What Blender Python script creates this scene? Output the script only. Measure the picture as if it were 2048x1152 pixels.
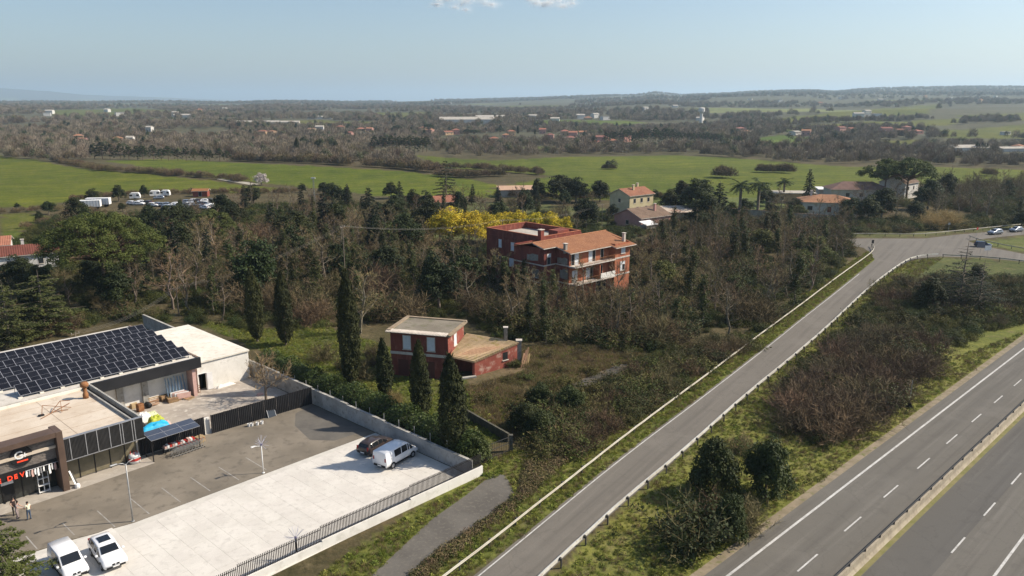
import bpy, bmesh, math, random
import numpy as np
from mathutils import Vector, Matrix
from math import radians as R, sin, cos, pi

for o in list(bpy.data.objects):
    bpy.data.objects.remove(o)
SC = bpy.context.scene
COL = SC.collection

# ------------------------------------------------------------------ camera, sky, sun, exposure
HAZE_D = 9.5e-5
CAM_H, FPX, PITCH = 36.5, 1540.0, R(13.55)
cd = bpy.data.cameras.new('camera'); cam = bpy.data.objects.new('camera', cd); COL.objects.link(cam)
cam.location = (0, 0, CAM_H); cam.rotation_euler = (R(90) - PITCH, 0, 0)
cd.sensor_width = 36.0; cd.lens = 36.0 * FPX / 2048.0; cd.clip_start = 0.5; cd.clip_end = 90000
SC.camera = cam
SUN_EL, SUN_AZ = R(40.5), R(81.0)            # azimuth clockwise from the viewing direction (+Y)
W = bpy.data.worlds.new('World'); SC.world = W; W.use_nodes = True
nt = W.node_tree; bg = nt.nodes['Background']
sky = nt.nodes.new('ShaderNodeTexSky'); sky.sky_type = 'NISHITA'; sky.sun_disc = False
sky.sun_elevation = SUN_EL; sky.sun_rotation = SUN_AZ
sky.altitude = 100; sky.air_density = 1.0; sky.dust_density = 1.4; sky.ozone_density = 2.5
nt.links.new(sky.outputs[0], bg.inputs[0]); bg.inputs[1].default_value = 0.10
sd = bpy.data.lights.new('sun', 'SUN'); sd.energy = 5.0; sd.angle = R(0.55); sd.color = (1.0, 0.90, 0.76)
sun = bpy.data.objects.new('sun', sd); COL.objects.link(sun)
SUND = Vector((sin(SUN_AZ) * cos(SUN_EL), cos(SUN_AZ) * cos(SUN_EL), sin(SUN_EL)))
sun.rotation_euler = SUND.to_track_quat('Z', 'Y').to_euler(); sun.location = SUND * 300
SC.view_settings.view_transform = 'Standard'; SC.view_settings.look = 'None'
SC.view_settings.gamma = 1; SC.view_settings.exposure = 0.44; SC.view_settings.use_curve_mapping = False
SC.render.engine = 'CYCLES'
cy = SC.cycles
cy.max_bounces = 5; cy.diffuse_bounces = 2; cy.glossy_bounces = 2; cy.transmission_bounces = 2
cy.transparent_max_bounces = 6; cy.volume_bounces = 1; cy.use_denoising = True; cy.denoiser = 'OPENIMAGEDENOISE'; cy.denoising_input_passes = 'RGB_ALBEDO_NORMAL'; cy.denoising_prefilter = 'ACCURATE'
cy.caustics_reflective = False; cy.caustics_refractive = False

# ------------------------------------------------------------------ helpers
def G(px, py, z=0.0):
    """a point of the photograph (2048 x 1152) on the level z"""
    a = (px - 1024) / FPX; b = (py - 576) / FPX
    dy = cos(PITCH) - b * sin(PITCH); dz = -sin(PITCH) - b * cos(PITCH)
    t = (z - CAM_H) / dz
    return Vector((a * t, dy * t, z))
def hgt(y, py):
    """height of what shows at row py when it stands y metres away"""
    return CAM_H - y * math.tan(PITCH + math.atan((py - 576) / FPX))

class MB:
    """collects verts and faces of one mesh"""
    def __init__(s): s.v = []; s.f = []
    def add(s, vs, fs):
        n = len(s.v); s.v += [tuple(p) for p in vs]; s.f += [tuple(i + n for i in f) for f in fs]; return s
    def box(s, x0, x1, y0, y1, z0, z1):
        return s.add([(x0,y0,z0),(x1,y0,z0),(x1,y1,z0),(x0,y1,z0),(x0,y0,z1),(x1,y0,z1),(x1,y1,z1),(x0,y1,z1)],
                     [(3,2,1,0),(4,5,6,7),(0,1,5,4),(1,2,6,5),(2,3,7,6),(3,0,4,7)])
    def prism(s, poly, z0, z1):
        n = len(poly)
        zs0 = z0 if hasattr(z0, '__len__') else [z0] * n; zs1 = z1 if hasattr(z1, '__len__') else [z1] * n
        vs = [(p[0], p[1], zs0[i]) for i, p in enumerate(poly)] + [(p[0], p[1], zs1[i]) for i, p in enumerate(poly)]
        fs = [tuple(range(n - 1, -1, -1)), tuple(range(n, 2 * n))] + [(i, (i+1) % n, (i+1) % n + n, i + n) for i in range(n)]
        return s.add(vs, fs)
    def poly(s, pts): return s.add(pts, [tuple(range(len(pts)))])
    def bar(s, a, b, w, h=None):
        a = Vector(a); b = Vector(b); d = (b - a).normalized(); h = h or w
        up = Vector((0,0,1)) if abs(d.z) < .95 else Vector((1,0,0))
        x = d.cross(up).normalized() * w / 2; y = x.normalized().cross(d).normalized() * h / 2
        vs = [p + sx * x + sy * y for p in (a, b) for sx, sy in ((-1,-1),(1,-1),(1,1),(-1,1))]
        return s.add(vs, [(3,2,1,0),(4,5,6,7),(0,1,5,4),(1,2,6,5),(2,3,7,6),(3,0,4,7)])
    def tube(s, pts, rad, n=6, cap=True):
        pts = [Vector(p) for p in pts]; rad = rad if hasattr(rad, '__len__') else [rad] * len(pts)
        vs = []; 
        for i, p in enumerate(pts):
            d = (pts[min(i+1, len(pts)-1)] - pts[max(i-1, 0)]).normalized()
            up = Vector((0,0,1)) if abs(d.z) < .9 else Vector((1,0,0))
            x = d.cross(up).normalized(); y = x.cross(d).normalized()
            vs += [p + (x * cos(2*pi*k/n) + y * sin(2*pi*k/n)) * rad[i] for k in range(n)]
        fs = [(i*n+k, i*n+(k+1)%n, (i+1)*n+(k+1)%n, (i+1)*n+k) for i in range(len(pts)-1) for k in range(n)]
        if cap: fs += [tuple(range(n-1,-1,-1)), tuple(range((len(pts)-1)*n, len(pts)*n))]
        return s.add(vs, fs)
    def lathe(s, prof, n=12, c=(0,0,0)):
        vs = [(c[0]+r*cos(2*pi*k/n), c[1]+r*sin(2*pi*k/n), c[2]+z) for r, z in prof for k in range(n)]
        fs = [(i*n+k, i*n+(k+1)%n, (i+1)*n+(k+1)%n, (i+1)*n+k) for i in range(len(prof)-1) for k in range(n)]
        fs += [tuple(range(n-1,-1,-1)), tuple(range((len(prof)-1)*n, len(prof)*n))]
        return s.add(vs, fs)
    def mesh(s, name, mat, smooth=False):
        me = bpy.data.meshes.new(name); me.from_pydata(s.v, [], s.f); me.materials.append(mat)
        if smooth: me.shade_smooth()
        return me
    def build(s, name, mat, parent=None, smooth=False, bevel=0):
        if bevel:
            me = s.mesh(name, mat); bm = bmesh.new(); bm.from_mesh(me)
            bmesh.ops.bevel(bm, geom=bm.edges[:], offset=bevel, segments=1, affect='EDGES'); bm.to_mesh(me); bm.free()
            return link(name, me, parent)
        return link(name, s.mesh(name, mat, smooth), parent)
def link(name, me, parent=None, loc=None, rz=0, scale=None):
    o = bpy.data.objects.new(name, me); COL.objects.link(o)
    if parent: o.parent = parent
    if loc is not None: o.location = loc
    if rz: o.rotation_euler = (0, 0, rz)
    if scale: o.scale = scale
    return o
def tag(o, label=None, cat=None, group=None, kind=None):
    if label: o['label'] = label
    if cat: o['category'] = cat
    if group: o['group'] = group
    if kind: o['kind'] = kind
    return o
def thing(name, label, cat, loc=(0,0,0), rz=0, group=None, scale=None):
    o = bpy.data.objects.new(name, None); COL.objects.link(o); o.empty_display_size = .3
    o.location = loc; o.rotation_euler = (0, 0, rz)
    if scale: o.scale = scale
    return tag(o, label, cat, group)
def copy_tree(o, parent=None):
    c = o.copy(); COL.objects.link(c); c.parent = parent
    for ch in list(o.children): copy_tree(ch, c)
    return c
def struct(o): o['kind'] = 'structure'; return o
def np_mesh(name, V, F, mat, attrs=None, smooth=False):
    """numpy verts (n,3) and equal-sized faces (m,k) -> mesh"""
    me = bpy.data.meshes.new(name); V = np.asarray(V, np.float32); F = np.asarray(F, np.int32)
    me.vertices.add(len(V)); me.vertices.foreach_set('co', V.ravel())
    k = F.shape[1]; me.loops.add(F.size); me.loops.foreach_set('vertex_index', F.ravel())
    me.polygons.add(len(F)); me.polygons.foreach_set('loop_start', np.arange(0, F.size, k, dtype=np.int32))
    try: me.polygons.foreach_set('loop_total', np.full(len(F), k, np.int32))
    except Exception: pass
    me.materials.append(mat); me.update(calc_edges=True); me.validate()
    if smooth: me.shade_smooth()
    return me

# ------------------------------------------------------------------ materials
MATS = {}
def pm(name, c1, c2=None, scale=1.0, rough=.85, bump=0.0, bscale=None, metal=0.0, c3=None, scale2=None, rnd=0.0, coord='P', spec=.3, detail=5, contrast=(.35,.65), trans=0.0, stretch=None, coat=0):
    """procedural material: two or three colours mixed by noise, relief by noise, tint per object"""
    if name in MATS: return MATS[name]
    m = bpy.data.materials.new(name); MATS[name] = m; m.use_nodes = True; t = m.node_tree; N = t.nodes; L = t.links
    b = N['Principled BSDF']; b.inputs['Roughness'].default_value = rough; b.inputs['Metallic'].default_value = metal
    b.inputs['Specular IOR Level'].default_value = spec
    if coat: b.inputs['Coat Weight'].default_value = coat; b.inputs['Coat Roughness'].default_value = .08
    if coord == 'P': co = N.new('ShaderNodeNewGeometry').outputs['Position']
    else: co = N.new('ShaderNodeTexCoord').outputs['Object']
    if stretch:
        mp = N.new('ShaderNodeMapping'); mp.inputs['Scale'].default_value = stretch
        L.new(co, mp.inputs[0]); co = mp.outputs[0]
    def noise(sc, det=detail):
        n = N.new('ShaderNodeTexNoise'); n.inputs['Scale'].default_value = sc; n.inputs['Detail'].default_value = det
        n.inputs['Roughness'].default_value = .62; L.new(co, n.inputs['Vector']); return n.outputs[0]
    def mix(f, a, bb):
        x = N.new('ShaderNodeMix'); x.data_type = 'RGBA'
        L.new(f, x.inputs[0])
        for s, c in ((6, a), (7, bb)):
            if isinstance(c, tuple): x.inputs[s].default_value = (*c, 1)
            else: L.new(c, x.inputs[s])
        return x.outputs[2]
    def ramp(f, lo, hi):
        r = N.new('ShaderNodeMapRange'); r.interpolation_type = 'SMOOTHSTEP'
        r.inputs[1].default_value = lo; r.inputs[2].default_value = hi; L.new(f, r.inputs[0]); return r.outputs[0]
    out = c1
    if c2: out = mix(ramp(noise(scale), *contrast), c1, c2)
    if c3: out = mix(ramp(noise(scale2 or scale * 5), .5, .72), out, c3)
    if rnd:
        oi = N.new('ShaderNodeObjectInfo'); r = N.new('ShaderNodeMapRange'); r.inputs[3].default_value = 1 - rnd; r.inputs[4].default_value = 1 + rnd
        L.new(oi.outputs['Random'], r.inputs[0])
        h = N.new('ShaderNodeHueSaturation')
        L.new(r.outputs[0], h.inputs['Value'])
        r2 = N.new('ShaderNodeMapRange'); r2.inputs[3].default_value = .5 - rnd * .1; r2.inputs[4].default_value = .5 + rnd * .1
        mm = N.new('ShaderNodeMath'); mm.operation = 'FRACT'; m2 = N.new('ShaderNodeMath'); m2.operation = 'MULTIPLY'; m2.inputs[1].default_value = 17.3
        L.new(oi.outputs['Random'], m2.inputs[0]); L.new(m2.outputs[0], mm.inputs[0]); L.new(mm.outputs[0], r2.inputs[0]); L.new(r2.outputs[0], h.inputs['Hue'])
        if isinstance(out, tuple): h.inputs['Color'].default_value = (*out, 1)
        else: L.new(out, h.inputs['Color'])
        out = h.outputs[0]
    if isinstance(out, tuple): b.inputs['Base Color'].default_value = (*out, 1)
    else: L.new(out, b.inputs['Base Color'])
    if bump:
        bp = N.new('ShaderNodeBump'); bp.inputs['Strength'].default_value = 1.0; bp.inputs['Distance'].default_value = bump
        L.new(noise(bscale or scale * 6, 4), bp.inputs['Height']); L.new(bp.outputs[0], b.inputs['Normal'])
    if trans:
        tr = N.new('ShaderNodeBsdfTranslucent'); ms = N.new('ShaderNodeMixShader'); ms.inputs[0].default_value = trans
        if isinstance(out, tuple): tr.inputs[0].default_value = (*out, 1)
        else: L.new(out, tr.inputs[0])
        L.new(b.outputs[0], ms.inputs[1]); L.new(tr.outputs[0], ms.inputs[2]); L.new(ms.outputs[0], N['Material Output'].inputs[0])
    return m
def em(name, c, s):
    m = bpy.data.materials.new(name); m.use_nodes = True; b = m.node_tree.nodes['Principled BSDF']
    b.inputs['Base Color'].default_value = (*c, 1); b.inputs['Emission Color'].default_value = (*c, 1); b.inputs['Emission Strength'].default_value = s
    return m
M = dict(
 asphalt=pm('road asphalt', (.158,.143,.122), (.190,.172,.148), .12, .9, .004, 30, c3=(.130,.118,.102), scale2=2.5, stretch=(1,1,1)),
 asphalt_hw=pm('highway asphalt', (.140,.130,.113), (.168,.156,.136), .1, .9, .004, 30, c3=(.116,.108,.095), scale2=1.3),
 asphalt_lot=pm('lot asphalt', (.158,.135,.104), (.22,.188,.145), .16, .92, .006, 20, c3=(.125,.108,.085), scale2=.9),
 asphalt_old=pm('old drive asphalt', (.095,.086,.074), (.125,.114,.098), .3, .95, .008, 15, c3=(.155,.14,.115), scale2=3),
 slab=pm('pale concrete slab', (.555,.52,.465), (.62,.585,.525), .35, .8, .003, 12, c3=(.50,.47,.42), scale2=1.7, rnd=.025),
 yard=pm('yard concrete', (.42,.37,.31), (.30,.26,.22), .22, .92, .01, 8, c3=(.55,.50,.43), scale2=1.1),
 line=pm('worn road paint', (.54,.53,.50), (.42,.41,.385), .8, .85, 0, c3=(.24,.23,.21), scale2=4),
 line_faint=pm('worn parking paint', (.34,.32,.29), (.24,.22,.19), 1.5, .9),
 concrete=pm('weathered concrete', (.42,.40,.36), (.30,.285,.255), .6, .9, .004, 12, c3=(.20,.19,.165), scale2=2.2),
 whitewall=pm('white wall plaster', (.74,.71,.65), (.66,.63,.57), .5, .9, .002, 20, c3=(.58,.55,.49), scale2=1.1),
 white_roof=pm('white roof coating', (.74,.70,.61), (.66,.61,.52), .3, .85, .003, 10, c3=(.56,.50,.41), scale2=1.2),
 beige_roof=pm('beige roof membrane', (.52,.43,.33), (.60,.52,.42), .25, .85, .003, 8, c3=(.46,.37,.28), scale2=.8),
 black_metal=pm('black sheet metal', (.012,.012,.014), (.02,.02,.022), .6, .5, 0, spec=.4),
 dark_clad=pm('dark corrugated cladding', (.035,.033,.032), (.05,.047,.045), .8, .55, 0, spec=.4),
 alu=pm('grey aluminium', (.45,.45,.46), (.36,.36,.37), 2, .45, 0, metal=.6),
 brown=pm('brown portal cladding', (.085,.055,.04), (.11,.072,.053), .7, .55, 0),
 slate=pm('dark split stone', (.13,.11,.095), (.22,.19,.165), 3.5, .85, .03, 5, stretch=(1,1,4)),
 glass=pm('dark shop glass', (.02,.024,.024), (.035,.038,.034), .5, .06, 0, spec=.6),
 winglass=pm('window glass', (.03,.035,.04), None, 1, .08, 0, spec=.6),
 pv=pm('solar cell glass', (.008,.008,.011), (.013,.013,.017), 1.2, .3, 0, spec=.25),
 pvframe=pm('solar panel frame', (.42,.42,.44), None, 1, .4, 0, metal=.5),
 white=pm('white paint', (.78,.77,.75), (.70,.69,.66), 1, .6),
 red_sign=em('red sign letters', (.85,.06,.02), .35),
 black=pm('black plastic', (.012,.012,.013), None, 1, .6),
 steel=pm('galvanised steel', (.42,.42,.41), (.32,.32,.31), 2, .5, 0, metal=.5),
 rail=pm('weathered guardrail steel', (.44,.42,.35), (.36,.33,.26), .7, .6, 0, metal=.15, c3=(.36,.30,.22), scale2=3),
 post=pm('dark steel post', (.05,.048,.045), None, 1, .7),
 redwall=pm('faded red plaster', (.215,.058,.040), (.145,.042,.032), .7, .92, .004, 9, c3=(.27,.10,.072), scale2=1.9, stretch=(1,1,.28)),
 redbrick=pm('orange red brick wall', (.36,.125,.062), (.28,.09,.048), .6, .92, .004, 14, c3=(.42,.18,.10), scale2=3, stretch=(1,1,.35)),
 redworn=pm('flaking red plaster', (.27,.075,.05), (.21,.055,.04), .5, .93, .006, 9, c3=(.46,.34,.27), scale2=.9),
 plaster=pm('bare grey plaster', (.30,.27,.23), (.22,.20,.17), .8, .93, .004, 9, c3=(.38,.34,.29), scale2=2.5),
 band=pm('pale string course', (.60,.54,.47), (.48,.42,.36), 1.2, .9),
 shutter=pm('white roller shutter', (.66,.69,.72), (.58,.61,.64), 2, .7),
 tile=pm('orange roof tiles', (.34,.155,.075), (.26,.115,.058), .55, .9, 0, c3=(.42,.22,.12), scale2=3.5, contrast=(.3,.7)),
 tile_old=pm('mossy old roof tiles', (.58,.44,.27), (.46,.34,.20), .5, .93, 0, c3=(.36,.30,.09), scale2=1.1, contrast=(.3,.7)),
 tile_far=pm('terracotta roof tiles', (.32,.14,.08), (.25,.11,.065), .4, .9, 0, c3=(.38,.20,.12), scale2=1.5, rnd=.15),
 tile_brown=pm('brown roof tiles', (.20,.135,.095), (.15,.10,.07), .5, .9, 0, c3=(.26,.18,.12), scale2=2),
 roof_grey=pm('mossy flat roof', (.165,.142,.108), (.225,.195,.15), .35, .95, .01, 5, c3=(.13,.125,.07), scale2=.9),
 roof_light=pm('weathered terrace roof', (.42,.385,.33), (.32,.29,.245), .4, .95, .004, 8, c3=(.52,.48,.42), scale2=1.5),
 wood=pm('raw pallet wood', (.36,.23,.125), (.26,.165,.09), 2.5, .9, rnd=.2),
 card=pm('brown cardboard', (.38,.27,.16), (.30,.21,.12), 2, .9, rnd=.15),
 rust=pm('rusty steel', (.20,.085,.035), (.30,.14,.06), 3, .9),
 blue_sheet=pm('bright blue sheet', (.02,.33,.58), (.03,.42,.68), 1.5, .5),
 teal=pm('teal sheet', (.05,.38,.36), None, 1, .6),
 lime=pm('lime green tarpaulin', (.42,.46,.05), (.34,.38,.04), 2, .6),
 pink=pm('pinkish board', (.55,.36,.31), (.48,.31,.27), 2, .8),
 tyre=pm('tyre rubber', (.015,.015,.015), None, 1, .85),
 car_white=pm('white car paint', (.76,.76,.76), None, 1, .3, 0, coat=.6),
 car_dark=pm('dark brown car paint', (.045,.032,.028), None, 1, .3, 0, coat=.6),
 car_silver=pm('silver car paint', (.30,.33,.38), None, 1, .3, 0, metal=.5, coat=.5),
 carglass=pm('dark car glass', (.010,.012,.014), None, 1, .05, 0, spec=.6),
 bark=pm('grey brown bark', (.21,.175,.13), (.13,.105,.08), 4, .95, .01, 8, rnd=.25, coord='O'),
 bark_pine=pm('pine bark', (.15,.09,.06), (.09,.06,.045), 3, .95, rnd=.2, coord='O'),
 twig=pm('bare brown twigs', (.185,.136,.070), (.130,.097,.052), .6, .95, rnd=.30),
 twig_red=pm('reddish bare twigs', (.158,.116,.068), (.112,.084,.051), .6, .95, rnd=.25),
 twig_pale=pm('pale straw twigs', (.27,.205,.10), (.20,.150,.075), .6, .95, rnd=.25),
 ivy=pm('dark ivy leaves', (.032,.043,.009), (.056,.067,.013), .5, .7, trans=.2, rnd=.3),
 evergreen=pm('dark evergreen leaves', (.019,.028,.006), (.036,.047,.009), .45, .7, trans=.2, rnd=.3),
 laurel=pm('hedge leaves', (.040,.062,.012), (.064,.090,.018), .6, .6, trans=.2, rnd=.2),
 pine=pm('stone pine needles', (.060,.080,.017), (.098,.118,.026), .35, .75, trans=.2, rnd=.15),
 cypress=pm('cypress foliage', (.023,.029,.007), (.042,.048,.011), .5, .8, trans=.15, rnd=.2),
 cedar=pm('cedar needles', (.056,.066,.019), (.098,.104,.028), .4, .8, trans=.2, rnd=.2),
 conifer=pm('blue green conifer needles', (.018,.029,.012), (.030,.044,.017), .4, .8, trans=.2, rnd=.2),
 bramble=pm('bramble leaves', (.066,.080,.017), (.102,.100,.025), .3, .8, trans=.25, rnd=.3),
 olive=pm('yellowish olive leaves', (.105,.115,.030), (.075,.09,.028), .4, .8, trans=.25, rnd=.3),
 mimosa=pm('yellow mimosa blossom', (.64,.48,.02), (.40,.36,.03), .7, .8, c3=(.09,.11,.025), scale2=1.1, trans=.2, rnd=.15),
 blossom=pm('white blossom', (.55,.50,.48), (.42,.36,.33), .8, .8, trans=.2),
 palm=pm('palm fronds', (.06,.085,.028), (.04,.06,.02), .8, .7, trans=.2),
 reed=pm('dry golden reeds', (.36,.27,.12), (.27,.20,.09), .6, .9, trans=.2, rnd=.15),
 grass=pm('verge grass blades', (.16,.195,.030), (.23,.235,.050), .25, .85, trans=.3, rnd=.2),
 drygrass=pm('dry grass blades', (.25,.19,.095), (.18,.138,.07), .25, .9, trans=.25, rnd=.2),
 skin=pm('skin', (.48,.29,.21), None, 1, .6),
)

M['far_wood'] = pm('far bare wood', (.245,.198,.138), (.19,.156,.112), .02, .95, rnd=.14)
M['far_green'] = pm('far evergreen wood', (.066,.074,.034), (.090,.094,.044), .02, .95, rnd=.14)
M['bush_leaf'] = pm('bank bush leaves', (.030,.041,.009), (.056,.070,.015), .6, .7, trans=.2, rnd=.15)
def road_mat(name, ang, base, dark, light):
    """asphalt with wheel tracks and mends drawn out along the road, fine grain and cracks"""
    m = bpy.data.materials.new(name); m.use_nodes = True; t = m.node_tree; N = t.nodes; L = t.links; b = N['Principled BSDF']; b.inputs['Roughness'].default_value = .88; b.inputs['Specular IOR Level'].default_value = .25
    co = N.new('ShaderNodeNewGeometry').outputs['Position']; mp = N.new('ShaderNodeMapping'); mp.vector_type = 'TEXTURE'; mp.inputs['Rotation'].default_value = (0, 0, ang); mp.inputs['Scale'].default_value = (45, 1.3, 1); L.new(co, mp.inputs[0])
    prev = None
    def layer(vec, sc, det, lo, hi, col, amt):
        nonlocal prev
        n = N.new('ShaderNodeTexNoise'); n.inputs['Scale'].default_value = sc; n.inputs['Detail'].default_value = det; n.inputs['Roughness'].default_value = .6; L.new(vec, n.inputs['Vector'])
        r = N.new('ShaderNodeMapRange'); r.interpolation_type = 'SMOOTHSTEP'; r.inputs[1].default_value = lo; r.inputs[2].default_value = hi; r.inputs[4].default_value = amt; L.new(n.outputs[0], r.inputs[0])
        x = N.new('ShaderNodeMix'); x.data_type = 'RGBA'; L.new(r.outputs[0], x.inputs[0]); x.inputs[7].default_value = (*col, 1)
        if prev is None: x.inputs[6].default_value = (*base, 1)
        else: L.new(prev, x.inputs[6])
        prev = x.outputs[2]
    layer(mp.outputs[0], 1.0, 3, .45, .68, dark, .8); layer(mp.outputs[0], 1.7, 3, .52, .72, light, .7); layer(co, .11, 4, .5, .7, light, .5); layer(co, .6, 6, .52, .75, dark, .55); layer(co, 9, 4, .4, .7, dark, .35)
    v = N.new('ShaderNodeTexVoronoi'); v.feature = 'DISTANCE_TO_EDGE'; v.inputs['Scale'].default_value = .22
    nz = N.new('ShaderNodeTexNoise'); nz.inputs['Scale'].default_value = 1.2; L.new(co, nz.inputs['Vector']); va = N.new('ShaderNodeVectorMath'); va.operation = 'MULTIPLY_ADD'; L.new(nz.outputs[1], va.inputs[0]); va.inputs[1].default_value = (1.4, 1.4, 0); L.new(co, va.inputs[2]); L.new(va.outputs[0], v.inputs['Vector'])
    r = N.new('ShaderNodeMapRange'); r.inputs[1].default_value = .004; r.inputs[2].default_value = .012; r.inputs[3].default_value = .16; r.inputs[4].default_value = 0; L.new(v.outputs[0], r.inputs[0])
    x = N.new('ShaderNodeMix'); x.data_type = 'RGBA'; L.new(r.outputs[0], x.inputs[0]); L.new(prev, x.inputs[6]); x.inputs[7].default_value = (*[c*.5 for c in dark], 1); L.new(x.outputs[2], b.inputs['Base Color']); MATS[name] = m; return m
M['asphalt'] = road_mat('slip road asphalt', R(55.5), (.150,.135,.114), (.112,.101,.086), (.19,.172,.147))
M['asphalt_hw'] = road_mat('highway asphalt streaked', R(43.5), (.128,.118,.101), (.096,.088,.076), (.158,.146,.126))
M['asphalt_hw2'] = road_mat('older dark highway asphalt', R(43.5), (.100,.094,.084), (.078,.073,.066), (.130,.122,.108))
M['pine_dark'] = pm('dark stone pine needles', (.056,.074,.013), (.098,.115,.022), .35, .75, trans=.2)
# ------------------------------------------------------------------ the land
def smooth(a, b, x):
    t = np.clip((x - a) / (b - a), 0, 1); return t * t * (3 - 2 * t)
_rg = np.random.default_rng(5)
_WV = [(_rg.uniform(0, 2*pi), _rg.uniform(0, 2*pi)) for _ in range(24)]
def waves(x, y, lam, k0, n=6):
    s = 0
    for i in range(n):
        a, ph = _WV[(k0 + i) % 24]; l = lam * (.7 + .13 * i)
        s = s + np.sin((x * cos(a) + y * sin(a)) * 2 * pi / l + ph)
    return s / n * 1.6
SKX = np.array([-1500,-600,0,200,330,480,560,700,820,900,1000,1130,1270,1300,1350,1500,1600,1650,1720,1800,1900,2048,2700,3600], float)
SKA = np.array([.010,.008,.001,.0,.0005,-.001,.001,.0,.001,.002,.003,.0065,.0085,.0112,.009,.0125,.0142,.0122,.0152,.0162,.0172,.017,.017,.012])
def land(x, y):
    x = np.asarray(x, float); y = np.asarray(y, float)
    r = np.hypot(x, y); front = np.clip(y / np.maximum(r, 1), .05, 1)
    px = 1024 + FPX * np.clip(x / np.maximum(y, r * .05), -3, 3)
    ang = np.interp(px, SKX, SKA); R0 = 6500.0
    top = CAM_H + R0 * ang
    t = np.clip((r - 900) / (R0 - 900), 0, 1)
    h = np.maximum(top, 12) * t ** 1.12 * front ** .5
    h = h * (1 - .75 * smooth(R0, 12000, r))
    h = h + waves(x, y, 700, 0) * 5.0 * smooth(650, 1500, r) * (1 - smooth(4500, 6500, r) * .3)
    h = h + waves(x, y, 1900, 6) * 9.0 * smooth(1500, 3500, r) * (1 - smooth(5200, 6500, r) * .6)
    h = h + waves(x, y, 330, 12) * 2.2 * smooth(600, 1000, r)
    h = h - 3.0 * smooth(520, 700, r) * (1 - smooth(900, 1500, r))
    h = h + (waves(x, y, 160, 16) * 1.1 - .6) * smooth(300, 430, r)
    # distant mountains to the left
    m = smooth(15000, 19000, r) * (1 - smooth(21000, 26000, r))
    mp = np.interp(px, [-2500, -400, 0, 70, 200, 420, 700], [360, 350, 330, 300, 170, 90, 0])
    h = h + m * (mp + waves(x, y, 2500, 3) * 25 * (mp > 5))
    return h
def landz(x, y): return float(land(np.array([x]), np.array([y]))[0])
def GT(px, py):
    """a point of the photograph on the land, by marching along the line of sight"""
    a = (px - 1024) / FPX; b = (py - 576) / FPX
    d = np.array([a, cos(PITCH) - b * sin(PITCH), -sin(PITCH) - b * cos(PITCH)])
    t = np.geomspace(60, 20000, 1500); z = CAM_H + d[2] * t; g = land(d[0] * t, d[1] * t)
    k = np.argmax(z < g) if (z < g).any() else len(t) - 1
    return Vector((d[0] * t[k], d[1] * t[k], float(g[k])))
def pip(x, y, poly):
    """points inside polygon"""
    ins = np.zeros(np.shape(x), bool); n = len(poly)
    for i in range(n):
        x0, y0 = poly[i][:2]; x1, y1 = poly[(i + 1) % n][:2]
        if y0 == y1: continue
        c = ((y0 > y) != (y1 > y)) & (x < (x1 - x0) * (y - y0) / (y1 - y0) + x0)
        ins ^= c
    return ins
def PX(*pts): return [tuple(GT(*p)[:2]) for p in pts]

AX = R(47.5)                                   # the retail park, its walls and the highway share this direction
UX, VX = Vector((cos(AX), sin(AX), 0)), Vector((-sin(AX), cos(AX), 0))
SO = G(266, 1046)
def S(u, v, z=0): return SO + UX * u + VX * v + Vector((0, 0, z))

FIELDS = [  # (outline, colour of the crop)
 (PX((-300,308),(0,310),(110,328),(200,342),(310,350),(420,362),(500,372),(600,380),(480,386),(340,382),(230,388),(150,404),(60,414),(-200,420)), (0.088,0.104,0.011)),
 (PX((215,322),(330,318),(480,326),(640,334),(800,342),(900,352),(1000,372),(960,392),(760,392),(640,378),(500,364),(420,354),(300,342)), (0.085,0.106,0.011)),
 (PX((830,310),(1000,322),(1200,313),(1340,311),(1500,318),(1700,334),(2048,340),(2300,345),(2300,372),(2048,372),(1900,366),(1700,366),(1500,396),(1200,400),(950,394),(1010,372),(1110,352),(900,336)), (0.085,0.104,0.013)),
 (PX((0,432),(60,424),(110,440),(90,456),(0,464)), (0.091,0.098,0.017)), (PX((0,466),(80,462),(160,478),(150,492),(60,500),(0,500)), (0.063,0.084,0.013)),
 (PX((1500,243),(1650,226),(1760,217),(1880,208),(1860,226),(1720,240),(1580,247)), (0.096,0.104,0.019)),
 (PX((1520,256),(1700,246),(1850,240),(1960,236),(1900,250),(1700,258),(1560,262)), (0.091,0.100,0.018)),
 (PX((1860,262),(2048,250),(2200,250),(2200,276),(2048,278),(1880,276)), (0.091,0.100,0.018)),
 (PX((1480,278),(1560,270),(1660,278),(1640,284),(1520,286)), (0.074,0.112,0.015)), (PX((1750,282),(1860,280),(1900,292),(1780,296)), (0.096,0.100,0.019)),
 (PX((1440,290),(1560,286),(1660,296),(1500,302)), (0.096,0.095,0.019)), (PX((1900,232),(2048,226),(2200,226),(2200,240),(2048,242)), (0.091,0.098,0.019)),
 (PX((60,222),(260,216),(420,226),(200,236)), (0.085,0.095,0.018)), (PX((430,246),(640,240),(800,250),(560,256)), (0.107,0.106,0.026)),
 (PX((1060,246),(1180,240),(1300,246),(1150,254)), (0.079,0.106,0.017)), (PX((1020,296),(1110,292),(1120,304),(1030,306)), (0.074,0.100,0.015)),
 (PX((700,228),(850,224),(900,232),(760,236)), (0.096,0.100,0.019)), (PX((900,214),(1100,210),(1180,216),(980,220)), (0.091,0.095,0.019)),
 (PX((1880,312),(2048,312),(2200,314),(2200,322),(2048,322)), (0.085,0.095,0.018)),
]
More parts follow.
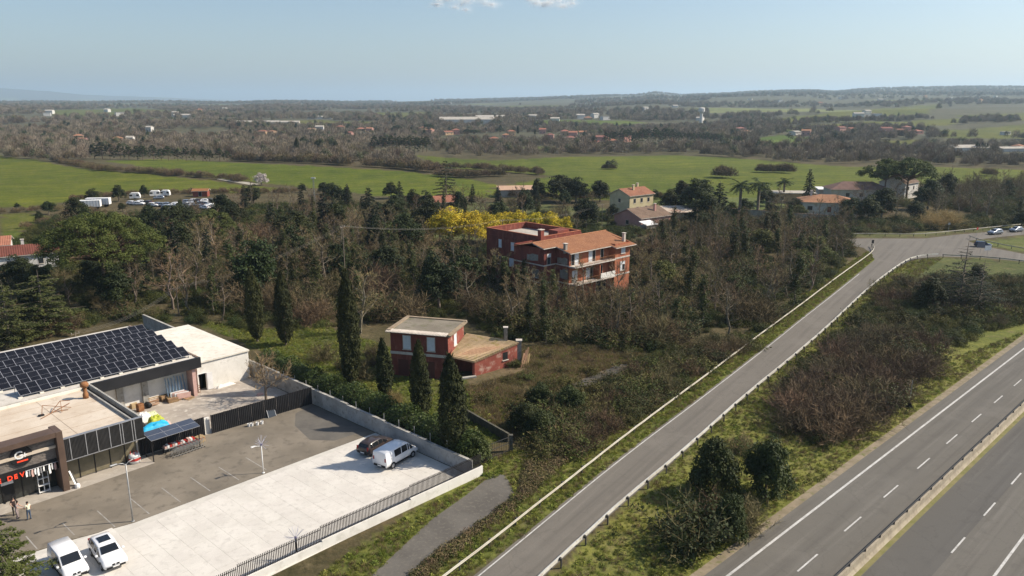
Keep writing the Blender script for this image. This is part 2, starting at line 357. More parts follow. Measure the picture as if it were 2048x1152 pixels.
COVER = [  # near ground that is not road: (outline, colour)
 (PX((380,640),(520,660),(640,650),(760,690),(940,760),(1010,880),(950,900),(860,850),(640,780),(560,720)), (.080,.088,.026)),      # garden lawn
 (PX((930,770),(1000,700),(1130,690),(1260,700),(1300,720),(1240,790),(1130,840),(1040,890),(960,850)), (.135,.102,.058)),       # dry clearing
 (PX((640,1152),(960,930),(1040,900),(1100,880),(1300,800),(1560,620),(1740,500),(1760,520),(1400,800),(1000,1110),(900,1170)), (.115,.125,.03)),   # verge
 (PX((1100,1160),(1480,805),(1740,560),(1830,520),(1880,520),(1760,600),(1700,680),(2048,560),(2200,560),(2200,640),(2048,690),(1440,1160)), (.14,.145,.036)),  # bank
 (PX((1700,1160),(2048,840),(2100,840),(2100,870),(1760,1160)), (.15,.15,.05)),
 (PX((1240,470),(1240,405),(1420,395),(1640,395),(1760,410),(1700,440),(1560,448),(1400,460)), (.095,.115,.035)),   # gardens
 (PX((1945,485),(2048,472),(2250,458),(2250,530),(2048,506),(1960,491)), (.095,.11,.032)), (PX((1830,522),(1885,516),(1960,519),(2048,526),(2250,550),(2250,600),(2048,570),(1800,565)), (.085,.095,.032)), (PX((1660,478),(1728,475),(1850,475),(1977,461),(2250,438),(2250,420),(1977,446),(1850,460),(1660,462)), (.085,.09,.034)),
 (PX((700,470),(860,500),(1000,470),(1150,462),(1240,470),(1240,420),(1000,405),(700,410)), (.085,.095,.035)),
]
def build_land():
    fr = np.concatenate([np.linspace(-180, -52, 42)[:-1], np.linspace(-52, 52, 330), np.linspace(52, 180, 42)[1:-1]])
    rr = np.concatenate([[0.0], np.geomspace(14, 32000, 470)])
    A, Q = np.meshgrid(np.radians(fr), rr)
    x = Q * np.sin(A); y = Q * np.cos(A); z = land(x, y)
    n = x.size; ni, nj = x.shape
    # colours
    rng = np.random.default_rng(1)
    jx = x + waves(x, y, 6, 2) * .6 * np.clip(Q / 120, .3, 4); jy = y + waves(x, y, 7, 9) * .6 * np.clip(Q / 120, .3, 4)
    col = np.zeros((ni, nj, 3)); col[:] = (.080, .066, .034)
    far = smooth(420, 900, Q)[..., None]
    col = col * (1 - far) + far * np.array((.085, .082, .050))
    w = waves(x, y, 900, 5); patch = ((w > .75) & (Q > 1200))[..., None]
    col = np.where(patch, np.array((.15, .165, .06)), col)
    for poly, c in FIELDS + COVER:
        m = pip(jx, jy, poly); col[m] = c
    V = np.stack([x, y, z], -1).reshape(-1, 3)
    i, j = np.meshgrid(np.arange(ni - 1), np.arange(nj), indexing='ij'); j2 = (j + 1) % nj
    F = np.stack([i*nj+j, i*nj+j2, (i+1)*nj+j2, (i+1)*nj+j], -1).reshape(-1, 4)[:, ::-1]
    m = bpy.data.materials.new('land cover'); m.use_nodes = True; t = m.node_tree; N = t.nodes; L = t.links; b = N['Principled BSDF']
    b.inputs['Roughness'].default_value = .95; b.inputs['Specular IOR Level'].default_value = .1
    at = N.new('ShaderNodeAttribute'); at.attribute_name = 'cover'
    co = N.new('ShaderNodeNewGeometry').outputs['Position']; prev = at.outputs['Color']
    for sc_, lo, hi, det in ((.011, .80, 1.18, 4), (.09, .78, 1.22, 5), (1.1, .66, 1.34, 6)):
        nz = N.new('ShaderNodeTexNoise'); nz.inputs['Scale'].default_value = sc_; nz.inputs['Detail'].default_value = det; nz.inputs['Roughness'].default_value = .65
        L.new(co, nz.inputs['Vector'])
        mr = N.new('ShaderNodeMapRange'); mr.inputs[1].default_value = .3; mr.inputs[2].default_value = .7; mr.inputs[3].default_value = lo; mr.inputs[4].default_value = hi
        L.new(nz.outputs[0], mr.inputs[0]); h = N.new('ShaderNodeHueSaturation'); L.new(mr.outputs[0], h.inputs['Value']); L.new(prev, h.inputs['Color'])
        mr2 = N.new('ShaderNodeMapRange'); mr2.inputs[1].default_value = .3; mr2.inputs[2].default_value = .7; mr2.inputs[3].default_value = .515; mr2.inputs[4].default_value = .485
        L.new(nz.outputs[0], mr2.inputs[0]); L.new(mr2.outputs[0], h.inputs['Hue']); prev = h.outputs[0]
    mpx = N.new('ShaderNodeMapping'); mpx.vector_type = 'TEXTURE'; mpx.inputs['Rotation'].default_value = (0, 0, R(14)); mpx.inputs['Scale'].default_value = (160, 7, 1); L.new(co, mpx.inputs[0])
    nz = N.new('ShaderNodeTexNoise'); nz.inputs['Scale'].default_value = 1.0; nz.inputs['Detail'].default_value = 4; L.new(mpx.outputs[0], nz.inputs['Vector'])
    mr = N.new('ShaderNodeMapRange'); mr.inputs[1].default_value = .3; mr.inputs[2].default_value = .7; mr.inputs[3].default_value = .84; mr.inputs[4].default_value = 1.16; L.new(nz.outputs[0], mr.inputs[0]); h = N.new('ShaderNodeHueSaturation'); L.new(mr.outputs[0], h.inputs['Value']); L.new(prev, h.inputs['Color']); prev = h.outputs[0]
    # straw and bare soil flecks
    nz = N.new('ShaderNodeTexNoise'); nz.inputs['Scale'].default_value = .35; nz.inputs['Detail'].default_value = 7; nz.inputs['Roughness'].default_value = .7; L.new(co, nz.inputs['Vector'])
    mr = N.new('ShaderNodeMapRange'); mr.inputs[1].default_value = .54; mr.inputs[2].default_value = .68; mr.inputs[4].default_value = .55; L.new(nz.outputs[0], mr.inputs[0])
    mx = N.new('ShaderNodeMix'); mx.data_type = 'RGBA'; mx.inputs[7].default_value = (.17, .135, .075, 1); L.new(mr.outputs[0], mx.inputs[0]); L.new(prev, mx.inputs[6])
    L.new(mx.outputs[2], b.inputs['Base Color'])
    bp = N.new('ShaderNodeBump'); bp.inputs['Distance'].default_value = .12; nz2 = N.new('ShaderNodeTexNoise'); nz2.inputs['Scale'].default_value = 2.2; nz2.inputs['Detail'].default_value = 6
    L.new(co, nz2.inputs['Vector']); L.new(nz2.outputs[0], bp.inputs['Height']); L.new(bp.outputs[0], b.inputs['Normal'])
    me = np_mesh('ground', V, F, m, smooth=True)
    ca = me.color_attributes.new('cover', 'FLOAT_COLOR', 'POINT')
    ca.data.foreach_set('color', np.concatenate([col.reshape(-1, 3), np.ones((n, 1))], 1).astype(np.float32).ravel())
    struct(link('ground', me))
build_land()

# ------------------------------------------------------------------ sheets laid on the ground
def sheet(name, poly, z, mat, parent=None):
    me = MB().poly([(p[0], p[1], z) for p in poly]).mesh(name, mat)
    bm = bmesh.new(); bm.from_mesh(me); bmesh.ops.triangulate(bm, faces=bm.faces[:])
    for f in bm.faces:
        if f.normal.z < 0: f.normal_flip()
    bm.to_mesh(me); bm.free()
    o = link(name, me, parent)
    if not parent: struct(o)
    return o
def resample(pts, step):
    pts = [Vector((p[0], p[1], 0)) for p in pts]; out = [pts[0]]; acc = 0
    for a, b in zip(pts, pts[1:]):
        L = (b - a).length; t = step - acc
        while t < L: out.append(a.lerp(b, t / L)); t += step
        acc = L - (t - step)
    out.append(pts[-1]); return out
def smoothline(pts, it=2):
    pts = [Vector((p[0], p[1], 0)) for p in pts]
    for _ in range(it):
        q = [pts[0]]
        for a, b in zip(pts, pts[1:]): q += [a.lerp(b, .25), a.lerp(b, .75)]
        pts = q + [pts[-1]]
    return pts
def offset(pts, d):
    out = []
    for i, p in enumerate(pts):
        t = (pts[min(i+1, len(pts)-1)] - pts[max(i-1, 0)]); t.z = 0; t.normalize(); out.append(p + Vector((-t.y, t.x, 0)) * d)
    return out
def ribbon(name, a, b, z, mat, parent=None):
    mb = MB(); n = len(a)
    mb.add([(p.x, p.y, z) for p in a] + [(p.x, p.y, z) for p in b], [(i, i + n, i + n + 1, i + 1) for i in range(n - 1)])
    me = mb.mesh(name, mat); bm = bmesh.new(); bm.from_mesh(me)
    for f in bm.faces:
        f.normal_update()
        if f.normal.z < 0: f.normal_flip()
    bm.to_mesh(me); bm.free()
    o = link(name, me, parent)
    if not parent: struct(o)
    return o
# slip road and junction: measured edges, carried on past the frame
RL_px = [(905,1187),(947,1152),(1000,1109),(1100,1027),(1200,945),(1300,868),(1392,800),(1548,680),(1602,636),(1672,582),(1722,542),(1749,520)]
RR_px = [(1050,1190),(1088,1152),(1132,1112),(1240,1012),(1330,938),(1400,876),(1484,800),(1588,715),(1652,659),(1727,587),(1776,548),(1815,522),(1842,516),(1880,513)]
RL = smoothline([G(-0+p[0], p[1]) for p in RL_px]); RR = smoothline([G(*p) for p in RR_px])
d0 = (RL[0] - RL[4]).normalized()
junction = [G(*p) for p in [(1749,520),(1742,508),(1728,496),(1690,489),(1690,477),(1728,477),(1850,477),(1917,469),(1977,464),(2060,456),(2200,446),(2200,456),(2060,468),(1990,475),(1936,482),(1955,490),(2048,508),(2200,528),(2200,548),(2048,523),(1960,515),(1880,513)]]
road_poly = [RL[0] + d0 * 60] + RL + junction[1:-1] + RR[::-1] + [RR[0] + d0 * 60]
sheet('slip_road', road_poly, .012, M['asphalt'])
ribbon('edge_line', offset(RL, -.28)[1:-6], offset(RL, -.40)[1:-6], .018, M['line'])
ribbon('edge_line', offset(RR, .30)[1:-12], offset(RR, .18)[1:-12], .018, M['line'])
# highway: straight, along the same direction
hA, hB = G(1455, 1152), G(2048, 697); hd = (hB - hA).normalized(); hn = Vector((hd.y, -hd.x, 0))
def HW(s, t, z=0): p = hA + hd * s + hn * t; p.z = z; return p
def strip(name, s0, s1, t0, t1, z, mat, parent=None):
    n = max(1, int((s1 - s0) / 12)); a = [HW(s0 + (s1-s0)*i/n, t0) for i in range(n+1)]; b = [HW(s0 + (s1-s0)*i/n, t1) for i in range(n+1)]
    return ribbon(name, a, b, z, mat, parent)
mA, mB_ = G(1690, 1152), G(2048, 820); TM = (mA - hA).dot(hn)
hw = strip('highway', -60, 240, -1.3, 21.5, .012, M['asphalt_hw'])
strip('edge_line', -60, 240, -.10, .12, .018, M['line'])
dd = G(1595, 1143) - hA; TD = dd.dot(hn); S0 = dd.dot(hd)
for k in range(-5, 26):
    strip('lane_dash', S0 + k * 8.6, S0 + k * 8.6 + 3.5, TD - .07, TD + .07, .018, M['line'], hw)
strip('dirt_shoulder', -60, 240, -2.1, -1.28, .009, pm('dirt shoulder', (.26,.21,.145), (.19,.155,.10), .9, .95, .02, 8, c3=(.12,.125,.04), scale2=1.3))
TB = TM + .15
strip('median_strip', -60, 240, TB + .30, TB + .72, .02, pm('median grass', (.14,.14,.045), (.20,.175,.08), .8, .95, .03, 6))
T2 = TB + 1.45
strip('older_carriageway', -60, 240, TB + .73, TB + 4.6, .0145, M['asphalt_hw2'])
d2 = G(1775, 1120) - hA
dk = G(1915, 1092) - hA
for k in range(-5, 26):
    strip('lane_dash', dk.dot(hd) + k * 8.6 - 1.5, dk.dot(hd) + k * 8.6 + 1.9, dk.dot(hn) - .07, dk.dot(hn) + .07, .018, M['line'], hw)
e2 = (G(1988, 1152) - hA).dot(hn)
strip('edge_line', -60, 240, e2 - .08, e2 + .12, .018, M['line'])
# drive beside the fence
sheet('drive', [G(*p) for p in [(700,1200),(742,1152),(800,1098),(862,1040),(930,992),(968,962),(990,948),(1008,950),(1022,966),(1028,986),(1018,1008),(990,1030),(930,1070),(875,1105),(835,1140),(800,1175),(770,1200)]], .008, M['asphalt_old'])
sheet('broken_pavement', [G(*p) for p in [(1085,800),(1120,778),(1180,752),(1240,728),(1268,730),(1255,745),(1190,772),(1130,795),(1100,806)]], .008, pm('crumbled tarmac', (.055,.050,.042), (.085,.075,.06), .6, .95, .01, 8, c3=(.14,.105,.06), scale2=.9))
sheet('farm_track', [GT(*p) for p in [(436,357),(500,366),(560,374),(592,380),(585,381),(550,377),(490,369),(434,360)]], .05 + landz(*GT(510, 368)[:2]), pm('pale track', (.36,.33,.27), (.30,.27,.21), .2, .95))
# retail park ground: asphalt by the shops, concrete slabs by the fence, yard
lot = struct(sheet('parking_asphalt', [S(-40, 2.0), S(-8.5, 1.6), S(-4.6, 1.1), S(0, 0), S(26.6, -.4), S(26.6, 13), S(13, 13.6), S(6, 12.9), S(-40, 14)], .008, M['asphalt_lot']))
sheet('tree_shade_asphalt', [S(20.5, 3.4), S(22.2, 1.2), S(26.58, .8), S(26.58, 11.9), S(23.6, 11.2), S(21.5, 8.0)], .0115, pm('tree-shade dark asphalt', (.105,.096,.084), (.135,.123,.105), .5, .92, .006, 20))  # darker asphalt; most of its darkness is tree shadow put into the colour
for u in (-7.2, -4.3, -1.4, 1.6, 4.5, 7.4, 10.4, 13.4):
    strip_ = MB().poly([S(u, .5 + (1.2 if u < -2 else 0), .013), S(u + .1, .5 + (1.2 if u < -2 else 0), .013), S(u + .1, 4.6, .013), S(u, 4.6, .013)])
    strip_.build('parking_line', M['line_faint'], lot)
sheet('shop_pavement', [S(-40, 10.2), S(-2.3, 10.2), S(6.4, 10.4), S(6.4, 12.8), S(-40, 12.9)], .014, pm('shop pavement', (.40,.355,.30), (.33,.295,.25), .4, .9, c3=(.46,.42,.36), scale2=1.5))
sheet('yard', [S(5.9, 12.9), S(13, 13.2), S(26.6, 12.9), S(26.6, 27.5), S(5.9, 27.5)], .010, M['yard'])
pav = sheet('slab_bed', [S(-40, -16.2), S(-40, 1.9), S(-8.5, 1.5), S(-4.6, 1.0), S(0, -.05), S(26.6, -.45), S(26.6, -16.2)], .006, pm('slab joints', (.50,.47,.42), (.56,.53,.47), 1, .95))
SL = 1.6; rnd = random.Random(3)
slab_me = MB().box(.006, SL - .006, .006, SL - .006, .0, .035).mesh('slab', M['slab'])
for i in range(-8, 17):
    for j in range(-10, 1):
        u, v = i * SL, j * SL + .5
        if v + SL > 1.2 - max(0, (u + 9) * .18) and v > -3: 
            if u > -1 and v + SL > -.1: continue
            if u <= -1 and v + SL > 1.3 - (u + 9) * .12: continue
        if u + SL > 26.7: continue
        o = link('slab', slab_me, pav, S(u, v, .006 + rnd.uniform(0, .006)), AX)
# ------------------------------------------------------------------ the retail park (local axes: u along the shop fronts, v towards the back)
def _ray(px, py):
    a = (px - 1024) / FPX; b = (py - 576) / FPX
    return Vector((a, cos(PITCH) - b * sin(PITCH), -sin(PITCH) - b * cos(PITCH)))
def onv(px, py, v):
    d = _ray(px, py); c = Vector((0, 0, CAM_H)); t = (v - (c - SO).dot(VX)) / d.dot(VX); p = c + d * t
    return (p - SO).dot(UX), p.z
def uvz(px, py, z=0):
    p = G(px, py, z); return (p - SO).dot(UX), (p - SO).dot(VX)
def text_mesh(name, s, size, mat, ext=.03):
    c = bpy.data.curves.new(name, 'FONT'); c.body = s; c.size = size; c.extrude = ext; c.resolution_u = 3; c.offset = size * .018
    o = bpy.data.objects.new(name, c); COL.objects.link(o); bpy.context.view_layer.update()
    me = bpy.data.meshes.new_from_object(o.evaluated_get(bpy.context.evaluated_depsgraph_get())); bpy.data.objects.remove(o)
    me.materials.clear(); me.materials.append(mat); return me
rn = random.Random(11)
shop = thing('shop', 'low beige-roofed shop with brown portal and dark ribbed cladding', 'shop', SO, AX)
MB().box(-40, 5.7, 12.75, 25.0, 0, 4.45).build('wall', M['concrete'], shop)
MB().box(-40, 5.0, 11.2, 24.9, 4.46, 4.72).build('roof', M['beige_roof'], shop)
for v in (14.4, 17.2, 20.2, 22.8):   # membrane laps
    MB().box(-40, 4.9, v, v + .06, 4.722, 4.735).build('roof_seam', pm('roof seam', (.44,.35,.26), None, 1, .9), shop)
for u in (-22, -16.5, -11, -5.5, 0.2):
    MB().box(u, u + .05, 11.3, 24.8, 4.722, 4.738).build('roof_seam', MATS['roof seam'], shop)
MB().box(5.0, 5.15, 11.3, 25.0, 4.46, 5.0).build('parapet', M['concrete'], shop)
MB().box(5.75, 5.95, 11.5, 25.0, 4.4, 5.12).build('parapet', M['concrete'], shop)
MB().box(5.15, 5.75, 11.5, 25.0, 4.40, 4.55).build('gutter', pm('dark gutter', (.05,.048,.045), None, 1, .8), shop)
MB().box(-40, 4.95, 24.9, 25.15, 4.46, 4.98).build('coping', M['white_roof'], shop)
# ribbed cladding: each panel with its ribs, pale strips between
edges = [-1.5, -.98, .43, 1.47, 2.64, 3.65, 3.89, 4.8, 5.05, 5.95]
MB().box(-1.5, 5.93, 11.06, 11.3, 2.9, 5.1).build('cladding_back', M['dark_clad'], shop)
MB().box(5.86, 5.97, 11.3, 12.7, 2.9, 5.1).build('cladding_return', M['dark_clad'], shop)
for a, b in zip(edges, edges[1:]):
    mb = MB(); n = max(2, int((b - a) / .11)); w = (b - a) / n
    for k in range(n): mb.box(a + k * w + .02, a + k * w + w * .62, 10.98, 11.06, 2.92, 5.08)
    mb.build('cladding_panel', M['dark_clad'], shop)
for a in edges[1:-1]: MB().box(a - .035, a + .035, 10.95, 11.058, 2.86, 5.12).build('cladding_strip', M['alu'], shop)
MB().box(-1.55, 5.98, 10.95, 11.32, 5.11, 5.17).build('cladding_cap', M['alu'], shop)
MB().box(-1.55, 5.98, 10.97, 11.02, 2.80, 2.88).build('cladding_foot', M['alu'], shop)
MB().box(-1.5, 5.9, 11.06, 12.74, 2.74, 2.84).build('soffit', M['dark_clad'], shop)
wm = pm('shop window painted reflection', (.20,.17,.11), (.13,.115,.075), .6, .12, 0, spec=.5)  # olive-brown reflection painted into the glass colour
for k in range(5):
    a = -1.45 + k * 1.46
    w_ = MB().box(a + .05, a + 1.41, 12.62, 12.70, .12, 2.70).build('window', wm, shop)
    MB().box(a - .03, a + .05, 12.58, 12.74, 0, 2.74).build('frame', M['black'], w_)
MB().box(5.55, 5.72, 12.5, 12.75, 0, 2.74).build('pillar', M['concrete'], shop)
# portal
MB().box(-2.15, -1.56, 10.7, 12.74, 0, 6.15).build('portal_pillar', M['brown'], shop, bevel=.03)
MB().box(-16.2, -15.6, 10.7, 12.74, 0, 6.15).build('portal_pillar', M['brown'], shop, bevel=.03)
MB().box(-15.6, -2.15, 10.7, 12.2, 5.66, 6.15).build('portal_lintel', M['brown'], shop)
fas = MB().box(-15.6, -2.15, 11.45, 11.75, 3.35, 5.66).build('sign_fascia', M['slate'], shop)
mb = MB()
for k in range(150):     # split stone courses standing proud
    a = rn.uniform(-15.5, -3.0); z = 3.4 + .14 * rn.randrange(0, 16); mb.box(a, min(-2.2, a + rn.uniform(.4, 1.0)), 11.45 - rn.uniform(.015, .05), 11.46, z, z + .11)
mb.build('stone_course', M['slate'], fas)['kind'] = 'stuff'
# round sign
lu, lz = onv(43, 913, 11.2)
disc = MB().lathe([(.0,-.06),(.92,-.06),(.95,0),(.92,.06),(.0,.06)], 28).build('round_sign', M['black'], shop)
disc.location = (lu, 11.3, lz); disc.rotation_euler = (R(90), 0, 0)
for s, size, dx, dz, mt in (('G', 1.05, -.60, -.18, M['white']), ('+', .8, .05, -.22, M['white'])):
    t_ = link('sign_mark', text_mesh('sign_mark', s, size, mt), disc); t_.location = (dx, dz, .08)
mb = MB().box(-.42, .48, -.52, -.40, .06, .10); mb.build('sign_mark', M['red_sign'], disc)
# red letters under the fascia: only the end of the name is in the picture
le_u, le_z = onv(2, 962, 11.3); le_u2, _ = onv(45, 947, 11.3)
MB().box(-15.6, -2.2, 11.35, 11.6, 2.62, 3.34).build('letter_band', M['black'], shop)
x = le_u - .30
for ch, wd in (('E', .5), ('', .28), ('D', .55), ('E', .5), ('V', .5)):
    if ch:
        t_ = link('letter', text_mesh('letter', ch, .62, M['red_sign'], .04), shop, (x, 11.30, le_z - .22)); t_.rotation_euler = (R(90), 0, 0)
    x += wd
# glazed entrance
for k in range(9):
    a = -15.4 + k * 1.48
    g_ = MB().box(a + .04, a + 1.44, 12.50, 12.56, .06, 2.60).build('entrance_pane', M['glass'], shop)
    MB().box(a - .04, a + .04, 12.44, 12.62, 0, 2.62).build('frame', M['black'], g_)
MB().box(-15.6, -2.2, 12.3, 12.72, 2.6, 5.6).build('entrance_head', M['black'], shop)
# garments hung in front of the entrance, pale rack, board, bits by the pillar
hang = thing('hanging_garments', 'row of pale garments hanging under the red letters of the shop', 'clothes', S(onv(50, 940, 11.15)[0], 11.15), AX)
MB().tube([(0, 0, 3.06), (3.6, 0, 3.06)], .025, 5).build('rail', M['alu'], hang)
for k in range(14):
    u = .1 + k * .24; w = rn.uniform(.14, .22); l = rn.uniform(.45, .95)
    MB().add([(u - w*.3, -.03, 3.02), (u + w*.3, .03, 3.02), (u + w*.55, .05, 3.0 - l*.35), (u + w*.45, .04, 3.0 - l), (u - w*.45, -.04, 3.0 - l), (u - w*.6, -.05, 3.0 - l*.4),
              (u, .10, 2.99), (u, .10, 3.0 - l)], [(0,1,2,3,4,5), (1,6,7,3,2), (6,0,5,4,7)]).build('garment', (M['white'], M['alu'], M['pink'], M['black'])[k % 4 if k % 3 else 0], hang)
rack = thing('display_rack', 'white upright display rack standing in the shop entrance', 'rack', S(-3.9, 11.9), AX)
for dx in (0, .45, .9): MB().box(dx, dx + .06, 0, .06, 0, 2.3).build('upright', M['white'], rack)
for z in (.15, .8, 1.5, 2.2): MB().box(0, .96, -.12, .18, z, z + .04).build('shelf', M['white'], rack)
p_ = S(*uvz(20, 1003)); bd = thing('advertising_board', 'black advertising board with white header left of the entrance', 'sign board', p_, AX)
MB().box(-.5, .5, -.05, .05, .15, 1.75).build('panel', M['black'], bd); MB().box(-.5, .5, -.06, .06, 1.76, 2.05).build('header', M['white'], bd)
for s_ in (-.45, .4): MB().box(s_, s_ + .06, -.25, .25, 0, .14).build('foot', M['black'], bd)
pl = thing('planks_by_pillar', 'short planks and white sack leaning on the brown portal pillar', 'planks', S(-1.2, 11.4), AX)
MB().bar((0, .3, 1.5), (.25, -.4, .03), .16, .04).build('plank', M['white'], pl); MB().bar((.2, .4, 1.2), (.4, -.3, .03), .2, .04).build('plank', M['post'], pl)
MB().lathe([(.02,0),(.24,.02),(.26,.2),(.2,.38),(.06,.45)], 9, (.25, -.75, 0)).build('sack', M['white'], pl)

# warehouse with the solar panels
wh = thing('warehouse', 'long flat-roofed warehouse with black fascia carrying rows of solar panels', 'warehouse', SO, AX)
MB().box(-40, 18.55, 27.2, 46.5, 0, 4.7).build('wall', M['whitewall'], wh)
MB().box(-40, 18.9, 25.45, 46.8, 4.70, 4.95).build('roof', pm('warehouse roof', (.50,.46,.40), (.60,.56,.50), .3, .9, c3=(.36,.33,.28), scale2=1), wh)
MB().box(6.0, 19.0, 25.1, 25.44, 3.75, 5.08).build('fascia', M['black_metal'], wh)
MB().box(18.7, 19.0, 25.45, 46.8, 4.3, 5.06).build('fascia', pm('rusty brown verge', (.16,.11,.08), (.22,.16,.12), 2, .85), wh)
MB().box(6.0, 18.7, 25.45, 27.15, 4.2, 4.69).build('porch_ceiling', M['concrete'], wh)
MB().box(9.2, 10.0, 26.9, 27.19, 0, 4.2).build('pier', M['concrete'], wh); MB().box(12.2, 12.9, 26.9, 27.19, 0, 4.2).build('pier', M['concrete'], wh)
MB().box(17.9, 18.35, 25.5, 27.19, 0, 4.2).build('pier', M['pink'], wh)
MB().box(5.9, 6.3, 25.5, 27.1, 0, 4.2).build('pier', M['rust'], wh)
PW, PL = 1.06, 2.06
panel_me = MB().box(.018, PW - .018, 0.02, PL - .02, .01, .042).mesh('panel', M['pv'])
fr = MB()
for a in ((0, PW, 0, .026), (0, PW, PL - .026, PL), (0, .026, .026, PL - .026), (PW - .026, PW, .026, PL - .026)): fr.box(a[0], a[1], a[2], a[3], 0, .05)
fr.box(.026, PW - .026, PL/2 - .008, PL/2 + .008, .043, .047)
frame_me = fr.mesh('frame', M['pvframe']); leg_me = MB().box(-.2, .2, -.12, .12, 0, .16).mesh('ballast', M['white_roof'])
rows = [(18.3, 26.45, 18, 'lowest row of solar panels at the warehouse eave above the black fascia'), (18.45, 30.1, 19, 'second row of solar panels up from the black warehouse fascia'),
        (18.75, 33.7, 21, 'middle row of the five rows of solar panels on the warehouse'), (18.9, 36.9, 23, 'fourth row of solar panels up from the black warehouse fascia'),
        (19.05, 40.6, 24, 'highest rear row of solar panels, nearest the dark cedar trees')]
TILT = R(21)
for ue, vb, n, lab in rows:
    row = thing('solar_row', lab, 'solar panels', S(ue - n * PW, vb, 4.96), AX, 'rows of solar panels on the warehouse')
    for k in range(n):
        o = link('panel', panel_me, row, (k * PW, 0, .26)); o.rotation_euler = (TILT, 0, 0)
        f_ = link('frame', frame_me, o)
    for k in range(0, n + 1, 2):
        link('ballast', leg_me, row, (k * PW, .05, 0))
    MB().bar((0, 1.85, .92), (n * PW, 1.85, .92), .05).build('rail', M['alu'], row)
    for k in range(0, n + 1, 3): MB().bar((k * PW, 1.85, 0), (k * PW, 1.85, .9), .05).build('strut', M['alu'], row)

# white annex
an = thing('annex', 'white flat-roofed annex with open doorway at the back of the yard', 'building', SO, AX)
du, dz = onv(394, 741, 26.5); du2, _ = onv(412, 745, 26.5)
dz = 2.4
MB().box(19.02, du, 26.5, 26.75, 0, 3.85).box(du2, 26.2, 26.5, 26.75, 0, 3.85).box(du, du2, 26.5, 26.75, dz, 3.85).box(19.02, 19.25, 26.75, 44, 0, 3.85).box(25.95, 26.2, 26.75, 44, 0, 3.85).box(19.25, 25.95, 43.75, 44, 0, 3.85).build('wall', M['whitewall'], an)
MB().box(18.98, 26.3, 26.3, 44.2, 3.86, 4.06).build('roof', M['white_roof'], an)
MB().box(du - .05, du + .02, 26.44, 26.6, 0, dz + .05).box(du2 - .02, du2 + .05, 26.44, 26.6, 0, dz + .05).box(du + .02, du2 - .02, 26.44, 26.6, dz - .02, dz + .05).build('door_frame', M['white'], an)
MB().bar((du2 + .04, 26.42, 1.2), (du2 + .75, 26.36, 1.2), .04, 2.3).build('door', M['white'], an)
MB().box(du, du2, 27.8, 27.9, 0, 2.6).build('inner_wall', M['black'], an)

# boundary wall and hedge line, steps down along the slope
bw = thing('boundary_wall', 'grey concrete wall running behind the parked vehicles and the yard', 'wall', SO, AX)
vs = [-15.9, -9, -2, 5, 12.5, 20, 28, 36, 46, 62]
for k, (a, b) in enumerate(zip(vs, vs[1:])):
    MB().box(26.7, 26.95, a + .012, b - .012, 0, 1.55 + .12 * min(k, 5)).build('wall_panel', M['concrete'] if k > 2 else pm('pale grey wall', (.40,.39,.37), (.33,.32,.30), .7, .9, c3=(.25,.24,.22), scale2=2), bw)
    MB().box(26.66, 26.99, a + .012, b - .012, 1.552 + .12 * min(k, 5), 1.62 + .12 * min(k, 5)).build('coping', M['concrete'], bw)
for k in range(14):
    MB().box(27.02, 27.08, -12 + k * 2.6, -11.94 + k * 2.6, 0, 2.55).build('post', M['steel'], bw)
# black corrugated fence of the yard, in panels
bf = thing('corrugated_fence', 'tall black corrugated fence between the yard and the parking', 'fence', SO, AX)
def corr(u0, v0, u1, v1, h, n):
    a = Vector((u0, v0, 0)); b = Vector((u1, v1, 0)); d = (b - a) / n; nn = Vector((-d.y, d.x, 0)).normalized()
    for k in range(n):
        mb = MB(); p = a + d * k; m = 14; vs_ = []
        for i in range(m + 1):
            q = p + d * (i / m) * .994 + nn * (.035 if (i // 1) % 2 else -.035)
            vs_ += [(q.x, q.y, .05), (q.x, q.y, h)]
        mb.add(vs_, [(2*i, 2*i+2, 2*i+3, 2*i+1) for i in range(m)]); mb.build('sheet_panel', M['black_metal'], bf)
        MB().bar(p + nn * .1, p + nn * .1 + Vector((0,0,h)), .07).build('post', M['black'], bf)
    MB().bar(a + nn * .08 + Vector((0,0,h - .2)), b + nn * .08 + Vector((0,0,h - .2)), .05).build('rail', M['black'], bf)
corr(14.0, 12.95, 26.6, 12.2, 2.25, 8)
corr(6.0, 13.0, 13.2, 13.05, 2.25, 5)
MB().box(13.2, 13.95, 13.35, 13.6, 0, 1.9).build('gate_pier', M['whitewall'], bf)
# canopy with solar roof, trolleys below
ca = thing('canopy', 'small canopy roofed with pale solar panels beside the shop', 'canopy', S(6.3, 10.6), AX)
cz = 2.35
for x0, y0 in ((.1, .1), (5.1, .1), (.1, 1.9), (5.1, 1.9)): MB().box(x0, x0 + .09, y0, y0 + .09, 0, cz + y0 * .14).build('post', M['black'], ca)
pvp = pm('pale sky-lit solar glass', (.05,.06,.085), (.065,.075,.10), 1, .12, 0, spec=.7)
for k in range(3):
    for j in range(2):
        o = MB().box(.02, 1.72, .02, 1.02, 0, .04).build('panel', pvp, ca); o.location = (k * 1.75 + .02, -.1 + j * 1.06, cz + .08 + j * 1.06 * .14); o.rotation_euler = (math.atan(.14), 0, 0)
        f_ = MB().box(0, 1.74, 0, .02, -.005, .046).box(0, 1.74, 1.02, 1.04, -.005, .046).box(0, .02, .02, 1.02, -.005, .046).box(1.72, 1.74, .02, 1.02, -.005, .046).build('frame', M['pvframe'], o)
MB().bar((0, .15, cz + .04), (5.3, .15, cz + .04), .06).bar((0, 1.95, cz + .29), (5.3, 1.95, cz + .29), .06).build('beam', M['black'], ca)
